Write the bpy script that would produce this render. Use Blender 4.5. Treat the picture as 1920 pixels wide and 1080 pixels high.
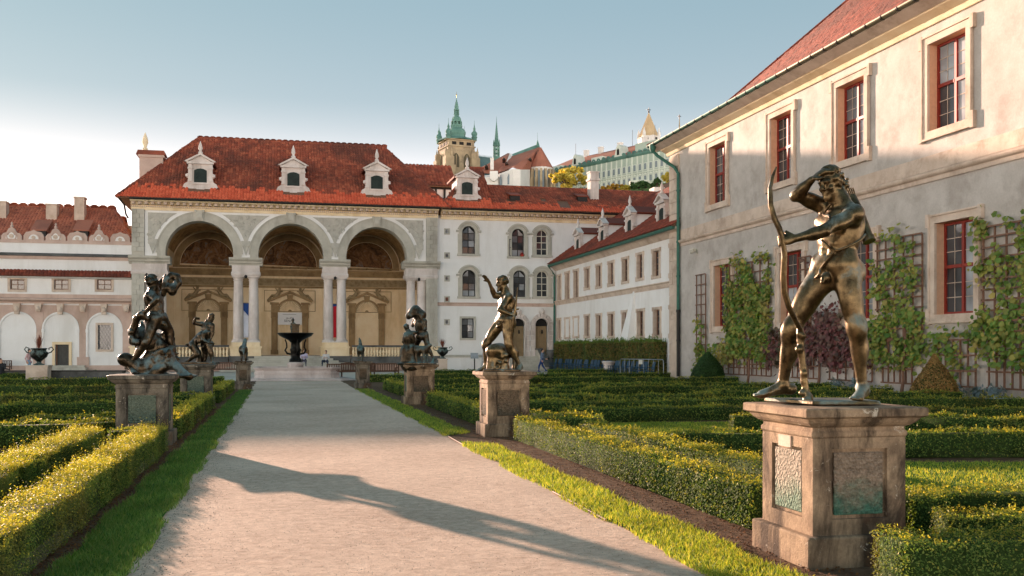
import bpy, bmesh, math, random
import numpy as np
from mathutils import Vector, Matrix

for o in list(bpy.data.objects): bpy.data.objects.remove(o)
SC = bpy.context.scene
COL = SC.collection
R = math.radians
random.seed(7)
RNG = np.random.default_rng(11)

# ------------------------------------------------------------------ camera, sky, sun, exposure
FPX, HZ, CAMH = 1866.0, 656.0, 1.7           # focal length and horizon row in photo pixels, eye height
YAW = math.atan(435 / FPX)
SY, CY = math.sin(YAW), math.cos(YAW)
cam_d = bpy.data.cameras.new('camera')
cam = bpy.data.objects.new('camera', cam_d); COL.objects.link(cam)
cam.location = (0, 0, CAMH); cam.rotation_euler = (R(90), 0, -YAW)
cam_d.sensor_width = 36; cam_d.lens = 36 * FPX / 1920
cam_d.shift_y = (HZ - 540) / 1920
cam_d.clip_end = 6000; cam_d.clip_start = 0.1
SC.camera = cam

SUN_EL, SUN_AZ = R(10.2), math.atan2(-0.38, 0.92)      # azimuth measured from +Y towards +X
W = bpy.data.worlds.new('World'); SC.world = W; W.use_nodes = True
nt = W.node_tree; nt.nodes.clear()
sky = nt.nodes.new('ShaderNodeTexSky'); sky.sky_type = 'NISHITA'; sky.sun_disc = False
sky.sun_elevation = SUN_EL; sky.sun_rotation = SUN_AZ
sky.altitude = 200; sky.air_density = 1.0; sky.dust_density = 0.8; sky.ozone_density = 2.0
bg = nt.nodes.new('ShaderNodeBackground'); bg.inputs['Strength'].default_value = 0.15
wo = nt.nodes.new('ShaderNodeOutputWorld')
gam = nt.nodes.new('ShaderNodeGamma'); gam.inputs[1].default_value = 0.13     # evening sky with its range softened all round
nt.links.new(sky.outputs[0], gam.inputs[0])
wtc = nt.nodes.new('ShaderNodeTexCoord'); wsp = nt.nodes.new('ShaderNodeSeparateXYZ'); nt.links.new(wtc.outputs['Generated'], wsp.inputs[0])
wr = nt.nodes.new('ShaderNodeValToRGB'); wr.color_ramp.interpolation = 'B_SPLINE'; nt.links.new(wsp.outputs[2], wr.inputs[0])
el = wr.color_ramp.elements
while len(el) < 5: el.new(.5)
for e, (p, c) in zip(el, [(0.0, (.98, .86, .79)), (.05, (.72, .61, .565)), (.112, (.122, .107, .104)), (.24, (.0235, .0355, .0405)), (.60, (.0265, .0415, .0475))]):
    e.position = p; e.color = c + (1,)
wm = nt.nodes.new('ShaderNodeMix'); wm.data_type = 'RGBA'; wm.blend_type = 'MULTIPLY'; wm.inputs[0].default_value = 1.0
nt.links.new(gam.outputs[0], wm.inputs[6]); nt.links.new(wr.outputs[0], wm.inputs[7])
wv = nt.nodes.new('ShaderNodeHueSaturation'); wv.inputs['Value'].default_value = 10.2
nt.links.new(wm.outputs[2], wv.inputs['Color']); nt.links.new(wv.outputs[0], bg.inputs[0])
nt.links.new(bg.outputs[0], wo.inputs[0])

sun_d = bpy.data.lights.new('sun', 'SUN'); sun_d.energy = 2.0; sun_d.angle = R(0.6); sun_d.color = (1.0, 0.68, 0.52)
sun = bpy.data.objects.new('sun', sun_d); COL.objects.link(sun)
sdir = Vector((math.sin(SUN_AZ) * math.cos(SUN_EL), math.cos(SUN_AZ) * math.cos(SUN_EL), math.sin(SUN_EL)))
sun.rotation_euler = sdir.to_track_quat('Z', 'Y').to_euler(); sun.location = (-30, 60, 60)

SC.render.engine = 'CYCLES'
SC.view_settings.view_transform = 'Standard'; SC.view_settings.look = 'None'
SC.view_settings.gamma = 1.0; SC.view_settings.use_curve_mapping = False
SC.view_settings.exposure = 2.75

# ------------------------------------------------------------------ helpers
def unit(v):
    v = np.asarray(v, float); return v / (np.linalg.norm(v) + 1e-12)

def gnd(px, py, z=0.0):
    """where the view line through a photo pixel meets the level z"""
    d = FPX * (CAMH - z) / (py - HZ); r = (px - 960) / FPX * d
    return d * SY + r * CY, d * CY - r * SY

class Frame:
    """a vertical plane: origin, direction along it, normal towards the viewer"""
    def __init__(s, O, U):
        s.O = np.array(O, float); s.U = unit(U); s.N = np.cross(s.U, (0, 0, 1.0)); s.V = np.array((0, 0, 1.0))
    def P(s, u, v, n=0.0): return tuple(s.O + s.U * u + s.V * v + s.N * n)
    def uv(s, px, py=HZ):
        d = np.array([SY + (px - 960) / FPX * CY, CY - (px - 960) / FPX * SY, (HZ - py) / FPX])
        c = np.array((0, 0, CAMH)); t = np.dot(s.O - c, s.N) / np.dot(d, s.N)
        p = c + d * t - s.O
        return float(np.dot(p, s.U)), float(p[2])
    def u(s, px): return s.uv(px)[0]
    def z(s, px, py): return s.uv(px, py)[1]

def view_frame(px, d, z0=0.0):
    """frame parallel to the picture plane at distance d"""
    r = (px - 960) / FPX * d
    return Frame((d * SY + r * CY, d * CY - r * SY, z0), (CY, -SY, 0))

def root_of(o):
    while o.parent: o = o.parent
    return o

def link(name, me, parent=None, loc=None):
    o = bpy.data.objects.new(name, me); COL.objects.link(o)
    if parent is not None: o.parent = parent
    if loc is not None: o.location = loc
    return o

def tag(o, label, cat, group=None):
    o['label'] = label; o['category'] = cat
    if group: o['group'] = group
    return o

def thing(name, label, cat, loc=(0, 0, 0), group=None, rz=0):
    o = bpy.data.objects.new(name, None); COL.objects.link(o); o.location = loc
    o.rotation_euler = (0, 0, rz); o.empty_display_size = 0.3
    return tag(o, label, cat, group)

def struct(o): o['kind'] = 'structure'; return o
def stuff(o): o['kind'] = 'stuff'; return o

def copy_tree(o, parent=None):
    c = o.copy(); COL.objects.link(c)
    if parent is not None: c.parent = parent
    for ch in list(o.children): copy_tree(ch, c)
    return c

def np_mesh(name, V, F, mats=(), mi=None, smooth=False):
    """mesh from arrays; F is (n,3) or (n,4)"""
    V = np.asarray(V, np.float32); F = np.asarray(F, np.int32)
    me = bpy.data.meshes.new(name); n, k = F.shape
    me.vertices.add(len(V)); me.vertices.foreach_set('co', V.ravel())
    me.loops.add(n * k); me.loops.foreach_set('vertex_index', F.ravel())
    me.polygons.add(n); me.polygons.foreach_set('loop_start', np.arange(0, n * k, k, dtype=np.int32))
    me.polygons.foreach_set('loop_total', np.full(n, k, np.int32))
    if mi is not None: me.polygons.foreach_set('material_index', np.asarray(mi, np.int32))
    if smooth: me.polygons.foreach_set('use_smooth', np.ones(n, bool))
    for m in mats: me.materials.append(m)
    me.update(calc_edges=True)
    return me

class MB:
    """collects boxes, prisms, tubes, lathes and sheets and links them as ONE mesh object"""
    def __init__(s): s.v = []; s.f = []; s.m = []; s.sm = []
    def add(s, verts, faces, mi=0, smooth=False):
        b = len(s.v); s.v.extend([tuple(map(float, q)) for q in verts])
        for f in faces: s.f.append([i + b for i in f]); s.m.append(mi); s.sm.append(smooth)
        return s
    BF = [(0, 3, 2, 1), (4, 5, 6, 7), (0, 1, 5, 4), (1, 2, 6, 5), (2, 3, 7, 6), (3, 0, 4, 7)]
    def box(s, x0, x1, y0, y1, z0, z1, mi=0):
        return s.add([(x0, y0, z0), (x1, y0, z0), (x1, y1, z0), (x0, y1, z0), (x0, y0, z1), (x1, y0, z1), (x1, y1, z1), (x0, y1, z1)], s.BF, mi)
    def fbox(s, F, u0, u1, v0, v1, n0, n1, mi=0):
        c = [F.P(u0, v0, n1), F.P(u1, v0, n1), F.P(u1, v0, n0), F.P(u0, v0, n0), F.P(u0, v1, n1), F.P(u1, v1, n1), F.P(u1, v1, n0), F.P(u0, v1, n0)]
        return s.add(c, s.BF, mi)
    def prism(s, F, poly, n0, n1, mi=0, smooth=False):
        k = len(poly)
        vs = [F.P(u, v, n1) for u, v in poly] + [F.P(u, v, n0) for u, v in poly]
        fs = [list(range(k)), list(range(2 * k - 1, k - 1, -1))]
        s.add(vs, fs, mi)
        return s.add(vs, [(i, i + k, (i + 1) % k + k, (i + 1) % k) for i in range(k)], mi, smooth)
    def sweep(s, F, prof, u0, u1, mi=0):
        """closed profile of (n, v) points swept along the frame's u"""
        k = len(prof)
        vs = [F.P(u0, v, n) for n, v in prof] + [F.P(u1, v, n) for n, v in prof]
        s.add(vs, [list(range(k)), list(range(2 * k - 1, k - 1, -1))], mi)
        return s.add(vs, [(i, i + k, (i + 1) % k + k, (i + 1) % k) for i in range(k)], mi)
    def arc(s, F, uc, vc, r0, r1, n0, n1, a0=0, a1=180, seg=24, mi=0, smooth=True):
        """a band between two radii, with depth"""
        A = [R(a0 + (a1 - a0) * i / seg) for i in range(seg + 1)]
        q = []
        for a in A:
            ca, sa = math.cos(a), math.sin(a)
            q += [F.P(uc + r0 * ca, vc + r0 * sa, n1), F.P(uc + r1 * ca, vc + r1 * sa, n1), F.P(uc + r1 * ca, vc + r1 * sa, n0), F.P(uc + r0 * ca, vc + r0 * sa, n0)]
        fs = []
        for i in range(seg):
            b = 4 * i
            for j in range(4): fs.append((b + j, b + (j + 1) % 4, b + 4 + (j + 1) % 4, b + 4 + j))
        fs += [(3, 2, 1, 0), (4 * seg, 4 * seg + 1, 4 * seg + 2, 4 * seg + 3)]
        return s.add(q, fs, mi)
    def lathe(s, prof, c=(0, 0, 0), seg=24, mi=0, smooth=True, sx=1.0, sy=1.0):
        vs = []; fs = []; k = len(prof)
        for r, z in prof:
            for i in range(seg):
                a = 2 * math.pi * i / seg; vs.append((c[0] + r * math.cos(a) * sx, c[1] + r * math.sin(a) * sy, c[2] + z))
        for j in range(k - 1):
            for i in range(seg): fs.append((j * seg + i, j * seg + (i + 1) % seg, (j + 1) * seg + (i + 1) % seg, (j + 1) * seg + i))
        s.add(vs, fs, mi, smooth)
        return s.add(vs, [list(range(seg - 1, -1, -1)), list(range((k - 1) * seg, k * seg))], mi)
    def tube(s, pts, r, seg=8, mi=0, smooth=True):
        P = [Vector(p) for p in pts]; k = len(P); rr = r if hasattr(r, '__len__') else [r] * k
        vs = []; fs = []; up = None
        for i in range(k):
            t = (P[min(i + 1, k - 1)] - P[max(i - 1, 0)]).normalized()
            if up is None: up = Vector((0, 0, 1)) if abs(t.z) < .9 else Vector((1, 0, 0))
            a = t.cross(up).normalized(); b = a.cross(t).normalized(); up = b
            for j in range(seg):
                q = 2 * math.pi * j / seg; vs.append(P[i] + a * (math.cos(q) * rr[i]) + b * (math.sin(q) * rr[i]))
        for i in range(k - 1):
            for j in range(seg): fs.append((i * seg + j, i * seg + (j + 1) % seg, (i + 1) * seg + (j + 1) % seg, (i + 1) * seg + j))
        s.add(vs, fs, mi, smooth)
        return s.add(vs, [list(range(seg - 1, -1, -1)), list(range((k - 1) * seg, k * seg))], mi)
    def mesh(s, name, mats, off=(0, 0, 0)):
        me = bpy.data.meshes.new(name)
        ox, oy, oz = off
        me.from_pydata([(x - ox, y - oy, z - oz) for x, y, z in s.v], [], s.f)
        me.polygons.foreach_set('material_index', s.m); me.polygons.foreach_set('use_smooth', s.sm)
        for m in (mats if isinstance(mats, (list, tuple)) else [mats]): me.materials.append(m)
        me.update()
        bm = bmesh.new(); bm.from_mesh(me); bmesh.ops.recalc_face_normals(bm, faces=bm.faces); bm.to_mesh(me); bm.free()
        return me
    def build(s, name, mats, parent=None, bevel=0):
        off = root_of(parent).location if parent is not None else (0, 0, 0)
        o = link(name, s.mesh(name, mats, off), parent)
        if bevel:
            b = o.modifiers.new('bevel', 'BEVEL'); b.width = bevel; b.segments = 2; b.limit_method = 'ANGLE'; b.angle_limit = R(40)
        return o

# ------------------------------------------------------------------ materials
def hexc(h):
    h = h.lstrip('#'); c = [int(h[i:i + 2], 16) / 255 for i in (0, 2, 4)]
    return tuple(x / 12.92 if x <= .04045 else ((x + .055) / 1.055) ** 2.4 for x in c)

class NT:
    def __init__(s, name):
        s.m = bpy.data.materials.new(name); s.m.use_nodes = True; s.t = s.m.node_tree
        s.p = s.t.nodes['Principled BSDF']; s.out = s.t.nodes['Material Output']
        s.tc = s.t.nodes.new('ShaderNodeTexCoord')
    def n(s, ty, **kw):
        q = s.t.nodes.new(ty)
        for k, v in kw.items(): setattr(q, k, v)
        return q
    def l(s, a, b): s.t.links.new(a, b)
    def noise(s, scale, detail=4, rough=.6, src=None, stretch=None, dist=0):
        q = s.n('ShaderNodeTexNoise'); q.inputs['Scale'].default_value = scale; q.inputs['Detail'].default_value = detail
        q.inputs['Roughness'].default_value = rough; q.inputs['Distortion'].default_value = dist
        v = src or s.tc.outputs['Object']
        if stretch:
            mp = s.n('ShaderNodeMapping'); mp.inputs['Scale'].default_value = stretch; s.l(v, mp.inputs[0]); v = mp.outputs[0]
        s.l(v, q.inputs['Vector']); return q.outputs['Fac']
    def ramp(s, fac, stops, interp='LINEAR'):
        q = s.n('ShaderNodeValToRGB'); q.color_ramp.interpolation = interp; e = q.color_ramp.elements
        while len(e) < len(stops): e.new(.5)
        for el, (p, c) in zip(e, stops):
            el.position = p; el.color = (tuple(c) + (1,)) if hasattr(c, '__len__') else (c, c, c, 1)
        s.l(fac, q.inputs[0]); return q.outputs[0]
    def mix(s, fac, a, b, bt='MIX'):
        q = s.n('ShaderNodeMix', data_type='RGBA', blend_type=bt)
        for i, x in ((0, fac), (6, a), (7, b)):
            if hasattr(x, 'is_output'): s.l(x, q.inputs[i])
            elif hasattr(x, '__len__'): q.inputs[i].default_value = tuple(x) + (1,)
            else: q.inputs[i].default_value = x
        return q.outputs[2]
    def math(s, op, a, b=0.0):
        q = s.n('ShaderNodeMath', operation=op)
        for i, x in enumerate((a, b)):
            if hasattr(x, 'is_output'): s.l(x, q.inputs[i])
            else: q.inputs[i].default_value = x
        return q.outputs[0]
    def bump(s, h, strength=.3, dist=.02, prev=None):
        q = s.n('ShaderNodeBump'); q.inputs['Strength'].default_value = strength; q.inputs['Distance'].default_value = dist
        s.l(h, q.inputs['Height'])
        if prev is not None: s.l(prev, q.inputs['Normal'])
        s.l(q.outputs[0], s.p.inputs['Normal']); return q.outputs[0]
    def col(s, c):
        if hasattr(c, 'is_output'): s.l(c, s.p.inputs['Base Color'])
        else: s.p.inputs['Base Color'].default_value = tuple(c) + (1,)
    def set(s, rough=.8, metal=0, spec=.3):
        s.p.inputs['Roughness'].default_value = rough; s.p.inputs['Metallic'].default_value = metal
        s.p.inputs['Specular IOR Level'].default_value = spec; return s
    def island(s):
        return s.n('ShaderNodeNewGeometry').outputs['Random Per Island']
    def objrand(s): return s.n('ShaderNodeObjectInfo').outputs['Random']

def stone_mat(name, a, b, scale=1.5, stain=None, rough=.85, bump=.35, fine=40, streak=False, spread=(.35, .7)):
    t = NT(name); t.set(rough)
    c = t.ramp(t.noise(scale, 6, .65), [(spread[0], a), (spread[1], b)])
    f = t.noise(fine, 5, .7)
    c = t.mix(.22, c, t.ramp(f, [(.25, .25), (.75, 1.0)]), 'MULTIPLY')
    if stain is not None:
        st = t.ramp(t.noise(scale * .8, 6, .7, stretch=(1, 1, .22) if streak else None), [(.5, 0.0), (.68, 1.0)])
        c = t.mix(t.math('MULTIPLY', st, .75), c, stain)
    c = t.mix(.12, c, t.ramp(t.objrand(), [(0, .45), (1, 1.0)]), 'MULTIPLY')
    t.col(c); t.bump(t.math('ADD', f, t.math('MULTIPLY', t.noise(scale * 4, 4), 1.5)), bump, .01)
    return t.m

def plain_mat(name, c, rough=.6, metal=0, var=.12, spec=.3, scale=6, bump=0.0):
    t = NT(name); t.set(rough, metal, spec)
    n = t.noise(scale, 4)
    t.col(t.mix(1.0, c, t.ramp(n, [(.3, 1 - var), (.7, 1 + var * .3)]), 'MULTIPLY'))
    if bump: t.bump(t.noise(scale * 6, 4), bump, .01)
    return t.m

def leaf_mat(name, cols, trans=.35, rough=.55, spec=.25, patch=None):
    t = NT(name); t.set(rough, 0, spec)
    k = len(cols)
    c = t.ramp(t.island(), [(i / max(k - 1, 1), q) for i, q in enumerate(cols)])
    n = t.ramp(t.noise(1.3, 3), [(.3, .65), (.7, 1.25)])
    c = t.mix(1.0, c, n, 'MULTIPLY')
    if patch is not None:
        c = t.mix(t.ramp(t.noise(.55, 4, .7), [(.52, 0.0), (.66, .75)]), c, patch)
    t.col(c)
    tr = t.n('ShaderNodeBsdfTranslucent'); t.l(t.mix(1.0, c, (1.5, 1.3, .45), 'MULTIPLY'), tr.inputs['Color'])
    mx = t.n('ShaderNodeMixShader'); mx.inputs[0].default_value = trans
    t.l(t.p.outputs[0], mx.inputs[1]); t.l(tr.outputs[0], mx.inputs[2]); t.l(mx.outputs[0], t.out.inputs['Surface'])
    return t.m

def tile_mat(name, cols, dark=None, darkamt=.6):
    t = NT(name); t.set(.72, 0, .3)
    k = len(cols)
    c = t.ramp(t.island(), [(i / (k - 1), q) for i, q in enumerate(cols)])
    c = t.mix(.35, c, t.ramp(t.noise(9, 5, .7), [(.3, .3), (.7, 1.0)]), 'MULTIPLY')
    if dark is not None:
        c = t.mix(t.math('MULTIPLY', t.ramp(t.noise(.33, 5, .65), [(.48, 0.0), (.62, 1.0)]), darkamt), c, dark)
    t.col(c); t.bump(t.noise(30, 4), .25, .01)
    return t.m
# ------------------------------------------------------------------ bronze figures: smooth blended volumes meshed on a grid
class Sculpt:
    def __init__(s): s.p = []
    def limb(s, a, b, ra, rb, k=.02, sub=False):
        s.p.append(('L', np.array(a, float), np.array(b, float), ra, rb, k, sub)); return s
    def ell(s, c, r, M=None, k=.02, sub=False):
        s.p.append(('E', np.array(c, float), np.array(r, float) * np.ones(3), np.eye(3) if M is None else np.array(M, float), k, 0, sub)); return s
    def box(s, c, r, M=None, rd=.01, k=.01):
        s.p.append(('B', np.array(c, float), np.array(r, float), np.eye(3) if M is None else np.array(M, float), k, rd, False)); return s
    def bounds(s):
        lo = np.full(3, 1e9); hi = -lo
        for q in s.p:
            if q[-1]: continue
            if q[0] == 'L':
                m = max(q[3], q[4]); lo = np.minimum(lo, np.minimum(q[1], q[2]) - m); hi = np.maximum(hi, np.maximum(q[1], q[2]) + m)
            else:
                m = np.linalg.norm(q[2]) if q[0] == 'B' else q[2].max(); lo = np.minimum(lo, q[1] - m); hi = np.maximum(hi, q[1] + m)
        return lo, hi
    def mesh(s, h, smooth=2):
        lo, hi = s.bounds(); lo -= 3 * h; hi += 3 * h
        n = np.ceil((hi - lo) / h).astype(int) + 1
        D = np.full(n, .25, np.float32)
        ax = [(lo[i] + h * np.arange(n[i])).astype(np.float32) for i in range(3)]
        for q in s.p:
            k = q[5] if q[0] == 'L' else q[4]; sub = q[-1]
            if q[0] == 'L':
                m = max(q[3], q[4]); l = np.minimum(q[1], q[2]) - m; u = np.maximum(q[1], q[2]) + m
            else:
                m = np.linalg.norm(q[2]) if q[0] == 'B' else q[2].max(); l = q[1] - m; u = q[1] + m
            pad = k + 3 * h
            i0 = np.clip(np.floor((l - pad - lo) / h).astype(int), 0, n - 1); i1 = np.clip(np.ceil((u + pad - lo) / h).astype(int) + 1, 1, n)
            sl = tuple(slice(i0[i], i1[i]) for i in range(3))
            X, Y, Z = np.meshgrid(*[ax[i][sl[i]] for i in range(3)], indexing='ij')
            if q[0] == 'L':
                a, b = q[1], q[2]; ab = b - a; L2 = max(ab @ ab, 1e-9)
                t = np.clip(((X - a[0]) * ab[0] + (Y - a[1]) * ab[1] + (Z - a[2]) * ab[2]) / L2, 0, 1)
                d = np.sqrt((X - a[0] - t * ab[0]) ** 2 + (Y - a[1] - t * ab[1]) ** 2 + (Z - a[2] - t * ab[2]) ** 2) - (q[3] + (q[4] - q[3]) * t)
            else:
                c, r, M = q[1], q[2], q[3]; X = X - c[0]; Y = Y - c[1]; Z = Z - c[2]
                e = [X * M[0, i] + Y * M[1, i] + Z * M[2, i] for i in range(3)]
                if q[0] == 'E':
                    k0 = np.sqrt(sum((e[i] / r[i]) ** 2 for i in range(3))); k1 = np.sqrt(sum((e[i] / r[i] ** 2) ** 2 for i in range(3))) + 1e-6
                    d = k0 * (k0 - 1) / k1
                else:
                    w = [np.abs(e[i]) - r[i] + q[5] for i in range(3)]
                    d = np.sqrt(sum(np.maximum(x, 0) ** 2 for x in w)) + np.minimum(np.maximum(np.maximum(w[0], w[1]), w[2]), 0) - q[5]
            o = D[sl]
            if sub:
                hh = np.clip(.5 - .5 * (-d - o) / k * -1, 0, 1) if False else np.maximum(k - np.abs(o + d), 0) / k
                D[sl] = np.maximum(o, -d) + hh * hh * k * .25
            else:
                hh = np.maximum(k - np.abs(o - d), 0) / k
                D[sl] = np.minimum(o, d) - hh * hh * k * .25
        V, F = surface_nets(D)
        V = V * h + lo
        for _ in range(smooth): V = laplace(V, F)
        return V, F

def laplace(V, F, w=.5):
    A = np.zeros_like(V); C = np.zeros(len(V))
    for i in range(4):
        j = (i + 1) % 4
        for k in range(3):
            A[:, k] += np.bincount(F[:, i], V[F[:, j], k], len(V)) + np.bincount(F[:, j], V[F[:, i], k], len(V))
        C += np.bincount(F[:, i], minlength=len(V)) + np.bincount(F[:, j], minlength=len(V))
    return V * (1 - w) + w * A / np.maximum(C, 1)[:, None]

def surface_nets(D):
    S = D < 0
    c = np.zeros(tuple(np.array(S.shape) - 1), np.uint8)
    sh = [(i, j, k) for i in (0, 1) for j in (0, 1) for k in (0, 1)]
    N = np.array(c.shape)
    for i, j, k in sh: c += S[i:i + N[0], j:j + N[1], k:k + N[2]]
    act = (c > 0) & (c < 8)
    idx = np.full(c.shape, -1, np.int64); ijk = np.argwhere(act); idx[act] = np.arange(len(ijk))
    acc = np.zeros((len(ijk), 3)); cnt = np.zeros(len(ijk))
    vals = {q: D[ijk[:, 0] + q[0], ijk[:, 1] + q[1], ijk[:, 2] + q[2]] for q in sh}
    for q in sh:
        for a in range(3):
            if q[a]: continue
            p = list(q); p[a] = 1; v0 = vals[q]; v1 = vals[tuple(p)]
            m = (v0 < 0) != (v1 < 0); t = np.where(m, v0 / np.where(m, v0 - v1, 1), 0)
            pos = np.tile(np.array(q, float), (len(ijk), 1)); pos[:, a] = t
            acc += pos * m[:, None]; cnt += m
    V = ijk + acc / cnt[:, None]
    Fs = []
    for a in range(3):
        b, d = (a + 1) % 3, (a + 2) % 3
        lo = [slice(None)] * 3; hi = [slice(None)] * 3
        lo[a] = slice(0, -1); hi[a] = slice(1, None)
        e0 = S[tuple(lo)]; e1 = S[tuple(hi)]
        E = np.argwhere(e0 != e1)
        E = E[(E[:, b] > 0) & (E[:, d] > 0) & (E[:, b] < c.shape[b]) & (E[:, d] < c.shape[d])]
        fl = e0[E[:, 0], E[:, 1], E[:, 2]]
        def at(db, dd):
            q = E.copy(); q[:, b] -= db; q[:, d] -= dd; return idx[q[:, 0], q[:, 1], q[:, 2]]
        Q = np.stack([at(1, 1), at(0, 1), at(0, 0), at(1, 0)], 1)
        Q[~fl] = Q[~fl][:, ::-1]; Fs.append(Q)
    return V, np.concatenate(Fs)

def basis(right, up):
    r = unit(right); u = np.asarray(up, float); u = unit(u - r * (u @ r)); f = np.cross(u, r)
    return np.stack([r, f, u], 1)            # columns: right, forward, up

def hand(S, w, tip, side, s, mode='open', thumb=None):
    """palm, four fingers and a thumb from wrist w towards tip; side = direction of the palm face"""
    w = np.asarray(w, float); d = unit(np.asarray(tip, float) - w); n = np.asarray(side, float); n = unit(n - d * (n @ d)); a = np.cross(d, n)
    M = np.stack([a, n, d], 1)
    S.ell(w + d * .05 * s, (.042 * s, .02 * s, .055 * s), M, .012 * s)
    for i, (o, ln) in enumerate(((-.03, .068), (-.01, .08), (.01, .076), (.03, .06))):
        b = w + d * .088 * s + a * o * s
        if mode == 'grip':
            p1 = b + d * .022 * s + n * .016 * s; p2 = p1 + n * .034 * s - d * .004 * s; p3 = p2 - d * .034 * s + n * .004 * s
        elif mode == 'curl':
            p1 = b + d * .03 * s + n * .006 * s; p2 = p1 + d * .02 * s + n * .02 * s; p3 = p2 + n * .02 * s
        else:
            sp = a * o * .35; p1 = b + (d * .5 + sp) * ln * s; p2 = p1 + (d * .35 + n * .08 + sp * .6) * ln * s; p3 = p2 + (d * .22 + n * .12) * ln * s
        S.limb(b - d * .02 * s, p1, .0115 * s, .0105 * s, .006 * s); S.limb(p1, p2, .0105 * s, .0095 * s, .005 * s); S.limb(p2, p3, .0095 * s, .0085 * s, .005 * s)
    ta = -a if thumb is None else a * thumb
    b = w + d * .03 * s + ta * .03 * s; p1 = b + (ta * .026 + d * .025 + n * .012) * s; p2 = p1 + (d * .024 + n * (.03 if mode == 'grip' else .012)) * s
    S.limb(b, p1, .016 * s, .0125 * s, .01 * s); S.limb(p1, p2, .0125 * s, .0095 * s, .006 * s)

def foot(S, ank, toe, s):
    ank = np.asarray(ank, float); toe = np.asarray(toe, float); d = toe - ank; L = np.linalg.norm(d); d = unit(d)
    up = np.array((0, 0, 1.0)); up = unit(up - d * (up @ d)); a = np.cross(d, up)
    heel = ank - d * .045 * s - up * .045 * s
    ball = ank + d * (L * .72) - up * .012 * s
    S.ell(heel, (.034 * s, .04 * s, .036 * s), np.stack([a, d, up], 1), .03 * s)
    S.limb(ank, ball, .036 * s, .021 * s, .025 * s)
    S.ell(ball - d * .01 * s, (.044 * s, .05 * s, .017 * s), np.stack([a, d, up], 1), .02 * s)
    S.limb(heel, ball, .028 * s, .022 * s, .03 * s)
    for i, o in enumerate((-.036, -.014, .004, .021, .036)):
        e = toe + a * o * 1.05 * s - d * (.004 + abs(o + .02) * .35) * s; b = ball + a * o * .9 * s
        S.limb(b, e, .011 * s, (.0135 if i == 0 else .0095) * s, .004 * s)

def head(S, c, face, up, s, hair=30, beard=False, seed=1):
    M = basis(np.cross(face, up), up); r, f, u = M[:, 0], M[:, 1], M[:, 2]; c = np.asarray(c, float)
    P = lambda x, y, z: c + (r * x + f * y + u * z) * s
    S.ell(P(0, -.012, .028), np.array((.074, .094, .088)) * s, M, .02 * s)
    S.ell(P(0, .026, -.035), np.array((.056, .062, .078)) * s, M, .02 * s)
    S.limb(P(-.04, .01, -.07), P(0, .07, -.098), .02 * s, .019 * s, .025 * s); S.limb(P(.04, .01, -.07), P(0, .07, -.098), .02 * s, .019 * s, .025 * s)
    for q in (-1, 1):
        S.ell(P(q * .03, .088, .004), np.array((.017, .014, .012)) * s, M, .012 * s, sub=True)
        S.ell(P(q * .029, .076, .003), np.array((.012, .011, .010)) * s, M, .003 * s)
        S.limb(P(q * .01, .092, .026), P(q * .046, .075, .022), .009 * s, .008 * s, .012 * s)
        S.ell(P(q * .036, .066, -.028), np.array((.02, .018, .018)) * s, M, .015 * s)
        S.ell(P(q * .074, -.008, -.01), np.array((.01, .02, .032)) * s, M, .006 * s)
    S.limb(P(0, .09, .016), P(0, .108, -.026), .009 * s, .0135 * s, .008 * s); S.ell(P(0, .1, -.033), np.array((.018, .012, .009)) * s, M, .006 * s)
    S.limb(P(-.02, .082, -.058), P(.02, .082, -.058), .0085 * s, .0085 * s, .006 * s); S.limb(P(-.016, .081, -.071), P(.016, .081, -.071), .009 * s, .009 * s, .005 * s)
    rg = np.random.default_rng(seed)
    for i in range(hair):
        th = rg.uniform(0, 2 * math.pi); z = rg.uniform(-.45, 1); q = math.sqrt(1 - z * z)
        dx, dy = q * math.cos(th), q * math.sin(th)
        if dy > .35 and z < .45: continue
        p = P(dx * .08, dy * .1 - .012, z * .095 + .03)
        t = unit(np.cross((dx, dy, z), (rg.normal(), rg.normal(), rg.normal()))) @ M.T
        S.limb(p - t * .016 * s, p + t * .016 * s, .0155 * s, .0135 * s, .007 * s)
    if beard:
        for i in range(16): S.ell(P(rg.uniform(-.045, .045), rg.uniform(.045, .09), rg.uniform(-.125, -.07)), .018 * s, None, .006 * s)

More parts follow.
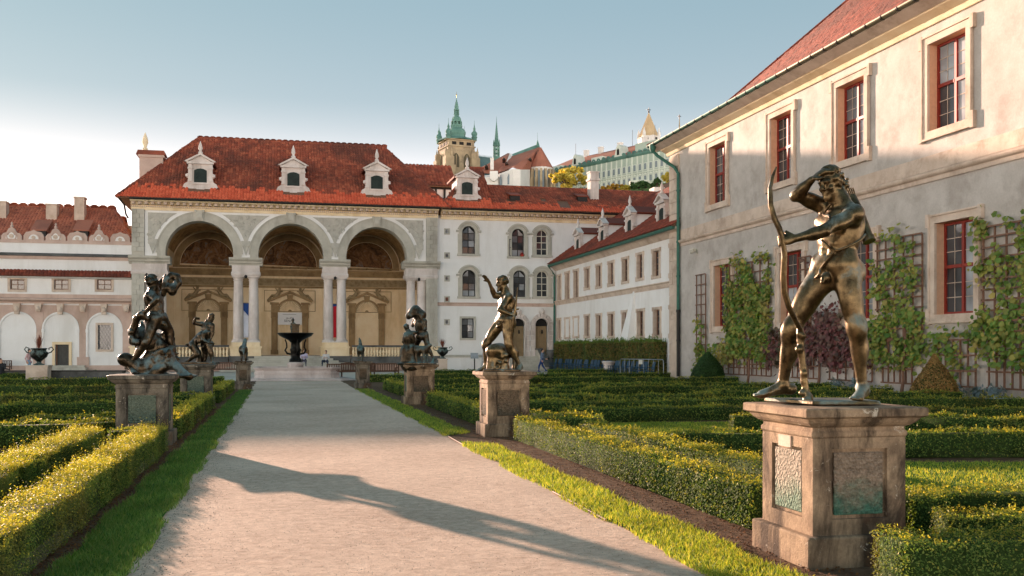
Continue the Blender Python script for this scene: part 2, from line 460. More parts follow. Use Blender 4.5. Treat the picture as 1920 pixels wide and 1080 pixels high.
def figure(S, J, s=1.0, hair=30, beard=False, female=False, seed=1, g=1.0):
    hs = s * 1.02; s = s * g; TLs = s
    A = {k: np.array(v, float) for k, v in J.items() if hasattr(v, '__len__') and not isinstance(v, str)}
    ls, rs, lh, rh = A['lsh'], A['rsh'], A['lhi'], A['rhi']
    cs = (ls + rs) / 2; ch = (lh + rh) / 2; up = unit(cs - ch); TL = np.linalg.norm(cs - ch)
    C = basis(rs - ls, up); r, f, u = C[:, 0], C[:, 1], C[:, 2]
    Pm = basis(rh - lh, up); pr, pf, pu = Pm[:, 0], Pm[:, 1], Pm[:, 2]
    fem = .9 if female else 1.0
    P = lambda x, y, z: cs + (r * x + f * y + u * z) * s
    Q = lambda x, y, z: ch + (pr * x + pf * y + pu * z) * s
    # torso
    S.ell(P(0, -.005, -.13), np.array((.15 * fem, .108, .175)) * s, C, .04 * s)
    S.ell(P(0, -.02, -.04), np.array((.15 * fem, .075, .075)) * s, C, .05 * s)
    mid = (cs * .42 + ch * .58); Mm = basis((rs - ls) + (rh - lh), up)
    S.ell(mid, np.array((.118, .088, TL / s * .33)) * s, Mm, .05 * s)
    S.ell(Q(0, 0, .02), np.array((.148, .105, .1)) * s, Pm, .05 * s)
    for q in (-1, 1):
        if female: S.ell(P(q * .075, .095, -.15), np.array((.058, .052, .055)) * s, C, .015 * s)
        else:
            S.ell(P(q * .074, .062, -.1), np.array((.078, .036, .06)) * s, C, .012 * s)
            S.limb(P(q * .02, .1, -.165), P(q * .13, .075, -.15), .006 * s, .006 * s, .012 * s, sub=True)
        S.ell(P(q * .125, -.035, -.17), np.array((.04, .06, .12)) * s, C, .03 * s)
        S.ell(P(q * .075, -.09, -.1), np.array((.065, .035, .1)) * s, C, .02 * s)
        S.ell(Q(q * .08, -.075, -.03), np.array((.085, .075, .09)) * s, Pm, .02 * s)
        S.ell(Q(q * .112, .015, .07), np.array((.032, .05, .035)) * s, Pm, .03 * s)
        S.limb(A['nek'], (cs + (rs if q > 0 else ls)) / 2 + u * .035 * s, .05 * s, .032 * s, .04 * s)
        S.limb(P(q * .02, .065, -.01), P(q * .14, .03, .02), .014 * s, .014 * s, .015 * s)
    if not female:
        fwd = unit(f + pf)
        for j in range(3):
            for q in (-1, 1):
                c = cs + (ch - cs) * (.47 + .13 * j) + unit(r + pr) * q * .034 * s + fwd * .078 * s
                S.ell(c, np.array((.03, .02, .03)) * s, Mm, .008 * s)
        S.ell(cs + (ch - cs) * .78 + fwd * .102 * s, .012 * s, None, .01 * s, sub=True)
        S.ell(Q(0, .095, -.075), np.array((.03, .03, .035)) * s, Pm, .015 * s); S.limb(Q(0, .115, -.06), Q(0, .13, -.105), .016 * s, .014 * s, .008 * s)
    else:
        S.ell(Q(0, .07, .0), np.array((.1, .05, .08)) * s, Pm, .04 * s)
    # neck and head
    S.limb(cs + u * .01 * s, A['nek'], .062 * s, .053 * s, .03 * s); S.limb(A['nek'], A['hed'], .053 * s, .05 * s, .03 * s)
    hup = A.get('hup', A['hed'] - A['nek'])
    head(S, A['hed'], A['face'], hup, hs, hair, beard, seed)
    # arms
    for n, q in (('l', -1), ('r', 1)):
        sh, el, wr, hd = A[n + 'sh'], A[n + 'el'], A[n + 'wr'], A[n + 'hd']
        d = unit(el - sh); L = np.linalg.norm(el - sh); e = unit(wr - el)
        bend = e - d * (e @ d); bend = unit(bend) if np.linalg.norm(bend) > .15 else f
        S.ell(sh + d * .02 * s, np.array((.064, .064, .075)) * s * fem, basis(np.cross(d, f) + 1e-3, d), .03 * s)
        S.limb(sh, el, .05 * s * fem, .037 * s * fem, .02 * s)
        Md = basis(np.cross(bend, d), d)
        S.ell(sh + d * L * .56 + bend * .02 * s, np.array((.037 * fem, .034 * fem, .085)) * s, Md, .012 * s)
        S.ell(sh + d * L * .45 - bend * .022 * s, np.array((.038 * fem, .033 * fem, .09)) * s, Md, .012 * s)
        S.limb(el, wr, .036 * s * fem, .025 * s * fem, .015 * s)
        Le = np.linalg.norm(wr - el)
        S.ell(el + e * Le * .27 + np.cross(e, bend) * .008 * s, np.array((.043, .041, .085)) * s * fem, basis(np.cross(bend, e), e), .012 * s)
        S.ell(el - d * 0 - bend * .022 * s, .024 * s, None, .015 * s)
        hand(S, wr, hd, A.get(n + 'pl', f), hs, J.get(n + 'mode', 'open'), J.get(n + 'th'))
    # legs
    for n, q in (('l', -1), ('r', 1)):
        hp, kn, an, to = A[n + 'hi'], A[n + 'kn'], A[n + 'an'], A[n + 'to']
        d = unit(kn - hp); L = np.linalg.norm(kn - hp); e = unit(an - kn); Le = np.linalg.norm(an - kn)
        fd = unit(to - an); fw = unit(unit(d - e * .999) if np.linalg.norm(d - e) > .35 else (fd * .7 + pf * .5))
        fw = unit(fw - d * (fw @ d)); sd = np.cross(fw, d)
        Mt = np.stack([sd, fw, d], 1)
        S.limb(hp, kn, .088 * s, .054 * s, .04 * s)
        S.ell(hp + d * L * .45 + fw * .03 * s, np.array((.066, .056, .175)) * s, Mt, .02 * s)
        S.ell(hp + d * L * .68 + fw * .026 * s + sd * .032 * s, np.array((.033, .034, .085)) * s, Mt, .012 * s)
        S.ell(hp + d * L * .7 + fw * .026 * s - sd * .032 * s, np.array((.032, .034, .08)) * s, Mt, .012 * s)
        S.ell(hp + d * L * .45 - fw * .035 * s, np.array((.055, .045, .16)) * s, Mt, .02 * s)
        S.limb(ch - pu * .06 * s, hp + d * L * .5, .055 * s, .05 * s, .03 * s)
        S.ell(kn + fw * .022 * s, np.array((.036, .03, .04)) * s, Mt, .015 * s)
        S.limb(kn - e * .02 * s, an, .054 * s, .031 * s, .035 * s); S.ell(kn + e * Le * .04, np.array((.056, .058, .085)) * s, Mt, .03 * s)
        bk = -unit(fw - e * (fw @ e)); Me = np.stack([np.cross(bk, e), bk, e], 1)
        S.ell(kn + e * Le * .3 + bk * .022 * s + np.cross(bk, e) * .018 * s, np.array((.036, .045, .12)) * s, Me, .012 * s); S.ell(kn + e * Le * .33 + bk * .022 * s - np.cross(bk, e) * .018 * s, np.array((.036, .044, .105)) * s, Me, .012 * s)
        S.ell(kn + e * Le * .38 - bk * .004 * s, np.array((.045, .04, .13)) * s, Me, .02 * s)
        S.limb(kn + e * Le * .12 - bk * .022 * s, an - bk * .012 * s, .024 * s, .016 * s, .02 * s)
        for z in (-1, 1): S.ell(an + np.cross(fd, (0, 0, 1)) * z * .028 * s, .018 * s, None, .015 * s)
        foot(S, an, to, hs * 1.08)

def view_point(d0, px0, z0):
    """joint placer: photo pixel + depth offset -> coordinates local to a figure standing at (px0, d0, z0)"""
    r0 = (px0 - 960) / FPX * d0
    def J(px, py, dy=0.0):
        d = d0 + dy; return np.array(((px - 960) / FPX * d - r0, dy, CAMH + (HZ - py) / FPX * d - z0))
    return J
def leaves(P, N, size, seed, up=.0):
    """quads at P facing roughly N"""
    rg = np.random.default_rng(seed); n = len(P)
    N = N + rg.normal(0, .55, (n, 3)); N[:, 2] += up; N /= np.linalg.norm(N, axis=1)[:, None]
    T = np.cross(N, rg.normal(0, 1, (n, 3))); T /= np.linalg.norm(T, axis=1)[:, None]; B = np.cross(N, T)
    s = (size * rg.uniform(.65, 1.3, n))[:, None]
    V = np.stack([P - T * s, P - B * s * .5 + T * s * .1, P + T * s, P + B * s * .5 + T * s * .1], 1).reshape(-1, 3)
    return V, (np.arange(n)[:, None] * 4 + np.arange(4)[None])

def clump(name, x, y, r, h, n, size, mat, label, cat, group, seed, z=0.0):
    rg = np.random.default_rng(seed); q = rg.normal(0, 1, (n, 3)); q /= np.linalg.norm(q, axis=1)[:, None]; q[:, 2] = abs(q[:, 2])
    P = q * np.array((r, r, h)) * rg.uniform(.4, 1.0, (n, 1)); V, F = leaves(P, q, size, seed, .3)
    tag(link(name, np_mesh(name, V, F, [mat]), None, (x, y, z)), label, cat, group)
M_LAV = leaf_mat('lavender_leaves', [hexc('#6f7f78'), hexc('#8494a0'), hexc('#5b6e62')], .2)
M_BOXCORE = plain_mat('box_gap_shade', hexc('#33441f'), .95, 0, .4, .1, 20)  # dark core colour paints the shade in gaps between leaves
# ------------------------------------------------------------------ materials of the place
M_PLASTER = stone_mat('plaster_white', hexc('#f4f2ee'), hexc('#e9e6e0'), .5, stain=hexc('#d3cfc7'), bump=.12, fine=25, streak=True)
M_PLASTER_W = stone_mat('plaster_cream_worn', hexc('#cac3ba'), hexc('#b3aaa0'), .8, stain=hexc('#9c9288'), bump=.3, fine=14, streak=False)
M_PINK = stone_mat('plaster_pink', hexc('#d3b9a9'), hexc('#bda294'), .8, stain=hexc('#a8917f'), bump=.12, fine=25, streak=True)
M_GREY = stone_mat('stone_grey', hexc('#c9c4b6'), hexc('#b0ab9d'), .9, stain=hexc('#918c80'), bump=.2, streak=True)
M_OCHRE = stone_mat('stone_ochre', hexc('#f8e4c0'), hexc('#ecd0a4'), .8, stain=hexc('#cbb084'), bump=.25, streak=True)
M_OCHRE_D = stone_mat('stone_ochre_trim', hexc('#b3976d'), hexc('#8d7250'), .9, stain=hexc('#6d583c'), bump=.25, streak=True)  # browner trim, darkened further to paint in shade along the mouldings
M_SAND = stone_mat('sandstone_trim', hexc('#dcc9b6'), hexc('#c4ae9a'), 1.1, stain=hexc('#a18b78'), bump=.25)
M_WHITESTONE = stone_mat('stone_white', hexc('#e4dad2'), hexc('#cdbfb5'), .9, stain=hexc('#a0958b'), bump=.15, streak=True)
M_DARKSTONE = stone_mat('stone_dark', hexc('#6d6c68'), hexc('#4c4b49'), 1.1, stain=hexc('#33332f'), bump=.3)
def pedestal_mat(name, a, b, dark, amt):
    t = NT(name); t.set(.88, 0, .25); f = t.noise(46, 5, .75)
    c = t.ramp(t.noise(2.4, 6, .65), [(.35, a), (.65, b)])
    c = t.mix(.45, c, t.ramp(f, [(.3, .35), (.7, 1.0)]), 'MULTIPLY')
    c = t.mix(t.math('MULTIPLY', t.ramp(t.noise(1.7, 6, .72, stretch=(1, 1, .3), dist=.5), [(.5 - amt, 0.0), (.6, 1.0)]), .85), c, dark)
    c = t.mix(t.ramp(t.noise(7, 6, .75, dist=1), [(.62, 0.0), (.67, .8)]), c, hexc('#c3b8a6'))
    c = t.mix(t.ramp(t.noise(1.1, 4, .6), [(.58, 0.0), (.72, .5)]), c, hexc('#9a6a42'))
    t.col(c); t.bump(t.math('ADD', f, t.math('MULTIPLY', t.noise(9, 5, .7), 2.0)), .5, .014); return t.m
M_PED = pedestal_mat('pedestal_sandstone', hexc('#b89e80'), hexc('#86705a'), hexc('#2a2018'), .04)
M_PEDG = pedestal_mat('pedestal_grey', hexc('#958a79'), hexc('#6b6255'), hexc('#26231f'), .05)
M_COPPER = plain_mat('copper_green', hexc('#3f6d5e'), .6, .3, .3)
M_COPPER_B = plain_mat('copper_brown', hexc('#5b5a42'), .5, .4, .35)
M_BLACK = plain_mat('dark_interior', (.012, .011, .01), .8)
M_IRON = plain_mat('iron_dark', (.03, .028, .026), .5, .6)
M_REDW = plain_mat('red_painted_wood', hexc('#8c2f22'), .5, 0, .25)
M_DOORW = stone_mat('door_wood', hexc('#96805f'), hexc('#7b674b'), 1.5, bump=.2, streak=True)
M_BROWNW = plain_mat('brown_wood', hexc('#7a5844'), .65, 0, .3)
M_STEEL = plain_mat('galvanised_steel', hexc('#9ba3a8'), .35, .9, .15)
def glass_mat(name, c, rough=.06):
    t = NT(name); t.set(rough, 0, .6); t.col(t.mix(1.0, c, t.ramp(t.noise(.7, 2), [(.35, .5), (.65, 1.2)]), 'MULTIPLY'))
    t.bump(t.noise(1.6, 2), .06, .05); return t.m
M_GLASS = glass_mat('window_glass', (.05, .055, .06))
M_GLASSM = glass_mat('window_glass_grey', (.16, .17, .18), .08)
M_GLASSL = glass_mat('window_glass_pale', (.35, .37, .38), .1)
def pick_glass(k):  # grey and pale glass colours paint in reflected sky and curtains
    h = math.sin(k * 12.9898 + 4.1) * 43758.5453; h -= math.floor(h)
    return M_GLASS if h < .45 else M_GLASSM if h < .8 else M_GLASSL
TILE_OLD = [hexc('#753d2e'), hexc('#9d5039'), hexc('#8a4532'), hexc('#b06347'), hexc('#7d4032')]
TILE_NEW = [hexc('#cd5a3c'), hexc('#de6e4c'), hexc('#bd4f35')]
M_TILE = tile_mat('roof_tile_old', TILE_OLD, hexc('#54332a'), .75)
M_TILE_N = tile_mat('roof_tile_new', TILE_NEW)
M_TILE_R = tile_mat('roof_tile_red', [hexc('#8f3f2a'), hexc('#743424'), hexc('#9c4e37'), hexc('#633022')], hexc('#512c22'), .6)
M_TILE_B = tile_mat('roof_tile_brown', [hexc('#a8604a'), hexc('#bd755a'), hexc('#935443')], hexc('#754a3d'), .5)

# ------------------------------------------------------------------ ground
def gravel_mat(name, a, b, c):
    t = NT(name); t.set(.95, 0, .15)
    big = t.noise(.28, 5, .6); mid = t.noise(9, 7, .78, stretch=(.85, 1, 1), dist=.4); fine = t.noise(26, 6, .8); vf = t.noise(140, 3, .7)
    q = t.ramp(t.math('ADD', t.math('MULTIPLY', big, .4), t.math('MULTIPLY', mid, .6)), [(.42, a), (.58, b)])
    q = t.mix(t.ramp(fine, [(.55, 0.0), (.72, .75)]), q, c)
    q = t.mix(.35, q, t.ramp(vf, [(.3, .35), (.65, 1.0)]), 'MULTIPLY')
    t.col(q)
    t.bump(t.math('ADD', t.math('MULTIPLY', mid, 1.6), t.math('ADD', fine, t.math('MULTIPLY', vf, .5))), .75, .02)
    return t.m
M_PATH = gravel_mat('path_gravel', hexc('#e9cfb8'), hexc('#c4a994'), hexc('#897363'))
M_GROUND = gravel_mat('yard_gravel', hexc('#d8cbbb'), hexc('#c9bcae'), hexc('#a0948a'))
t_ = NT('soil'); t_.set(.95, 0, .1)
c_ = t_.ramp(t_.noise(5, 6, .7), [(.35, hexc('#4e3a2c')), (.65, hexc('#7d644f'))])
c_ = t_.mix(t_.ramp(t_.noise(22, 5, .7), [(.55, 0.0), (.7, .8)]), c_, hexc('#35261c')); t_.col(c_); t_.bump(t_.noise(24, 5, .75), .9, .03)
M_SOIL = t_.m

struct(MB().add([(-3000, -400, -.02), (3000, -400, -.02), (3000, 4000, -.02), (-3000, 4000, -.02)], [(0, 1, 2, 3)]).build('ground', M_GROUND))

def sheet(name, x0, x1, y0, y1, z, mat, nx, ny, amp, seed):
    """a slightly uneven ground sheet"""
    X, Y = np.meshgrid(np.linspace(x0, x1, nx), np.linspace(y0, y1, ny))
    rg = np.random.default_rng(seed); Z = np.zeros_like(X)
    for i in range(14):
        kx, ky = rg.normal(0, 1.6, 2); Z += np.sin(kx * X + ky * Y + rg.uniform(0, 6.3)) / 14
    V = np.stack([X, Y, z + amp * Z], -1).reshape(-1, 3)
    i = np.arange(nx * ny).reshape(ny, nx)
    F = np.stack([i[:-1, :-1], i[:-1, 1:], i[1:, 1:], i[1:, :-1]], -1).reshape(-1, 4)
    return link(name, np_mesh(name, V, F, [mat], smooth=True))
struct(sheet('path', -1.25, 3.25, -6, 57, -.004, M_PATH, 30, 260, .006, 3))
struct(sheet('garden_bed', 3.2, 21.4, -4, 56.5, -.005, M_SOIL, 60, 120, .012, 4))
o_ = struct(sheet('garden_bed', -30, -1.2, -4, 56.5, -.005, M_SOIL, 70, 120, .012, 5))

# grass: blades as real geometry, thinner with distance
M_GRASS = leaf_mat('grass_green', [hexc('#4a6a33'), hexc('#648a44'), hexc('#7d9a55'), hexc('#567a3c'), hexc('#989f60')], .4, .6, .2)
M_GRASSY = leaf_mat('grass_dry_sunlit', [hexc('#6d8a36'), hexc('#8ba344'), hexc('#b0b35a'), hexc('#7d9a3e'), hexc('#c6bd6c')], .5, .6, .2)  # dry grass, its colour also brightened and yellowed to look sunlit
def turf_mat(name, a, b):
    t = NT(name); t.set(.95, 0, .1); n = t.noise(16, 5, .7)
    t.col(t.ramp(n, [(.35, a), (.65, b)])); t.bump(n, .6, .03); return t.m
M_TURF = turf_mat('turf', hexc('#35551f'), hexc('#4d7029'))

def grass(name, P, hgt, wid, mats, seed=0, z=0.0):
    """one triangle pair per blade at points P (n,2)"""
    rg = np.random.default_rng(seed); n = len(P)
    a = rg.uniform(0, 2 * np.pi, n); lean = rg.normal(0, .45, (n, 2)); h = hgt * rg.uniform(.5, 1.3, n); w = wid * rg.uniform(.7, 1.3, n)
    dx, dy = np.cos(a) * w, np.sin(a) * w
    b0 = np.stack([P[:, 0] - dx, P[:, 1] - dy, np.full(n, z)], 1); b1 = np.stack([P[:, 0] + dx, P[:, 1] + dy, np.full(n, z)], 1)
    m0 = np.stack([P[:, 0] - dx * .6 + lean[:, 0] * h * .4, P[:, 1] - dy * .6 + lean[:, 1] * h * .4, z + h * .6], 1)
    m1 = m0 + np.stack([dx * 1.2, dy * 1.2, np.zeros(n)], 1)
    tp = np.stack([P[:, 0] + lean[:, 0] * h, P[:, 1] + lean[:, 1] * h, z + h], 1)
    V = np.stack([b0, b1, m1, tp, m0], 1).reshape(-1, 3); i = np.arange(n)[:, None] * 5
    F = np.concatenate([i + np.array([[0, 1, 2, 4]]), i + np.array([[4, 2, 3, 3]])])
    F3 = np.concatenate([i + np.array([[0, 1, 2]]), i + np.array([[0, 2, 4]]), i + np.array([[4, 2, 3]])])
    return stuff(link(name, np_mesh(name, V, F3, mats)))

def strip_points(x0, x1, y0, y1, near, far, seed, wob=.05):
    """random points in a strip along the path, dense near the camera"""
    rg = np.random.default_rng(seed); out = []
    y = y0
    while y < y1:
        d = max(y, 4.5); dens = max(far, near * (6.0 / d) ** 1.7); n = int(dens * (x1 - x0) * 1.0)
        P = np.stack([rg.uniform(x0 - .03, x1 + .03, n), rg.uniform(y, y + 1, n)], 1)
        e = wob * (np.sin(P[:, 1] * 2.1 + seed) + np.sin(P[:, 1] * 5.7) * .5 + rg.normal(0, .35, n))
        P = P[(P[:, 0] > x0 + e) & (P[:, 0] < x1 + e)]
        out.append(P); y += 1
    return np.concatenate(out)
def turf(name, pts, z, mat):
    o = MB().add([(x, y, z) for x, y in pts], [list(range(len(pts)))]).build(name, mat); return struct(o)
turf('lawn', [(-1.66, -2), (-1.15, -2), (-1.15, 43.3), (-1.66, 43.3)], .012, M_TURF)
turf('lawn', [(3.2, 19.3), (3.72, 20.3), (3.72, 42.5), (3.2, 43.5)], .012, M_TURF)
turf('lawn', [(3.2, -2), (3.72, -2), (3.72, 17.2), (3.2, 18.3)], .012, M_TURF)
grass('grass', strip_points(-1.7, -1.1, 3.5, 43.5, 7500, 300, 1), .055, .005, [M_GRASS], 1)
P_ = strip_points(3.14, 3.78, 3.5, 43.5, 7500, 300, 2); P_ = P_[(P_[:, 1] < 17.8 + (3.45 - P_[:, 0])) | (P_[:, 1] > 19.4 + (P_[:, 0] - 3.2))]
grass('grass', P_, .055, .005, [M_GRASSY], 2)

# loose grit on the nearest part of the path and fallen leaves on the soil
def grit(name, P, size, mats, seed, zf=.006):
    rg = np.random.default_rng(seed); n = len(P); r = size * rg.uniform(.4, 1.3, n)[:, None, None]
    T = np.array([(1, 0, 0), (0, 1, 0), (-1, 0, 0), (0, -1, 0), (0, 0, .8)], float)[None] * rg.uniform(.6, 1.2, (n, 5, 3))
    a = rg.uniform(0, 6.28, n); c, s = np.cos(a), np.sin(a)
    Rm = np.stack([np.stack([c, -s, 0 * c], 1), np.stack([s, c, 0 * c], 1), np.stack([0 * c, 0 * c, 1 + 0 * c], 1)], 1)
    V = np.einsum('nij,nkj->nki', Rm, T) * r; V[..., 0] += P[:, 0, None]; V[..., 1] += P[:, 1, None]; V[..., 2] += zf
    i = np.arange(n)[:, None] * 5
    F = np.concatenate([i + np.array([q]) for q in ((0, 1, 4), (1, 2, 4), (2, 3, 4), (3, 0, 4))])
    return stuff(link(name, np_mesh(name, V.reshape(-1, 3), F, mats)))
M_GRIT = leaf_mat('grit_stone', [hexc('#8b7b6c'), hexc('#b8a898'), hexc('#6b5d51'), hexc('#cbbcab')], 0.0, .9)
M_LITTER = leaf_mat('leaf_litter', [hexc('#4a2d1c'), hexc('#6f4527'), hexc('#8a5a31'), hexc('#3a2417')], .1, .8)
rg_ = np.random.default_rng(9)
n_ = 7000; yy = 5 + 17 * rg_.random(n_) ** 1.8; grit('grit', np.stack([rg_.uniform(-1.1, 3.15, n_), yy], 1), .006, [M_GRIT], 1, .004)
n_ = 3500; yy = 5 + 25 * rg_.random(n_) ** 1.5; grit('grit', np.stack([-1.08 + rg_.exponential(.12, n_), yy], 1), .008, [M_GRIT], 2, .004)
n_ = 4000; yy = 5 + 26 * rg_.random(n_) ** 1.4; grit('leaf_litter', np.stack([rg_.uniform(3.72, 4.3, n_), yy], 1), .013, [M_LITTER], 3, .006)
n_ = 5000; yy = 5 + 26 * rg_.random(n_) ** 1.4; grit('leaf_litter', np.stack([rg_.uniform(-1.95, -1.66, n_), yy], 1), .013, [M_LITTER], 4, .006)
# rusty metal edging strips beside the right-hand grass
for a_, b_ in (((3.17, 17.3), (3.2, 19.2)), ((3.15, 9.4), (3.16, 11.4)), ((3.15, 5.0), (3.15, 6.6))):
    m_ = MB(); m_.tube([(a_[0], a_[1], .015), (b_[0], b_[1], .015)], .012, 6)
    o_ = m_.build('path_edging', M_BROWNW); tag(o_, {17.3: 'rusty metal edging strip showing in the gap of the right grass verge', 9.4: 'rusty metal edging strip between gravel path and dry right grass', 5.0: 'rusty metal edging strip by the right grass at the bottom edge'}[a_[1]], 'edging', 'edging strips of the path')
# ------------------------------------------------------------------ tiled roofs
def tile_template(w, h, kind):
    if kind == 'pan':      # S-shaped clay tile
        xs = [-.5, -.2, .2, .5]; zs = [0, .24, .24, 0]
    else: xs = [-.48, 0, .48]; zs = [.0, .03, .0]
    k = len(xs); lift = .055 if kind == 'pan' else .02
    V = [(x * w, -h * .10, z * w + lift) for x, z in zip(xs, zs)] + [(x * w, h, z * w + .012) for x, z in zip(xs, zs)] + [(x * w, -h * .10, z * w + lift - (.035 if kind == 'pan' else .016)) for x, z in zip(xs, zs)]
    F = [(i, i + 1, k + i + 1, k + i) for i in range(k - 1)] + [(2 * k + i, 2 * k + i + 1, i + 1, i) for i in range(k - 1)]
    return np.array(V), np.array(F)

def tile_roof(parent, A, B, Cc, D, w, h, mat, kind='pan', new=None, newrows=0, single=0, name='roof_tiles', ridge=True, holes=(), thick=.12, under=None):
    """A-B eave left to right, C-D top right to left; a sloping slab covered with tiles"""
    A, B, Cc, D = [np.array(q, float) for q in (A, B, Cc, D)]
    U = unit(B - A); Nn = unit(np.cross(U, (D + Cc) / 2 - (A + B) / 2)); Vv = np.cross(Nn, U)
    loc = lambda q: np.array(((q - A) @ U, (q - A) @ Vv))
    poly = np.array([loc(q) for q in (A, B, Cc, D)]); off = np.array(root_of(parent).location)
    m = MB(); up = [A, B, Cc, D]; lo = [q - Nn * thick for q in up]
    m.add([tuple(q - Nn * .004) for q in up] + [tuple(q) for q in lo], [(0, 1, 2, 3), (7, 6, 5, 4), (0, 4, 5, 1), (1, 5, 6, 2), (2, 6, 7, 3), (3, 7, 4, 0)])
    m.build('roof_deck', under or M_BROWNW, parent)
    H = poly[:, 1].max(); rows = int(math.ceil(H / h)); C = []; row = []
    rg = np.random.default_rng(int(abs(A[0] * 10 + A[1])) + 3)
    def inside(P):
        r = np.ones(len(P), bool)
        for i in range(4):
            e = poly[(i + 1) % 4] - poly[i]
            if np.linalg.norm(e) < 1e-6: continue
            r &= (e[0] * (P[:, 1] - poly[i][1]) - e[1] * (P[:, 0] - poly[i][0])) > (-w * .25 if kind == 'pan' else w * .3) * np.linalg.norm(e)
        return r
    for j in range(rows):
        x = np.arange(poly[:, 0].min() + w / 2 + (w / 2 if (kind != 'pan' and j % 2) else 0), poly[:, 0].max(), w); P = np.stack([x, np.full(len(x), j * h)], 1)
        P = P[inside(P + np.array((0, h * .45)))]
        for a, b, c, d in holes:
            P = P[~((P[:, 0] > a) & (P[:, 0] < b) & (P[:, 1] > c) & (P[:, 1] < d))]
        C.append(P); row += [j] * len(P)
    C = np.concatenate(C); row = np.array(row); n = len(C)
    TV, TF = tile_template(w, h, kind)
    jit = rg.normal(0, .006, (n, 3)) * np.array((1, 1, .7))
    pos = A + C[:, :1] * U + C[:, 1:] * Vv + jit[:, :1] * U + jit[:, 1:2] * Vv + jit[:, 2:] * Nn
    rowlim = newrows + rg.integers(-1, 2, n) * (newrows > 1) if new else np.zeros(n)
    isnew = (row < rowlim) if new else np.zeros(n, bool)
    dist = np.linalg.norm(pos - np.array((0, 0, CAMH)), axis=1); order = np.argsort(dist)
    one = order[:single]; rest = order[single:]
    if single:
        mes = []
        for mm in ((mat, new) if new else (mat,)):
            mes.append(np_mesh('roof_tile', TV, TF, [mm], smooth=kind == 'pan'))
        Rm = Matrix(((U[0], Vv[0], Nn[0]), (U[1], Vv[1], Nn[1]), (U[2], Vv[2], Nn[2]))).to_4x4()
        for i in one:
            o = link('roof_tile', mes[int(isnew[i])], parent); o.matrix_basis = Matrix.Translation(Vector(pos[i] - off)) @ Rm
    if len(rest):
        q = pos[rest] - off
        V = q[:, None, :] + TV[None, :, 0, None] * U + TV[None, :, 1, None] * Vv + TV[None, :, 2, None] * Nn
        F = (np.arange(len(rest))[:, None, None] * len(TV) + TF[None]).reshape(-1, 4)
        mi = np.repeat(isnew[rest].astype(int), len(TF))
        stuff(link(name, np_mesh(name, V.reshape(-1, 3), F, [mat, new] if new else [mat], mi, smooth=False), parent))
    return U, Vv, Nn

def ridge_tiles(parent, a, b, mat, r=.14, name='ridge_tiles'):
    a, b = np.array(a, float), np.array(b, float); L = np.linalg.norm(b - a); n = max(2, int(L / .42)); m = MB()
    t = (b - a) / L
    for i in range(n):
        p = a + t * (L * i / n); q = a + t * (L * (i + 1.08) / n); m.tube([p, q], [r, r * .86], 8)
    stuff(m.build(name, mat, parent))

def wall_grid(m, F, u0, u1, v0, v1, holes, thick=.45, mi=0, mj=None):
    """wall sheet with rectangular openings and their reveals"""
    us = sorted({u0, u1, *[h[0] for h in holes], *[h[1] for h in holes]}); vs = sorted({v0, v1, *[h[2] for h in holes], *[h[3] for h in holes]})
    us = [u for u in us if u0 <= u <= u1]; vs = [v for v in vs if v0 <= v <= v1]
    for i in range(len(us) - 1):
        for j in range(len(vs) - 1):
            cu, cv = (us[i] + us[i + 1]) / 2, (vs[j] + vs[j + 1]) / 2
            if any(h[0] < cu < h[1] and h[2] < cv < h[3] for h in holes): continue
            m.add([F.P(us[i], vs[j]), F.P(us[i + 1], vs[j]), F.P(us[i + 1], vs[j + 1]), F.P(us[i], vs[j + 1])], [(0, 1, 2, 3)], mi)
    for h in holes:
        c = [(h[0], h[2]), (h[1], h[2]), (h[1], h[3]), (h[0], h[3])]
        for k in range(4):
            a, b = c[k], c[(k + 1) % 4]
            m.add([F.P(*a), F.P(*b), F.P(*b, -thick), F.P(*a, -thick)], [(0, 1, 2, 3)], mi if mj is None else mj)
    # ends, top and back so that the wall is solid
    m.add([F.P(u0, v0), F.P(u0, v1), F.P(u0, v1, -thick - .3), F.P(u0, v0, -thick - .3)], [(0, 1, 2, 3)], mi)
    m.add([F.P(u1, v0), F.P(u1, v1), F.P(u1, v1, -thick - .3), F.P(u1, v0, -thick - .3)], [(0, 1, 2, 3)], mi)
    m.add([F.P(u0, v1), F.P(u1, v1), F.P(u1, v1, -thick - .3), F.P(u0, v1, -thick - .3)], [(0, 1, 2, 3)], mi)
    m.add([F.P(u0, v0, -thick - .3), F.P(u1, v0, -thick - .3), F.P(u1, v1, -thick - .3), F.P(u0, v1, -thick - .3)], [(0, 1, 2, 3)], 0)
    return m

def frame_rect(m, F, a, b, c, d, w, n0, n1, mi=0):
    """four mitre-free bars round an opening"""
    m.fbox(F, a - w, b + w, d, d + w, n0, n1, mi); m.fbox(F, a - w, b + w, c - w, c, n0, n1, mi)
    m.fbox(F, a - w, a, c, d, n0, n1, mi); m.fbox(F, b, b + w, c, d, n0, n1, mi)

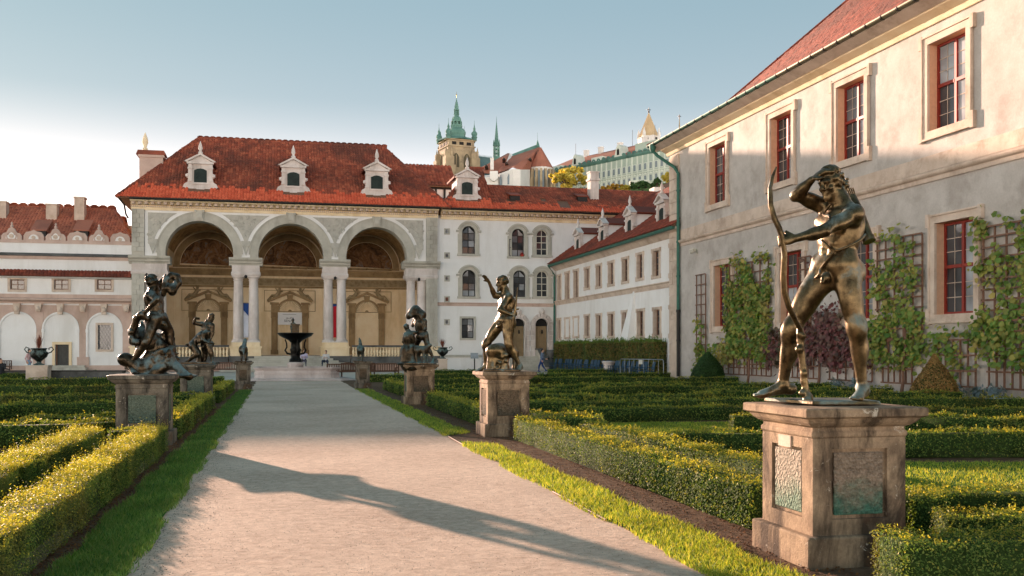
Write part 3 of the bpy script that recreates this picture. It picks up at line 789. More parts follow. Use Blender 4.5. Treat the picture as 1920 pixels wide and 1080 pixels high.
def sash(parent, F, a, b, c, d, nb, mat, nx=2, ny=4, bar=.05, glass=None, arched=False, cut=None):
    """frame, glazing bars and panes of one window, set back by nb"""
    m = MB(); m.fbox(F, a, a + bar * 1.4, c, d, nb, nb + .07); m.fbox(F, b - bar * 1.4, b, c, d, nb, nb + .07)
    m.fbox(F, a + bar * 1.4, b - bar * 1.4, c, c + bar * 1.4, nb, nb + .07); m.fbox(F, a + bar * 1.4, b - bar * 1.4, d - bar * 1.4, d, nb, nb + .07)
    for i in range(1, nx):
        u = a + (b - a) * i / nx; m.fbox(F, u - bar / 2, u + bar / 2, c + bar * 1.4, d - bar * 1.4, nb + .005, nb + .06)
    for j in range(1, ny):
        v = c + (d - c) * j / ny
        for i in range(nx):
            u0 = a + (b - a) * i / nx + (bar / 2 if i else bar * 1.4); u1 = a + (b - a) * (i + 1) / nx - (bar / 2 if i < nx - 1 else bar * 1.4)
            m.fbox(F, u0, u1, v - bar / 2, v + bar / 2, nb + .01, nb + .05)
    m.build('frame', mat, parent)
    off = np.array(root_of(parent).location)
    for i in range(nx):
        for j in range(ny):
            q = MB(); u0, u1 = a + (b - a) * i / nx, a + (b - a) * (i + 1) / nx; v0, v1 = c + (d - c) * j / ny, c + (d - c) * (j + 1) / ny
            tl = .012 * math.sin(i * 3.1 + j * 5.3 + a)
            q.add([F.P(u0, v0, nb + .02 + tl), F.P(u1, v0, nb + .02 - tl), F.P(u1, v1, nb + .024 - tl), F.P(u0, v1, nb + .024 + tl), F.P(u0, v0, nb + .012 + tl), F.P(u1, v0, nb + .012 - tl), F.P(u1, v1, nb + .014 - tl), F.P(u0, v1, nb + .014 + tl)], [(0, 1, 2, 3), (7, 6, 5, 4)])
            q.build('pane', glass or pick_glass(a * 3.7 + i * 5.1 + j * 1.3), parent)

# ------------------------------------------------------------------ the loggia
FL = Frame((0, 82, 0), (1, 0, 0))
lg = thing('loggia_building', 'great loggia with three tall arches under a steep red hipped roof', 'loggia', (.8, 82, 0))
AC = [-6.17, .87, 7.73]; AR = [2.57, 2.57, 2.48]; SPR = 9.3; TOPZ = 12.72; LX0, LX1 = -11.22, 12.74
m = MB()
bnd = [LX0 + .95, -2.65, 4.35, LX1 - .95]
for i in range(3):
    uc, r = AC[i], AR[i]; n = 40
    us = sorted([bnd[i]] + [uc - r] + [uc + r * math.sin(R(-90 + 180 * k / n)) for k in range(1, n)] + [uc + r] + [bnd[i + 1]])
    bt = lambda u: SPR + math.sqrt(max(r * r - (u - uc) ** 2, 0)) if abs(u - uc) < r else 9.0
    for a, b in zip(us[:-1], us[1:]):
        mid = (a + b) / 2; ins = abs(mid - uc) < r
        va = bt(a) if ins else 9.0; vb = bt(b) if ins else 9.0
        if ins and abs(a - uc) >= r - 1e-6: va = SPR
        if ins and abs(b - uc) >= r - 1e-6: vb = SPR
        m.add([FL.P(a, va), FL.P(b, vb), FL.P(b, TOPZ), FL.P(a, TOPZ)], [(0, 1, 2, 3)])
        m.add([FL.P(a, va, -1.3), FL.P(b, vb, -1.3), FL.P(b, TOPZ, -1.3), FL.P(a, TOPZ, -1.3)], [(0, 1, 2, 3)])
    for q in (uc - r, uc + r): m.add([FL.P(q, 9.0), FL.P(q, SPR), FL.P(q, SPR, -1.3), FL.P(q, 9.0, -1.3)], [(0, 1, 2, 3)])
m.build('arcade_wall', M_PLASTER, lg)
for i in range(3):
    m = MB(); uc, r = AC[i], AR[i]
    m.arc(FL, uc, SPR, r - .012, r + .16, -1.32, .09, seg=40); m.arc(FL, uc, SPR, r + .16, r + .62, 0, .06, seg=40); m.arc(FL, uc, SPR, r + .62, r + .72, 0, .11, seg=40)
    for q in (-1, 1):
        e0, e1 = sorted((uc + q * (r - .012), uc + q * (r + .62))); m.fbox(FL, e0, e1, 9.0, SPR, -.0, .06)
        e0, e1 = sorted((uc + q * (r - .012), uc + q * (r + .1))); m.fbox(FL, e0, e1, 9.0, SPR, -1.32, -.002)
    a = m.build('archivolt', M_GREY, lg)
    m = MB(); S_ = [(-.28, r + .05), (.28, r + .05), (.36, r + .82), (-.36, r + .82)]
    m.prism(FL, [(uc + x, SPR + y) for x, y in S_], .06, .2); m.prism(FL, [(uc - .2, SPR + r + .2), (uc + .2, SPR + r + .2), (uc + .22, SPR + r + .65), (uc - .22, SPR + r + .65)], .2, .3)
    for q in (-1, 1): m.lathe([(.09, -.1), (.09, .1)], FL.P(uc + q * .3, SPR + r + .74, .2), 8)
    m.build('keystone', M_GREY, lg, bevel=.02)
# carved spandrel panels
def spandrel(ucl, rl, ucr, rr, flat=None):
    pts = []; gap = .98; zt = 12.42
    if ucl is not None:
        q = rl + gap; a0 = math.asin(min(1, (zt - SPR) / q)); pts += [(ucl + q * math.cos(a), SPR + q * math.sin(a)) for a in np.linspace(a0, R(15), 10)]
    if ucr is not None:
        q = rr + gap; a0 = math.asin(min(1, (zt - SPR) / q)); L = [(ucr - q * math.cos(a), SPR + q * math.sin(a)) for a in np.linspace(R(15), a0, 10)]
        if ucl is None: pts += [(flat, zt), (flat, 10.0)] + [p for p in L if p[0] > flat + .1]
        else:
            z0 = max(pts[-1][1], L[0][1]); pts += L
    else: pts += [(flat, 10.0), (flat, zt)]
    return pts
M_CARVE = stone_mat('carved_relief', hexc('#c4bfb2'), hexc('#aba79c'), 2.4, bump=1.0, fine=3.5)
for args in ((None, 0, AC[0], AR[0], LX0 + 1.2), (AC[0], AR[0], AC[1], AR[1], None), (AC[1], AR[1], AC[2], AR[2], None), (AC[2], AR[2], None, 0, LX1 - 1.2)):
    P_ = spandrel(*args); m = MB(); m.prism(FL, P_, 0, .05)
    cu = np.mean([p[0] for p in P_]); zz = 11.6; rg = np.random.default_rng(int(cu * 10) + 99)
    pa = np.array(P_)
    for k in range(70):                                   # raised scrolls and leaves of the relief
        u, v = rg.uniform(pa[:, 0].min(), pa[:, 0].max()), rg.uniform(10.3, 12.3)
        ins = False
        for i in range(len(pa)):
            x1, y1 = pa[i]; x2, y2 = pa[(i + 1) % len(pa)]
            if (y1 > v) != (y2 > v) and u < (x2 - x1) * (v - y1) / (y2 - y1) + x1: ins = not ins
        if ins:
            a = rg.uniform(0, 6.28); L = [FL.P(u + .12 * (1 - .1 * q) * math.cos(a + q * .9), v + .12 * (1 - .1 * q) * math.sin(a + q * .9), .05) for q in range(5)]; m.tube(L, [.02, .035, .04, .035, .02], 5)
    uu = (args[4] + (.35 if args[0] is None else -.35)) if args[4] is not None else cu
    m.prism(FL, [(uu - .3, 9.95), (uu + .3, 9.95), (uu + .36, 10.35), (uu - .36, 10.35)], .05, .16); m.prism(FL, [(uu, 9.2), (uu + .26, 9.95), (uu - .26, 9.95)], .0, .12)
    m.build('spandrel_relief', M_CARVE, lg)

# quoined end pilasters: each block a part
bw = {}
def block_column(parent, F, u0, u1, v0, v1, courses, n0, n1, mat, split=False, name='ashlar_block', gap=.022):
    h = (v1 - v0) / courses
    for j in range(courses):
        cuts = [u0, u1]
        if split:
            k = .62 if j % 2 else .38; cuts = [u0, u0 + (u1 - u0) * k, u1]
        for a, b in zip(cuts[:-1], cuts[1:]):
            m = MB(); m.fbox(F, a + gap / 2, b - gap / 2, v0 + j * h + gap / 2, v0 + (j + 1) * h - gap / 2, n0, n1 + .008 * math.sin(j * 2.7 + a * 5)); m.build(name, mat, parent)
m = MB()
m.fbox(FL, LX0 + .02, LX0 + .93, .0, TOPZ, -1.28, .1); m.build('end_pier', M_GREY, lg)
m = MB(); m.fbox(FL, LX1 - .93, LX1 - .02, .0, TOPZ, -1.28, .1); m.build('end_pier', M_GREY, lg)
for a, b in ((LX0, LX0 + .95), (LX1 - .95, LX1)):
    block_column(lg, FL, a, b, 9.35, TOPZ - .05, 9, .1, .17, M_GREY, True); block_column(lg, FL, a, b, 1.9, 7.6, 14, .1, .17, M_GREY, True)

# piers: cornice, entablature block, paired columns, bases
piers = [(LX0, -8.6), (-3.72, -1.58), (3.35, 5.36), (10.1, LX1)]
col_me = None
for i, (a, b) in enumerate(piers):
    m = MB()
    ex = .22
    prof = [(-1.3, 8.42), (.02, 8.42), (.06, 8.52), (.2, 8.62), (.22, 8.72), (.42, 8.86), (.46, 9.02), (-1.3, 9.05)]
    m.sweep(FL, prof, a - ex, b + ex)
    m.build('impost_cornice', M_GREY, lg)
    m = MB(); m.fbox(FL, a + .006, b - .006, 7.9, 8.42, -1.29, .115); m.sweep(FL, [(-1.3, 7.62), (.14, 7.62), (.17, 7.78), (.12, 7.9), (-1.3, 7.9)], a - .06, b + .06); m.build('entablature_block', M_WHITESTONE, lg)
    m = MB(); m.fbox(FL, a - .12, b + .12, 1.2, 1.85, -1.4, .2); m.fbox(FL, a - .2, b + .2, 1.85, 1.98, -1.42, .28); m.fbox(FL, a - .02, b + .02, 1.98, 2.3, -1.2, .12); m.build('pier_plinth', M_OCHRE, lg)
    m = MB(); m.fbox(FL, a - .2, b + .2, .72, 1.2, -1.45, .32); m.build('dark_footing', M_DARKSTONE, lg)
    cs = [a + .48, b - .48] if 0 < i < 3 else ([b - .48, b - 1.36] if i == 0 else [a + .48, a + 1.36])
    for cu in cs:
        for dn in (-.42,):
            c = FL.P(cu, 0, dn + .02)
            m = MB(); m.lathe([(.40, 2.55), (.405, 3.6), (.385, 5.5), (.35, 7.0), (.345, 7.2)], c, 24); m.build('column_shaft', M_WHITESTONE, lg)
            m = MB(); m.lathe([(.345, 7.2), (.39, 7.23), (.39, 7.27), (.35, 7.29), (.36, 7.36), (.44, 7.45), (.46, 7.5)], c, 24); m.fbox(FL, cu - .47, cu + .47, 7.5, 7.62, dn - .45, dn + .49); m.build('column_capital', M_WHITESTONE, lg)
            m = MB(); m.fbox(FL, cu - .52, cu + .52, 2.3, 2.38, dn - .5, dn + .54); m.lathe([(.52, 2.38), (.53, 2.44), (.47, 2.48), (.48, 2.52), (.42, 2.56)], c, 24); m.build('column_base', M_WHITESTONE, lg)
# floor, back wall, vaults
BK = 9.7
m = MB(); m.fbox(FL, LX0 + .1, LX1 - .1, .0, 1.18, -BK - .3, -.35); m.build('podium', M_PINK, lg)
m = MB(); m.fbox(FL, -10.95, 12.45, 1.18, 1.21, -BK, -.3); m.build('floor_slab', M_WHITESTONE, lg)
FB = Frame((0, 82 + BK, 0), (1, 0, 0))
m = MB(); m.fbox(FB, -11.2, 12.7, 0, 13.2, -.5, 0); m.build('back_wall', M_OCHRE, lg)
m = MB(); m.box(-11.2, -10.8, 83.35, 82 + BK - .005, 0, 13.2); m.box(12.3, 12.7, 83.35, 82 + BK - .005, 0, 13.2); m.build('side_wall', M_OCHRE, lg)
t_ = NT('vault_fresco'); t_.set(.9, 0, .15)
c_ = t_.ramp(t_.noise(1.1, 6, .7, dist=1.2), [(.3, hexc('#7a5f40')), (.5, hexc('#b59468')), (.7, hexc('#d2b486'))])
v_ = t_.n('ShaderNodeTexVoronoi'); v_.inputs['Scale'].default_value = 1.6; t_.l(t_.tc.outputs['Object'], v_.inputs['Vector'])
c_ = t_.mix(.4, c_, t_.ramp(v_.outputs['Distance'], [(.1, .35), (.6, 1.0)]), 'MULTIPLY'); t_.col(c_); t_.bump(t_.noise(5, 5), .5, .05)
M_VAULT = t_.m
t_ = NT('lunette_painting'); t_.set(.8, 0, .2)
n1_ = t_.noise(.9, 7, .75, dist=2.0); c_ = t_.ramp(n1_, [(.3, hexc('#2f261c')), (.45, hexc('#66492f')), (.55, hexc('#8f6540')), (.64, hexc('#777872')), (.75, hexc('#b39c78'))])
t_.col(t_.mix(.5, c_, t_.ramp(t_.noise(4, 6, .8, dist=1.5), [(.35, .3), (.65, 1.1)]), 'MULTIPLY'))
M_LUN = t_.m
for i in range(3):
    uc, r = AC[i], 3.05; L0, L1 = -1.33, -BK + .02
    m = MB(); n = 24; vs = []; fs = []
    for k in range(n + 1):
        a = R(180 * k / n)
        for nn in (L0, L1): vs.append(FL.P(uc + r * math.cos(a), SPR - .1 + r * math.sin(a), nn))
    fs = [(2 * k, 2 * k + 1, 2 * k + 3, 2 * k + 2) for k in range(n)]
    m.add(vs, fs, 0, True); m.build('vault', M_VAULT, lg)
    m = MB(); P_ = [(uc + 2.35 * math.cos(R(a)), SPR - .15 + 2.35 * math.sin(R(a))) for a in range(0, 181, 8)]; m.prism(FB, P_, .0, .06); m.build('lunette_painting', M_LUN, lg)
    m = MB(); m.arc(FB, uc, SPR - .15, 2.4, 2.65, 0, .14, seg=28); m.arc(FB, uc, SPR - .15, 2.65, 2.95, 0, .1, seg=28); m.fbox(FB, uc - 2.95, uc + 2.95, SPR - .33, SPR - .155, 0, .16)
    for q in range(-3, 4): m.lathe([(.09, -.08), (.11, 0), (.08, .09)], FB.P(uc + q * .75, SPR - .24, .17), 8)
    m.build('lunette_moulding', M_OCHRE_D, lg)
# filling above the vaults so the interior stays closed
m = MB(); m.fbox(FL, LX0 + .1, LX1 - .1, 12.72, 13.1, -BK - .3, -.0); m.build('ceiling_slab', M_OCHRE, lg)
for q in (-9.6, -2.65, 4.3, 11.3):
    m = MB(); m.fbox(FL, max(q - .55, -10.8), min(q + .55, 12.3), 9.2, 12.7, -BK, -1.34); m.build('vault_pier', M_OCHRE, lg)
# frieze, cornices, panels and niches of the back wall
m = MB(); m.sweep(FB, [(0, 8.3), (.1, 8.3), (.22, 8.5), (.4, 8.75), (.42, 8.88), (0, 8.9)], -10.8, 12.3); m.sweep(FB, [(0, 7.25), (.1, 7.25), (.16, 7.4), (0, 7.42)], -10.8, 12.3); m.build('wall_cornice', M_OCHRE_D, lg)
M_FRZ = stone_mat('frieze_scrolls', hexc('#b39f7c'), hexc('#86724f'), 3, bump=.8, fine=6)
m = MB(); m.fbox(FB, -10.8, 12.3, 7.44, 8.1, 0, .04)
rg = np.random.default_rng(4)
for k in range(56):
    u = -10.6 + k * .41; q = 1 if k % 2 else -1; L = [FB.P(u + (.2 - .026 * j) * math.cos(j * .85) * q, 7.77 + (.26 - .034 * j) * math.sin(j * .85), .05) for j in range(7)]; m.tube(L, [.025, .04, .045, .04, .04, .035, .03], 5)
m.build('frieze', M_FRZ, lg)
for i in range(3):
    uc = AC[i]
    m = MB(); w = 1.02
    for q in (-1, 1):
        e0, e1 = sorted((uc + q * 1.08, uc + q * 1.62)); m.fbox(FB, e0, e1, 1.7, 4.55, 0, .16); m.fbox(FB, e0 - .04, e1 + .04, 4.55, 5.1, 0, .22); m.fbox(FB, e0 - .02, e1 + .02, 5.1, 5.75, 0, .18); m.fbox(FB, e0 - .12, e1 + .12, 5.75, 5.95, 0, .34)
        m.fbox(FB, e0 + .1, e1 - .1, 1.9, 4.4, .16, .2); m.fbox(FB, e0 - .06, e1 + .06, 1.3, 1.7, 0, .24)
        for k in range(4): m.tube([FB.P(e0 + .1 + .1 * k, 4.62, .23), FB.P(e0 + .14 + .1 * k, 5.04, .25)], .035, 5)
        m.prism(FB, [(uc, 7.0), (uc, 6.78), (uc + q * 1.9, 5.95), (uc + q * 2.02, 6.08)][::q], 0, .36)
    m.arc(FB, uc, 5.1, w + .01, w + .16, 0, .2, seg=20)
    m.prism(FB, [(uc - .2, 6.1), (uc + .2, 6.1), (uc + .28, 6.62), (uc - .28, 6.62)], 0, .3)
    m.build('niche_surround', M_OCHRE_D, lg)
    m = MB(); nr = 19
    for k in range(nr):
        a = R(6 + 168 * k / (nr - 1)); m.tube([FB.P(uc + .16 * math.cos(a), 5.16 + .16 * math.sin(a), .06), FB.P(uc + .95 * math.cos(a), 5.12 + .95 * math.sin(a), .035)], [.02, .07], 6)
    m.fbox(FB, uc - 1.02, uc + 1.02, 4.96, 5.08, 0, .2); m.build('shell', M_OCHRE, lg)
    m = MB(); m.prism(FB, [(uc + 1.02 * math.cos(R(a)), 5.08 + 1.02 * math.sin(R(a))) for a in range(0, 181, 9)], 0, .012); m.build('shell_ground', M_FRZ, lg)  # dark disc paints the shade of a recess that has no depth
    m = MB(); m.fbox(FB, uc - 1.06, uc + 1.06, 1.7, 4.95, 0, .01); m.build('niche_ground', M_OCHRE, lg)
    for q in (-1, 1):                                    # reclining stucco figures on the pediment slopes
        S = Sculpt(); b = lambda x, z, n=.22: np.array(FB.P(uc + q * x, z, n)) - np.array(lg.location)
        S.limb(b(.95, 6.85), b(1.15, 6.55), .16, .19, .1); S.ell(b(.9, 7.15, .25), .13, None, .04); S.limb(b(1.15, 6.5), b(1.55, 6.55, .34), .16, .11, .08); S.limb(b(1.55, 6.55, .34), b(1.95, 6.15, .3), .1, .07, .05)
        S.limb(b(.95, 6.9), b(.65, 6.95, .3), .075, .06, .05); S.limb(b(1.0, 6.9), b(1.25, 7.2, .28), .07, .05, .05); S.limb(b(1.2, 6.45, .2), b(1.8, 6.12, .2), .12, .08, .08)
        V, F = S.mesh(.035, 1); link('stucco_figure', np_mesh('stucco_figure', V, F, [M_FRZ], smooth=True), lg)
    m = MB()
    for e in (uc - 2.3, uc + 2.3):
        pass
    frame_rect(m, FB, uc - 2.2, uc + 2.2, 5.2, 7.0, .05, 0, .05); m.build('wall_panel_moulding', M_OCHRE_D, lg)
for q in (-9.6, -2.65, 4.3, 11.3):
    m = MB(); e0, e1 = max(q - .6, -10.8), min(q + .6, 12.3); m.fbox(FB, e0, e1, 1.2, 7.25, 0, .14); m.fbox(FB, e0 + .15, e1 - .15, 1.9, 6.7, .14, .18); m.fbox(FB, e0 - .05, e1 + .05, 6.9, 7.24, 0, .2); m.build('wall_pilaster', M_OCHRE, lg)
# balustrades: each baluster its own part
m = MB(); m.lathe([(.1, 0), (.1, .06), (.055, .1), (.075, .2), (.11, .34), (.09, .46), (.05, .6), (.06, .66), (.1, .7), (.1, .76)], (0, 0, 0), 10); bal = m.mesh('baluster', M_OCHRE)
for u0, u1 in ((-8.3, -3.95), (5.7, 9.85)):
    m = MB(); m.fbox(FL, u0, u1, 1.02, 1.16, .02, .3); m.fbox(FL, u0, u1, 1.92, 2.08, .0, .32); m.build('balustrade_rail', M_DARKSTONE, lg)
    n = 17
    for k in range(n):
        u = u0 + (u1 - u0) * (k + .5) / n; p = FL.P(u, 1.16, .16); link('baluster', bal, lg, Vector(p) - lg.location)
for a, b in ((LX0, -4.0), (5.6, LX1)):
    m = MB(); m.fbox(FL, a, b, .62, 1.02, -.3, .4); m.build('footing_course', M_DARKSTONE, lg)
# open stairs to the central arch: each step a part
for k in range(7):
    m = MB(); e = .42 * k; m.fbox(FL, -2.0 - e, 3.75 + e, 1.2 - .17 * (k + 1) + .0, 1.2 - .17 * k - .004 * (k > 0), -.3 + .0, .38 * (k + 1)); m.build('step', M_GREY, lg)
# hanging flags between the columns, exhibition board in the middle niche
fl_ = thing('flag', 'hanging flag with blue wedge and pale lower part between the left pair of columns', 'flag', FL.P(-2.65, 2.5, -.4), 'flags hanging between the columns')
M_FB = plain_mat('flag_blue', hexc('#1d3f78'), .8); M_FW = plain_mat('flag_white', hexc('#c9ccd6'), .8); M_FR = plain_mat('flag_red', hexc('#b8202c'), .8)
def flag(t, u, mats):
    F = Frame(FL.P(u, 0, -.45), (1, 0, 0)); m = MB(); w = .3
    for nn, z0, z1, mi in ((.0, 2.7, 5.4, 0),):
        for k in range(12):
            za, zb = z0 + (z1 - z0) * k / 12, z0 + (z1 - z0) * (k + 1) / 12; ya, yb = .05 * math.sin(k * .7), .05 * math.sin((k + 1) * .7)
            m.add([F.P(-w, za, ya), F.P(w, za, ya + .03), F.P(w, zb, yb + .03), F.P(-w, zb, yb), F.P(-w, za, ya - .008), F.P(w, za, ya + .022), F.P(w, zb, yb + .022), F.P(-w, zb, yb - .008)], [(0, 1, 2, 3), (7, 6, 5, 4)], 0)
    m.build('cloth', mats[0], t)
    m = MB(); m.prism(F, [(-w, 5.42), (-w, 4.98 if len(mats) < 3 else 5.2), (w, 4.3 if len(mats) < 3 else 5.3), (w, 5.42)][::-1], .09, .1); m.build('blue_wedge', mats[1], t)
    m = MB(); m.tube([F.P(-w - .1, 5.45, .0), F.P(w + .1, 5.45, .0)], .025, 6); m.build('pole', M_IRON, t)
flag(fl_, -2.65, (M_FW, M_FB))
fr_ = thing('flag', 'hanging flag with narrow blue top and long red field between the right pair of columns', 'flag', FL.P(4.36, 2.5, -.4), 'flags hanging between the columns')
flag(fr_, 4.36, (M_FR, M_FB, 0))
FS_ = Frame(FB.P(AC[1], 0, .25), (1, 0, 0))
sg = thing('exhibition_board', 'white board with small black lettering in the middle niche', 'sign', FS_.P(0, 3.4, 0))
MB().fbox(FS_, -1.05, 1.05, 3.95, 5.05, 0, .05).build('panel', plain_mat('sign_white', hexc('#dcdcda'), .6, 0, .04), sg, bevel=.01)
def text(body, size, F, u, v, n, mat, parent, name='lettering', ex=.004, spacing=1.0):
    c = bpy.data.curves.new(name, 'FONT'); c.body = body; c.size = size; c.align_x = 'CENTER'; c.extrude = ex; c.space_character = spacing
    o = bpy.data.objects.new(name, c); COL.objects.link(o); dg = bpy.context.evaluated_depsgraph_get(); dg.update()
    me = bpy.data.meshes.new_from_object(o.evaluated_get(dg)); bpy.data.objects.remove(o); me.materials.clear(); me.materials.append(mat)
    q = link(name, me, parent); Rm = Matrix(((F.U[0], F.V[0], F.N[0]), (F.U[1], F.V[1], F.N[1]), (F.U[2], F.V[2], F.N[2]))).to_4x4()
    q.matrix_basis = Matrix.Translation(Vector(F.P(u, v, n)) - root_of(parent).location) @ Rm
    return q
M_INK = plain_mat('ink', (.03, .03, .035), .7)
text('SENÁT', .3, FS_, -.05, 4.2, .054, M_INK, sg, spacing=1.05); text('do dění', .24, FS_, .0, 4.47, .054, M_INK, sg, spacing=.9); 
m = MB(); m.fbox(FS_, -.55, .55, 4.86, 4.885, .05, .055); m.fbox(FS_, -.62, -.58, 4.85, 4.9, .05, .055); m.build('small_print', M_INK, sg)
# main cornice (runs on over the east wing), blocks, gutter
def main_cornice(parent, F, u0, u1, dz=0.0, sp=.47):
    m = MB(); m.sweep(F, [(0, 12.6), (.1, 12.6), (.12, 12.78), (.16, 12.8), (.16, 12.96), (0, 12.98)], u0, u1); m.sweep(F, [(0, 13.0), (.14, 13.0), (.2, 13.04), (.2, 13.2), (0, 13.2)], u0, u1); m.sweep(F, [(0, 13.2), (.6, 13.2), (.7, 13.26), (.74, 13.4), (0, 13.44)], u0, u1); m.build('cornice', M_OCHRE, parent)
    n = int((u1 - u0) / sp); b = MB(); b.fbox(F, -.12, .12, 13.005, 13.195, .2, .56)
    off = np.array(F.P(0, 0)); me = b.mesh('modillion', M_SAND, F.P(0, 13.1))
    for k in range(n): link('modillion', me, parent, Vector(F.P(u0 + (k + .5) * (u1 - u0) / n, 13.1)) - root_of(parent).location)
    m = MB(); n = int((u1 - u0) / .16)
    for k in range(n): m.fbox(F, u0 + k * .16, u0 + k * .16 + .09, 12.82, 12.93, .16, .21)
    stuff(m.build('dentils', M_SAND, parent))
    m = MB(); m.sweep(F, [(.74, 13.36), (.8, 13.3), (.93, 13.3), (.98, 13.38), (.98, 13.44), (.74, 13.44)], u0, u1); m.build('gutter', M_IRON, parent)
main_cornice(lg, FL, LX0 - .05, LX1 + .05)
# roof
EZ, EY = 13.46, 81.05
rl, rr_ = (-6.7, 88, 19.6), (8.85, 88, 19.6); el_, er_ = (-12.2, EY, EZ), (13.7, EY, EZ); bl_, br_ = (-12.2, 95, EZ), (13.7, 95, EZ)
DORM = [(-6.12, 14.25), (1.05, 14.25), (7.75, 14.25)]
sl = math.hypot(88 - EY, 19.6 - EZ)
tile_roof(lg, el_, er_, rr_, rl, .235, .33, M_TILE, 'pan', M_TILE_N, 5, holes=[(x + 12.2 - .8, x + 12.2 + .8, .95, 3.6) for x, z in DORM])
tile_roof(lg, bl_, el_, rl, rl, .36, .40, M_TILE, 'pan'); tile_roof(lg, er_, br_, rr_, rr_, .25, .33, M_TILE, 'pan', M_TILE_N, 3); tile_roof(lg, br_, bl_, rl, rr_, .5, .5, M_TILE, 'pan')
for a, b in ((rl, rr_), (el_, rl), (er_, rr_), (bl_, rl), (br_, rr_)): ridge_tiles(lg, a, b, M_TILE)
# dormers: part of the roof's building, each with its own pieces below it
M_SHUT = stone_mat('green_shutter', hexc('#34403c'), hexc('#242d2a'), 2, bump=.2, streak=True)
def dormer(parent, F, uc, zb, s=1.0, depth=3.2, mat=M_WHITESTONE, roofmat=M_TILE, slope=.87, side=None, label=None):
    g = MB(); P = lambda x, z: (uc + x * s, zb + z * s)
    outline = [(-1.28, 0), (-1.35, .25), (-1.22, .55), (-.98, .7), (-.92, 1.0), (-1.08, 1.1), (-1.08, 1.32), (-.92, 1.4), (-.92, 2.12), (.92, 2.12), (.92, 1.4), (1.08, 1.32), (1.08, 1.1), (.92, 1.0), (.98, .7), (1.22, .55), (1.35, .25), (1.28, 0)]
    g.prism(F, [P(*q) for q in outline][::-1], -.2, 0)
    for q in (-1, 1):
        e = sorted((q * .62, q * .92)); g.fbox(F, uc + e[0] * s, uc + e[1] * s, zb + .75 * s, zb + 2.1 * s, 0, .1); g.lathe([(.13 * s, -.1), (.13 * s, .1)], F.P(uc + q * 1.0 * s, zb + 1.2 * s, .05), 10)
        g.fbox(F, uc + (e[0] - .05) * s, uc + (e[1] + .05) * s, zb + 1.72 * s, zb + 1.84 * s, 0, .16)
    g.fbox(F, uc - .3 * s, uc + .3 * s, zb + .12 * s, zb + .45 * s, 0, .06)
    g.fbox(F, uc - .62 * s, uc + .62 * s, zb + .52 * s, zb + .66 * s, 0, .09)
    g.fbox(F, uc - 1.02 * s, uc + 1.02 * s, zb + 2.12 * s, zb + 2.28 * s, -.2, .2)
    for q in (-1, 1): g.prism(F, [(uc, zb + 2.98 * s), (uc, zb + 2.8 * s), (uc + q * 1.0 * s, zb + 2.28 * s), (uc + q * 1.22 * s, zb + 2.3 * s)][::q], -.2, .24)
    g.prism(F, [(uc - .9 * s, zb + 2.28 * s), (uc + .9 * s, zb + 2.28 * s), (uc, zb + 2.82 * s)], -.15, .05)
    d = g.build('dormer', mat, parent)
    if label: d['label'] = label
    g = MB(); W = .48 * s; g.prism(F, [(uc - W, zb + .68 * s), (uc + W, zb + .68 * s), (uc + W, zb + 1.62 * s), (uc + W * .5, zb + 1.74 * s), (uc, zb + 1.78 * s), (uc - W * .5, zb + 1.74 * s), (uc - W, zb + 1.62 * s)], 0, .03)
    for k in range(7): g.fbox(F, uc - W + k * W * 2 / 7 + .01, uc - W + (k + 1) * W * 2 / 7 - .01, zb + .7 * s, zb + 1.6 * s, .03, .045 + .004 * (k % 2))
    g.build('shutter', M_SHUT, d)
    g = MB(); g.lathe([(.17 * s, 0), (.17 * s, .12 * s), (.08 * s, .2 * s), (.17 * s, .4 * s), (.13 * s, .62 * s), (.03 * s, .95 * s), (.01, 1.0 * s)], F.P(uc, zb + 2.95 * s, 0), 10); g.build('finial', mat, d)
    g = MB(); g.fbox(F, uc - .8 * s, uc + .8 * s, zb - .3, zb + 2.2 * s, -depth, -.2); g.build('dormer_cheek', side or M_COPPER, d)
    g = MB()
    for q in (-1, 1): g.prism(F, [(uc, zb + 3.0 * s), (uc, zb + 2.86 * s), (uc + q * 1.1 * s, zb + 2.2 * s), (uc + q * 1.15 * s, zb + 2.32 * s)][::q], -depth - .8, -.21)
    g.build('dormer_roof', roofmat, d)
    return d
FD = Frame((0, 82.15, 0), (1, 0, 0))
for i, (x, z) in enumerate(DORM): dormer(lg, FD, x, z)
# chimney with finial behind the left hip
m = MB(); m.box(-11.0, -9.2, 84.6, 85.8, 14.5, 17.2); m.box(-11.1, -9.1, 84.5, 85.9, 17.2, 17.4); m.build('chimney', M_PINK, lg)
m = MB(); m.prism(Frame((-10.1, 84.5, 0), (1, 0, 0)), [(-1.15, 17.4), (1.15, 17.4), (1.0, 17.75), (-1.0, 17.75)], -1.4, .05); m.build('chimney_cap', M_TILE, lg)
m = MB(); m.lathe([(.2, 0), (.2, .2), (.1, .3), (.24, .7), (.2, 1.0), (.02, 1.5)], (-10.6, 85.0, 17.75), 10); m.build('chimney_finial', M_OCHRE, lg)
# rainwater pipe at the left corner
m = MB(); m.tube([(-12.0, 81.2, 13.3), (-11.7, 81.5, 12.9), (-11.6, 81.7, 12.2), (-11.45, 81.85, 11.9)], .07, 8); m.build('rain_pipe', M_IRON, lg)
# lion-head spouts? small dark wall lamps on the entablature blocks
for q in (-2.65, 4.36, -10.1, 11.2):
    m = MB(); m.lathe([(.02, 0), (.1, .05), (.12, .2), (.05, .3)], FL.P(q, 7.38, .1), 8); m.build('wall_lamp', M_IRON, lg)
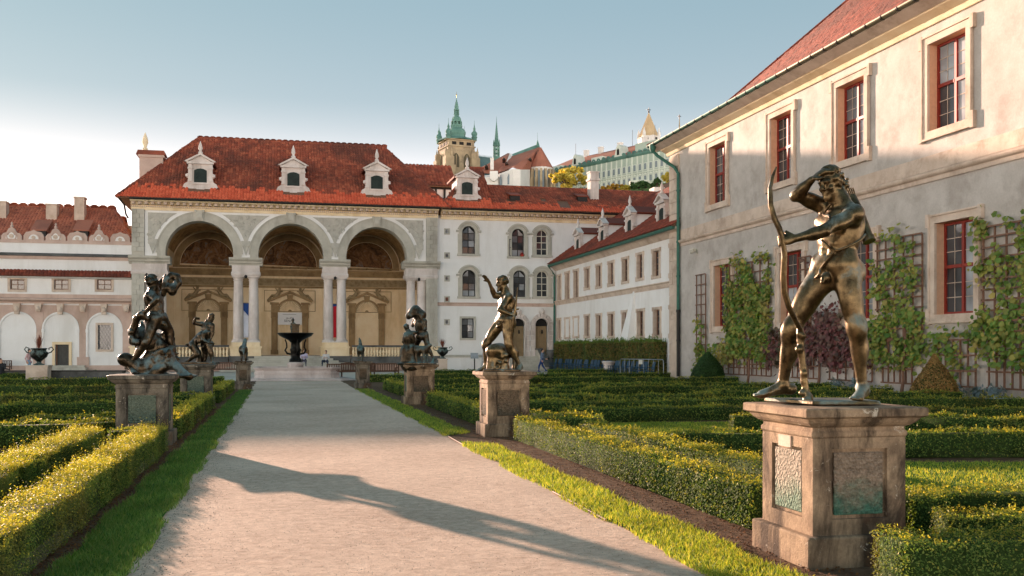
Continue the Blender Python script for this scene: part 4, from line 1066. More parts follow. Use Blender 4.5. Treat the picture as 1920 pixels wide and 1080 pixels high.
# ------------------------------------------------------------------ east wing: white three-storey block joined to the loggia
FW = Frame((0, 82.2, 0), (1, 0, 0))
ew = thing('palace_wing', 'white plastered three storey wing with grey arched windows right of the loggia', 'building', (18, 82.2, 0))
WX0, WX1 = 12.745, 30.0
def arch_window(parent, F, px, y0, y1, w, mat_f, ny=4, white=False, label=None):
    """arched stone surround with pediment-like hood, recessed window below it"""
    u = F.u(px); v0, v1 = F.z(px, y1), F.z(px, y0); r = w / 2; vs = v1 - r
    m = MB(); m.arc(F, u, vs, r, r + .26, -.25, .1, seg=20); m.arc(F, u, vs, r + .26, r + .42, -.01, .2, a0=18, a1=162, seg=20)
    for q in (-1, 1):
        e = sorted((u + q * r, u + q * (r + .26))); m.fbox(F, e[0], e[1], v0, vs, .002, .1)
        e = sorted((u + q * (r + .2), u + q * (r + .5))); m.fbox(F, e[0], e[1], vs + .05, vs + .2, -.01, .22)
        e = sorted((u + q * (r + .26), u + q * (r + .36))); m.fbox(F, e[0], e[1], v0, vs - .1, -.01, .07)
    m.fbox(F, u - r - .42, u + r + .42, v0 - .17, v0, .002, .17)
    o = m.build('window', M_GREY, parent)
    if label: o['label'] = label
    g = MB(); P_ = [(u + r * math.cos(R(a)), vs + r * math.sin(R(a))) for a in range(0, 181, 10)] + [(u - r, v0), (u + r, v0)]
    off = np.array(root_of(parent).location)
    k = 2
    for i in range(2):
        for j in range(ny):
            a, b = u - r + r * i, u - r + r * (i + 1); c, d = v0 + (v1 - v0) * j / ny, v0 + (v1 - v0) * (j + 1) / ny
            tl = .01 * math.sin(i * 5 + j * 3 + px)
            pts = [(a, c), (b, c), (b, d), (a, d)]
            pts = [(x, min(y, vs + math.sqrt(max(r * r - (x - u) ** 2, 0)))) for x, y in pts]
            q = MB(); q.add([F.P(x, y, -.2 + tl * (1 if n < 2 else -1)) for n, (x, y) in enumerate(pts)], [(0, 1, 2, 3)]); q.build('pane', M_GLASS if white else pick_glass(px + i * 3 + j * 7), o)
    q = MB(); bw_ = .055
    q.arc(F, u, vs, r - .07, r, -.2, -.12, seg=16); q.fbox(F, u - r, u - r + .07, v0, vs, -.2, -.12); q.fbox(F, u + r - .07, u + r, v0, vs, -.2, -.12); q.fbox(F, u - r + .07, u + r - .07, v0, v0 + .07, -.2, -.12)
    q.fbox(F, u - bw_ / 2, u + bw_ / 2, v0 + .07, vs + r - .04, -.19, -.13)
    for j in range(1, ny):
        v = v0 + (v1 - v0) * j / ny; hw = r - .06 if v < vs else math.sqrt(max(r * r - (v - vs) ** 2, .01)) - .05
        q.fbox(F, u - hw, u + hw, v - bw_ / 2, v + bw_ / 2, -.185, -.135)
    q.build('frame', M_WHITEW if white else M_IRON, o)
    return u, v0, v1, r
M_WHITEW = plain_mat('window_frame_cream', hexc('#c9c4b4'), .5)
wins = [(878.5, 424, 476, 0), (971, 429, 481, 0), (1016, 431, 479, 1), (879, 506, 556, 0), (973.5, 507, 557, 0), (1016.5, 508, 557, 1)]
holes = []
for px, y0, y1, wh in wins:
    u = FW.u(px); r = (.56 if px < 900 else .54 if px < 990 else .5); holes.append((u - r, u + r, FW.z(px, y1), FW.z(px, y0)))
gu = FW.u(877); gv0, gv1 = FW.z(877, 634), FW.z(877, 597); holes.append((gu - .52, gu + .52, gv0, gv1))
vents = [(838, 434), (838, 479), (838, 522), (838, 561), (838, 604)]
for px, py in vents:
    u, v = FW.uv(px, py); holes.append((u - .14, u + .14, v - .16, v + .16))
doors = [(972, 597, 668), (1015.5, 597, 668)]
for px, y0, y1 in doors:
    u = FW.u(px); holes.append((u - .56, u + .56, FW.z(px, y1), FW.z(px, y0)))
m = MB(); wall_grid(m, FW, WX0, WX1, 0, 12.7, holes); m.build('wall', M_PLASTER, ew)
MB().box(WX0 + .01, WX1 - .01, 82.98, 91, 0, 13).build('rear_wall', M_PLASTER, ew)
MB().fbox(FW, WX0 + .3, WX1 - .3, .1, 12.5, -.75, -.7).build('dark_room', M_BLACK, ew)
for px, y0, y1, wh in wins: arch_window(ew, FW, px, y0, y1, 1.12 if px < 900 else 1.08 if px < 990 else 1.0, None, 4, bool(wh))
m = MB(); frame_rect(m, FW, gu - .52, gu + .52, gv0, gv1, .17, .002, .08); o = m.build('window', M_GREY, ew, bevel=.01); sash(o, FW, gu - .52, gu + .52, gv0, gv1, -.22, M_IRON, 2, 3)
for px, py in vents:
    u, v = FW.uv(px, py); m = MB(); frame_rect(m, FW, u - .14, u + .14, v - .16, v + .16, .1, .002, .06); o = m.build('vent_window', M_GREY, ew)
    if py == 561: o['label'] = 'small square vent window with a reddish pane'
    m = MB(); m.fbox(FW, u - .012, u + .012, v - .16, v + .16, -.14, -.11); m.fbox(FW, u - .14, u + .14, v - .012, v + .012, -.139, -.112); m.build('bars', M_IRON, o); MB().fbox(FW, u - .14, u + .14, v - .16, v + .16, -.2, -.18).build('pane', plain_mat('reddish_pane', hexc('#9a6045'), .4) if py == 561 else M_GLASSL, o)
# string course, plinth line
m = MB(); z_ = FW.z(900, 571); m.sweep(FW, [(0, z_ - .14), (.05, z_ - .14), (.08, z_ + .05), (.14, z_ + .1), (.14, z_ + .14), (0, z_ + .16)], WX0, 22.98); m.build('string_course', M_PINK, ew)
z_ = FW.z(850, 668); m = MB(); m.sweep(FW, [(0, z_ - .09), (.06, z_ - .09), (.06, z_ + .09), (0, z_ + .12)], WX0 + .05, WX0 + 6.2); m.build('plinth_band', M_GREY, ew)
# two rusticated doorways up a stair
for px, y0, y1 in doors:
    u = FW.u(px); v0, v1 = FW.z(px, y1), FW.z(px, y0); r = .56; vs = v1 - r
    d = MB(); d.arc(FW, u, vs, r, r + .12, -.3, .1, seg=18)
    for q in (-1, 1):
        e = sorted((u + q * r, u + q * (r + .12))); d.fbox(FW, e[0], e[1], v0, vs, .003, .1)
    d.prism(FW, [(u + r + .13, v1 + .02), (u + r + .13, vs)] + [(u + r * math.cos(R(a)), vs + r * math.sin(R(a))) for a in range(0, 91, 15)] + [(u, v1 + .02)], -.012, .004)
    d.prism(FW, [(u - r - .13, v1 + .02), (u, v1 + .02)] + [(u + r * math.cos(R(a)), vs + r * math.sin(R(a))) for a in range(90, 181, 15)] + [(u - r - .13, vs)], -.012, .004)
    o = d.build('doorway', M_WHITESTONE, ew)
    for k in range(9):                                      # voussoirs
        m = MB(); m.arc(FW, u, vs, r + .13, r + (.5 if k == 4 else .41), .005, .16 if k % 2 else .2, a0=k * 20 + 1.2, a1=k * 20 + 18.8, seg=3); m.build('voussoir', M_WHITESTONE, o)
    m = MB(); m.fbox(FW, u - .24, u + .24, vs + r + .42, vs + r + .7, .0, .26); m.lathe([(.02, -.1), (.16, .02), (.17, .2), (.05, .38)], FW.P(u, vs + r + .5, .26), 10); m.build('mask_keystone', M_WHITESTONE, o)
    for q in (-1, 1):
        for k in range(6):
            e = sorted((u + q * (r + .13), u + q * (r + (.36 if k % 2 else .415)))); h = (vs - v0) / 6; m = MB(); m.fbox(FW, e[0], e[1], v0 + k * h + .012, v0 + (k + 1) * h - .012, .0, .15 + .02 * (k % 2)); m.build('rustic_block', M_WHITESTONE, o)
    for k in range(5):
        m = MB(); a = u - r + .03 + k * (2 * r - .06) / 5; m.fbox(FW, a + .006, a + (2 * r - .06) / 5 - .006, v0, vs - .1, -.36, -.32); m.build('door_board', M_DOORW, o)
    m = MB(); m.lathe([(.02, 0), (.09, .05), (.07, .3), (.02, .34)], FW.P(u + .12, vs - .75, -.3), 8); m.build('knocker', M_IRON, o)
    m = MB(); m.prism(FW, [(u - r, vs - .1)] + [(u + r, vs - .1)] + [(u + r * math.cos(R(a)), vs + r * math.sin(R(a))) for a in range(0, 181, 15)], -.37, -.33); m.build('fanlight', M_BLACK, o)
su0, su1 = FW.u(955), FW.u(1003)
sv = FW.z(980, 668)
for k in range(7):
    m = MB(); m.fbox(FW, su0, su1, sv * (6 - k) / 7 + .002, sv * (7 - k) / 7, .22 if k == 0 else .0, .9 + .34 * k); m.build('stair_step', M_GREY, ew)
m = MB(); m.prism(Frame((FW.P(su1 + .02, 0)[0], 82.2, 0), (0, -1, 0)), [(.2, 0), (3.4, 0), (3.4, .3), (.9, sv + .55), (.2, sv + .55)], -.35, 0); m.build('stair_cheek', M_GREY, ew)
m = MB(); m.prism(Frame((FW.P(su1 + .02, 0)[0], 82.2, 0), (0, -1, 0)), [(.15, sv + .56), (.95, sv + .56), (3.5, .3), (3.5, .42), (.95, sv + .68), (.15, sv + .68)], -.42, .06); m.build('stair_coping', M_DARKSTONE, ew)
m = MB(); m.fbox(FW, su1 + .06, FW.u(1032), sv - .25, sv - .1, .2, 1.6); m.build('landing_slab', M_DARKSTONE, ew)
m = MB(); m.fbox(FW, su1 + .1, FW.u(1032), 0, sv - .25, .2, 1.5); m.build('landing_wall', M_GREY, ew)
# open casement with red flowers in the upper middle window
u_, v_ = FW.uv(972, 481); m = MB(); Fc = Frame(FW.P(u_ - .52, v_, -.1), (-.6, -.8, 0)); m.fbox(Fc, 0, .05, 0, 1.45, 0, .04); m.fbox(Fc, .45, .5, 0, 1.45, 0, .04); m.fbox(Fc, .05, .45, 0, .05, 0, .04); m.fbox(Fc, .05, .45, 1.4, 1.45, 0, .04); m.fbox(Fc, .05, .45, .7, .74, .0, .04); m.build('open_casement', M_IRON, ew)
clump('flower_pot', FW.P(u_ + .3, 0, .05)[0], FW.P(0, 0, .05)[1], .28, .42, 60, .09, leaf_mat('geranium', [hexc('#b02a2a'), hexc('#c9443c'), hexc('#3f6b35')], .2), 'red flowers standing in the open upper arched window', 'flowers', None, 5, v_)
main_cornice(ew, Frame((0, 82.2, 0), (1, 0, 0)), WX0 + .3, 30)
# its roof: a steep hipped piece next to the loggia, then the long ridge
EY2 = 81.2
pk = (16.35, 86.2, 17.75); r0 = (17.6, 85.6, 16.05); r1 = (34, 85.6, 16.05); e0, e1 = (12.9, EY2, EZ), (34, EY2, EZ)
tile_roof(ew, (17.0, EY2, EZ), e1, r1, (17.0, 85.6, 16.05), .235, .33, M_TILE, 'pan', M_TILE_N, 4, holes=[(1.95, 2.65, 1.6, 2.3), (4.9, 5.5, 1.8, 2.4), (6.4, 7.4, .4, 2.2)])
tile_roof(ew, e0, (17.3, EY2, EZ), (17.3, 86.2, 17.75), pk, .235, .33, M_TILE, 'pan', M_TILE_N, 4, holes=[(1.3, 3.3, .9, 4.4)])
tile_roof(ew, (17.31, EY2 + .3, EZ + .2), (17.35, 86.2, 16.2), (17.3, 86.2, 17.75), (17.3, 86.2, 17.75), .3, .33, M_TILE, 'pan')
tile_roof(ew, (34, 91, EZ), (13, 91, EZ), (17.6, 85.62, 16.04), (34, 85.62, 16.04), .6, .6, M_TILE, 'pan')
ridge_tiles(ew, (17.3, 85.6, 16.1), r1, M_TILE); ridge_tiles(ew, e0, pk, M_TILE, .12); ridge_tiles(ew, pk, (17.5, 86.2, 17.75), M_TILE, .12)
dormer(ew, Frame((0, 82.2, 0), (1, 0, 0)), FW.u(876), 14.1, .95, side=M_PLASTER)
for u, z in ((FW.u(969), 14.55), (FW.u(1098), 14.7)):
    y = EY2 + (z - EZ) / .586; m = MB(); m.fbox(Frame((0, y - .3, 0), (1, 0, 0)), u - .42, u + .42, z - .1, z + .32, -.8, 0); o = m.build('roof_hatch', M_IRON, ew)
    m = MB(); m.add([(u - .5, y - .4, z + .33), (u + .5, y - .4, z + .33), (u + .5, y + 1.1, z + .75), (u - .5, y + 1.1, z + .75), (u - .5, y - .4, z + .39), (u + .5, y - .4, z + .39), (u + .5, y + 1.1, z + .81), (u - .5, y + 1.1, z + .81)], MB.BF); m.build('hatch_roof', M_TILE_R, o)
x_ = FW.u(1115) + .45; m = MB(); m.box(x_ - .38, x_ + .38, 83.6, 84.5, 13.6, 17.3); m.box(x_ - .48, x_ + .48, 83.5, 84.6, 16.6, 16.78); m.box(x_ - .44, x_ + .44, 83.54, 84.56, 17.3, 17.42); m.build('chimney', M_WHITESTONE, ew)
# half-timbered house seen through the gap
FT = Frame((0, 97, 0), (1, 0, 0))
ht = thing('timbered_house', 'half timbered house with white panels and red tiled roof glimpsed behind the loggia roof', 'house', FT.P(15, 0))
a_, b_ = FT.u(735), FT.u(850); z0_, z1_ = FT.z(800, 372), FT.z(800, 350)
MB().fbox(FT, a_, b_, 0, z1_, -4, -.1).build('wall', M_PLASTER, ht)
for k in range(8):
    u = a_ + (b_ - a_) * k / 7; MB().fbox(FT, u - .1, u + .1, 12, z1_, -.1, .02).build('timber_post', M_IRON, ht)
for z in (z1_ - .1, z1_ - 1.15): MB().fbox(FT, a_, b_, z - .1, z + .1, -.1, .01).build('timber_beam', M_IRON, ht)
zt_ = FT.z(800, 320) + .9
tile_roof(ht, (a_ - .2, 96.3, z1_), (b_ + .2, 96.3, z1_), (b_ + .2, 99.6, zt_), (a_ - .2, 99.6, zt_), .36, .4, M_TILE, 'pan')

# ------------------------------------------------------------------ west wing: low range with blind arcade
FX = Frame((0, 82.3, 0), (1, 0, 0))
ww = thing('arcade_wing', 'low white wing with pink pilasters and blind arches left of the loggia', 'building', (-20, 82.3, 0))
A0, A1 = -52.0, LX0 - .01
Z = lambda py, px=120: FX.z(px, py)
archc = [FX.u(196), FX.u(114), FX.u(33), 2 * FX.u(33) - FX.u(114)]
doorU = (FX.u(103.5), FX.u(129.5)); doorV = (Z(685), Z(646)); gwU = (FX.u(184), FX.u(208.5)); gwV = (Z(655), Z(609))
holes = [(doorU[0], doorU[1], doorV[0], doorV[1]), (gwU[0], gwU[1], gwV[0], gwV[1])]
sw = [(FX.u(c - 13.5), FX.u(c + 13.5), Z(543, c), Z(524, c)) for c in (195.5, 115, 32.5)]
holes += sw
m = MB(); wall_grid(m, FX, A0, A1, 0, Z(457), holes, .4); m.build('wall', M_PLASTER, ww)
MB().fbox(FX, A0 + .02, A1 - .02, 0.01, Z(460), -8, -.75).build('rear_block', M_PLASTER, ww)
m = MB(); m.fbox(FX, A0, A1, 0, .5, .0, .1); m.build('plinth', M_PINK, ww)
zc = Z(567)
m = MB(); m.sweep(FX, [(0, zc - .1), (.1, zc - .1), (.14, zc + .02), (.4, zc + .1), (.5, zc + .16), (.5, zc + .26), (.05, zc + .34), (0, zc + .34)], A0, A1); m.sweep(FX, [(0, zc + .34), (.04, zc + .34), (.04, zc + .62), (0, zc + .62)], A0, A1); m.build('pink_cornice', M_PINK, ww)
pil = [(FX.u(228), A1 - .02), (FX.u(147.5), FX.u(165)), (FX.u(65), FX.u(81.5)), (FX.u(65) - 3.62, FX.u(81.5) - 3.62)]
for a, b in pil:
    m = MB(); m.fbox(FX, a, b, .5, zc - .75, 0, .09); m.fbox(FX, a - .1, b + .1, .5, 1.15, 0, .14); m.fbox(FX, a + .02, b - .02, zc - .75, zc - .1, 0, .06); m.build('pilaster', M_PINK, ww)
    c = (a + b) / 2; m = MB(); m.prism(FX, [(c - .26, zc - .12), (c - .16, zc - .72), (c + .16, zc - .72), (c + .26, zc - .12)][::-1], .06, .42); m.lathe([(.05, 0), (.2, .1), (.2, .3), (.1, .42)], FX.P(c, zc - .72, .34), 10); m.build('corbel_head', M_SAND, ww)
for c in archc:
    r = 1.2; vs = Z(617)
    P_ = [(c + r * math.cos(R(a)), vs + r * math.sin(R(a))) for a in range(0, 181, 9)]
    m = MB(); w = 1.47; top = zc - .22
    m.prism(FX, [(c + w - .12, top), (c + w - .12, vs)] + [(c + (r + .14) * math.cos(R(a)), vs + (r + .14) * math.sin(R(a))) for a in range(0, 91, 9)] + [(c, top)], .0, .05)
    m.prism(FX, [(c - w + .12, top), (c, top)] + [(c + (r + .14) * math.cos(R(a)), vs + (r + .14) * math.sin(R(a))) for a in range(90, 181, 9)] + [(c - w + .12, vs)], .0, .05)
    m.build('spandrel_field', M_PINK, ww)
    m = MB(); m.arc(FX, c, vs, r, r + .13, 0, .1, seg=24)
    for q in (-1, 1):
        e = sorted((c + q * r, c + q * (r + .13))); m.fbox(FX, e[0], e[1], .5, vs, 0, .1); e = sorted((c + q * (r - .04), c + q * (r + .15))); m.fbox(FX, e[0], e[1], vs - .26, vs - .02, .0, .16)
    m.build('arch_band', M_PLASTER, ww)
    m = MB(); m.prism(FX, [(c - .24, zc - .12), (c - .15, vs + r - .08), (c + .15, vs + r - .08), (c + .24, zc - .12)][::-1], .05, .4); m.lathe([(.05, 0), (.2, .1), (.2, .34), (.1, .46)], FX.P(c, vs + r + .05, .33), 10); m.build('corbel_head', M_SAND, ww)
m = MB(); frame_rect(m, FX, *doorU, *doorV, .2, .002, .12); o = m.build('doorway', M_OCHRE, ww, bevel=.01)
m = MB(); m.fbox(FX, doorU[0] + .12, doorU[1], doorV[0], doorV[1], -.3, -.24)
for k in range(6):
    for j in range(9): m.lathe([(.02, -.02), (.028, 0), (.0, .03)], FX.P(doorU[0] + .25 + k * .15, doorV[0] + .15 + j * .19, -.22), 6)
m.build('studded_door', plain_mat('grey_door', hexc('#4c4b47'), .6, 0, .25), o); MB().fbox(FX, doorU[0], doorU[0] + .11, doorV[0], doorV[1], -.35, -.2).build('dark_gap', M_BROWNW, o)
for k in range(3):
    m = MB(); m.fbox(FX, doorU[0] - 1.1 - .12 * k, doorU[1] + 1.2 + .12 * k, doorV[0] * (2 - k) / 3 + .003, doorV[0] * (3 - k) / 3, .11, .5 + .32 * k); m.build('door_step', M_GREY, ww)
m = MB(); frame_rect(m, FX, *gwU, *gwV, .17, .002, .1); o = m.build('grilled_window', M_SAND, ww, bevel=.01); o['label'] = 'window behind a diamond iron grille'
MB().fbox(FX, *gwU, *gwV, -.35, -.3).build('pane', M_GLASS, o)
m = MB(); w_, h_ = gwU[1] - gwU[0], gwV[1] - gwV[0]
for k in range(-9, 10):
    for q in (-1, 1):
        pts = []
        for s in np.linspace(0, 1, 40):
            v = s * h_; u = w_ / 2 + k * .24 + q * (v - h_ / 2) * .55
            if 0 <= u <= w_: pts.append((u, v))
        if len(pts) > 1: m.tube([FX.P(gwU[0] + pts[0][0], gwV[0] + pts[0][1], .0), FX.P(gwU[0] + pts[-1][0], gwV[0] + pts[-1][1], .0)], .014, 5)
m.build('iron_grille', M_IRON, o)
for i, (a, b, c, d) in enumerate(sw):
    m = MB(); frame_rect(m, FX, a, b, c, d, .17, .002, .07); o = m.build('attic_window', M_SAND, ww, bevel=.01); sash(o, FX, a, b, c, d, -.2, M_BROWNW, 2, 2, .05, glass_mat('brown_pane', hexc('#6f5b45'), .15))  # attic panes with a brown base colour
# tiled canopy, parapet copings
zt, zb = Z(506), Z(519)
FXo = lambda u, v, n: FX.P(u, v, n)
tile_roof(ww, FX.P(A0, zb, .55), FX.P(A1, zb, .55), FX.P(A1, zt, -.05), FX.P(A0, zt, -.05), .25, .36, M_TILE_R, 'pan', thick=.06)
m = MB(); m.sweep(FX, [(0, zb - .16), (.3, zb - .12), (.48, zb - .06), (.48, zb - .02), (0, zb - .02)], A0, A1); m.build('canopy_cornice', M_PLASTER, ww)
z_ = Z(479); m = MB(); m.sweep(FX, [(0, z_ - .32), (.12, z_ - .32), (.2, z_ - .1), (0, z_ - .1)], A0, A1); m.build('string_course', M_PINK, ww)
m = MB(); m.sweep(FX, [(0, z_ - .09), (.3, z_ - .09), (.32, z_ + .02), (0, z_ + .16)], A0, A1); m.build('dark_coping', M_DARKSTONE, ww)
# scalloped pink parapet: each field a part
zp = Z(457); step = (FX.u(227) - FX.u(187)); k = 0; u = A1 - .1
m = MB(); m.fbox(FX, A0, A1, zp, zp + .22, -.3, .06); m.build('parapet_base', M_PINK, ww)
while u - step > -30:
    c = u - step / 2; hw = step * .46
    if k % 2: P_ = [(-hw, 0), (-hw, .3), (-hw * .8, .5), (-hw * .5, .55), (-hw * .3, .85), (0, .98), (hw * .3, .85), (hw * .5, .55), (hw * .8, .5), (hw, .3), (hw, 0)]
    else: P_ = [(-hw, 0), (-hw, .35), (-hw * .75, .62), (-hw * .3, .68), (0, .8), (hw * .3, .68), (hw * .75, .62), (hw, .35), (hw, 0)]
    m = MB(); m.prism(FX, [(c + x, zp + .22 + y) for x, y in P_][::-1], -.25, .0)
    m.arc(FX, c, zp + .5, .3, .38, 0, .07, a0=0, a1=360, seg=14) if k % 2 else m.arc(FX, c, zp + .3, .36, .46, 0, .07, seg=10)
    if k % 2: m.lathe([(.12, 0), (.13, .1), (.05, .18), (.1, .28), (.01, .4)], FX.P(c, zp + 1.2, -.12), 8)
    o = m.build('parapet_scallop', M_PINK, ww)
    m = MB(); m.prism(FX, [(c + x * .55, zp + .3 + y * .5) for x, y in P_][::-1], 0, .03); m.build('white_field', M_PLASTER, o)
    m = MB(); m.arc(FX, c, zp + (.5 if k % 2 else .42), 0.02, .17 if k % 2 else .14, .03, .09, a0=0, a1=360, seg=8); m.build('rosette', M_SAND, o)
    u -= step; k += 1
# main roof behind
WR = (-13.9, 91.2, 13.75); WRL = (-52, 91.2, 13.75); we0, we1 = (-52, 84.2, 9.5), (-10.9, 84.2, 9.5)
tile_roof(ww, (-30, 84.2, 9.5), we1, WR, (-30, 91.2, 13.75), .245, .35, M_TILE_B, 'pan'); tile_roof(ww, we0, (-30, 84.2, 9.5), (-30, 91.2, 13.75), WRL, .5, .5, M_TILE_B, 'pan')
tile_roof(ww, we1, (-10.9, 98, 9.5), WR, WR, .4, .42, M_TILE_B, 'pan'); tile_roof(ww, (-10.9, 98, 9.5), (-52, 98, 9.5), WRL, WR, .7, .7, M_TILE_B, 'pan')
ridge_tiles(ww, WRL, WR, M_TILE_B); ridge_tiles(ww, WR, we1, M_TILE_B)
FC = Frame((0, 89, 0), (1, 0, 0))
for px0, px1, y0, y1 in ((139, 158, 371, 408), (86, 106, 384, 396), (-6, 11, 379, 395)):
    a, b = FC.u(px0), FC.u(px1); m = MB(); m.box(a, b, 89, 90, 10.5, FC.z(px0, y0)); m.box(a - .06, b + .06, 88.95, 90.05, FC.z(px0, y0), FC.z(px0, y0) + .12); m.build('chimney', M_SAND, ww)
for px in (73, 152):
    F_ = Frame((0, 86.0, 0), (1, 0, 0)); u, z = F_.uv(px, 436); m = MB(); m.fbox(F_, u - .5, u + .5, z - .5, z + .12, -.8, 0); o = m.build('roof_hatch', M_IRON, ww); m = MB(); m.add([(u - .62, 85.85, z + .13), (u + .62, 85.85, z + .13), (u + .62, 88, z + 1.2), (u - .62, 88, z + 1.2), (u - .62, 85.85, z + .2), (u + .62, 85.85, z + .2), (u + .62, 88, z + 1.27), (u - .62, 88, z + 1.27)], MB.BF); m.build('hatch_roof', M_TILE_B, o)
# pale chimney stub house between wing and loggia
F_ = Frame((0, 90, 0), (1, 0, 0)); bs = thing('pink_chimney_house', 'small pink gabled house end squeezed between the arcade wing roof and the loggia', 'house', F_.P(F_.u(235), 0))
m = MB(); m.fbox(F_, F_.u(226), F_.u(246), 0, F_.z(236, 425), -2, 0); m.build('wall', M_PINK, bs); m = MB(); m.fbox(F_, F_.u(225), F_.u(247), F_.z(236, 425), F_.z(236, 423), -2.05, .05); m.build('coping', M_SAND, bs)
m = MB(); m.prism(Frame((0, 95, 0), (1, 0, 0)), [(F_.u(236), 9), (F_.u(262), 9), (F_.u(262), F_.z(240, 428) + .4), (F_.u(240), F_.z(240, 428) + .4)], -6, 0); m.build('roof', M_TILE_B, bs)

# ------------------------------------------------------------------ side wing (faces the garden from the right, farther part)
FS = Frame((23.0, 82.2, 0), (0, -1, 0))
sd = thing('side_wing', 'long two storey white side wing with stone framed windows and four gabled dormers', 'building', (24, 69, 0))
SU1 = 82.2 - 54.5
up_w = [(168, 187, 640, 810), (220, 243, 620, 800), (278, 303, 605, 790), (352, 378, 590, 720), (430, 458, 570, 710), (512, 543, 550, 695), (607, 640, 525, 675), (705, 740, 495, 655), (812, 852, 470, 640), (930, 975, 430, 630)]
lo_w = [(165, 185, 935, 1060, 1), (218, 245, 930, 1050, 0), (275, 305, 922, 1045, 0), (352, 378, 910, 1045, 1), (430, 458, 905, 1045, 1), (512, 543, 895, 1045, 1), (605, 632, 885, 1045, 1), (708, 745, 875, 1045, 1), (818, 858, 865, 1040, 1), (930, 972, 850, 1040, 1)]
cv = lambda x, y: (1000 + x / 3.6, 340 + y / 3.6)
def rect_uv(F, x0, x1, y0, y1):
    u0, _ = F.uv(x0); u1, _ = F.uv(x1); xm = (x0 + x1) / 2
    return u0, u1, F.z(xm, y1), F.z(xm, y0)
H = []; wl = []
for x0, x1, y0, y1 in up_w:
    a, b, c, d = rect_uv(FS, *cv(x0, 0)[:1], *cv(x1, 0)[:1], cv(0, y0)[1], cv(0, y1)[1]); wl.append((a, b, c, d, 1)); H.append((a, b, c, d))
for x0, x1, y0, y1, op in lo_w:
    a, b, c, d = rect_uv(FS, *cv(x0, 0)[:1], *cv(x1, 0)[:1], cv(0, y0)[1], cv(0, y1)[1]); wl.append((a, b, c, d, op)); 
    if op: H.append((a, b, c, d))
m = MB(); wall_grid(m, FS, .3, SU1, 0, 8.72, H, .45, 0, 1); m.build('wall', [M_PLASTER, M_SAND], sd)
MB().box(23.9, 32, 54.6, 82.1, 0, 8.5).build('rear_block', M_PLASTER, sd)
for a, b, c, d, op in wl:
    m = MB(); frame_rect(m, FS, a, b, c, d, .16, (.002), .07)
    for q, e in ((-1, a - .16), (1, b + .16)):
        e0, e1 = sorted((e, e + q * .09)); m.fbox(FS, e0, e1, d - .1, d + .17, .003, .09); m.fbox(FS, e0, e1, c - .17, c + .12, .003, .09)
    o = m.build('window' if op else 'blind_window', M_SAND, sd)
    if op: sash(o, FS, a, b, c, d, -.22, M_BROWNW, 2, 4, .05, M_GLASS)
    else: MB().fbox(FS, a, b, c, d, .001, .01).build('blind_panel', M_PLASTER, o)
z_ = FS.z(1150, 340 + 760 / 3.6)
m = MB(); m.sweep(FS, [(0, z_ - .17), (.05, z_ - .17), (.1, z_ + .08), (.18, z_ + .14), (.18, z_ + .19), (0, z_ + .22)], .02, SU1); m.build('string_course', M_SAND, sd)
m = MB(); m.sweep(FS, [(0, 8.45), (.06, 8.45), (.3, 8.7), (.5, 8.8), (.5, 8.92), (0, 8.94)], .02, SU1); m.build('eaves_cornice', M_SAND, sd)
m = MB(); m.sweep(FS, [(.5, 8.86), (.54, 8.78), (.68, 8.78), (.73, 8.88), (.73, 8.95), (.5, 8.95)], -.4, SU1); m.build('gutter', M_COPPER, sd)
# slanting chimney breast that leans against the wall
a_, b_ = FS.u(1168), FS.u(1191); m = MB(); m.add([FS.P(a_, 0, 0), FS.P(b_, 0, 0), FS.P(b_, 0, .9), FS.P(a_, 0, .9), FS.P(b_ - .25, FS.z(1188, 545), 0), FS.P(b_, FS.z(1188, 545), 0), FS.P(b_, FS.z(1188, 545), .06), FS.P(b_ - .25, FS.z(1188, 545), .06)], MB.BF); m.build('buttress', M_PLASTER, sd)
m = MB(); u_ = -.05; m.tube([FS.P(u_, 8.9, .62), FS.P(u_, 8.6, .5), FS.P(u_ + .1, 8.1, .12), FS.P(u_ + .1, .2, .12)], .09, 8); m.build('rain_pipe', M_COPPER, sd)
SE0, SE1 = (22.3, 83, 8.98), (22.3, 54.5, 8.98)
tile_roof(sd, SE0, SE1, (30.2, 54.5, 14.6), (30.2, 83, 14.6), .24, .33, M_TILE_R, 'pan')
FSD = Frame((23.55, 82.2, 0), (0, -1, 0))
for px, py in ((1084, 478), (1130, 464), (1181, 447), (1241, 428)):
    u, z = FSD.uv(px, py); dn = dormer(sd, FSD, u, z - .1, .78, depth=4.0, side=M_PLASTER, roofmat=M_TILE_R)
tile_roof(sd, (38, 54.5, 9), (38, 83, 9), (30.2, 83, 14.58), (30.2, 54.5, 14.58), .8, .8, M_TILE_R, 'pan')
# red roof and white gable behind
bk = thing('red_roof_house', 'bright red tiled roof with a white gable end rising behind the side wing', 'house', (38, 100, 0))
F_ = Frame((0, 104, 0), (1, 0, 0)); x0_, x1_ = F_.u(1160), F_.u(1300)
MB().box(x0_, x1_, 104.2, 112, 0, F_.z(1200, 372)).build('wall', M_PLASTER, bk)
tile_roof(bk, (x0_ - 2, 104, F_.z(1200, 374) - 1.5), (x1_, 104, F_.z(1200, 374) - 1.5), (x1_, 110, F_.z(1262, 338) + 1.2), (x0_ + 9, 110, F_.z(1262, 338) + .6), .4, .42, M_TILE_N, 'pan')
a_, b_ = F_.u(1217), F_.u(1237); m = MB(); m.box(a_, b_, 102.5, 103.9, 10, F_.z(1226, 355)); m.build('white_gable', M_WHITESTONE, bk)
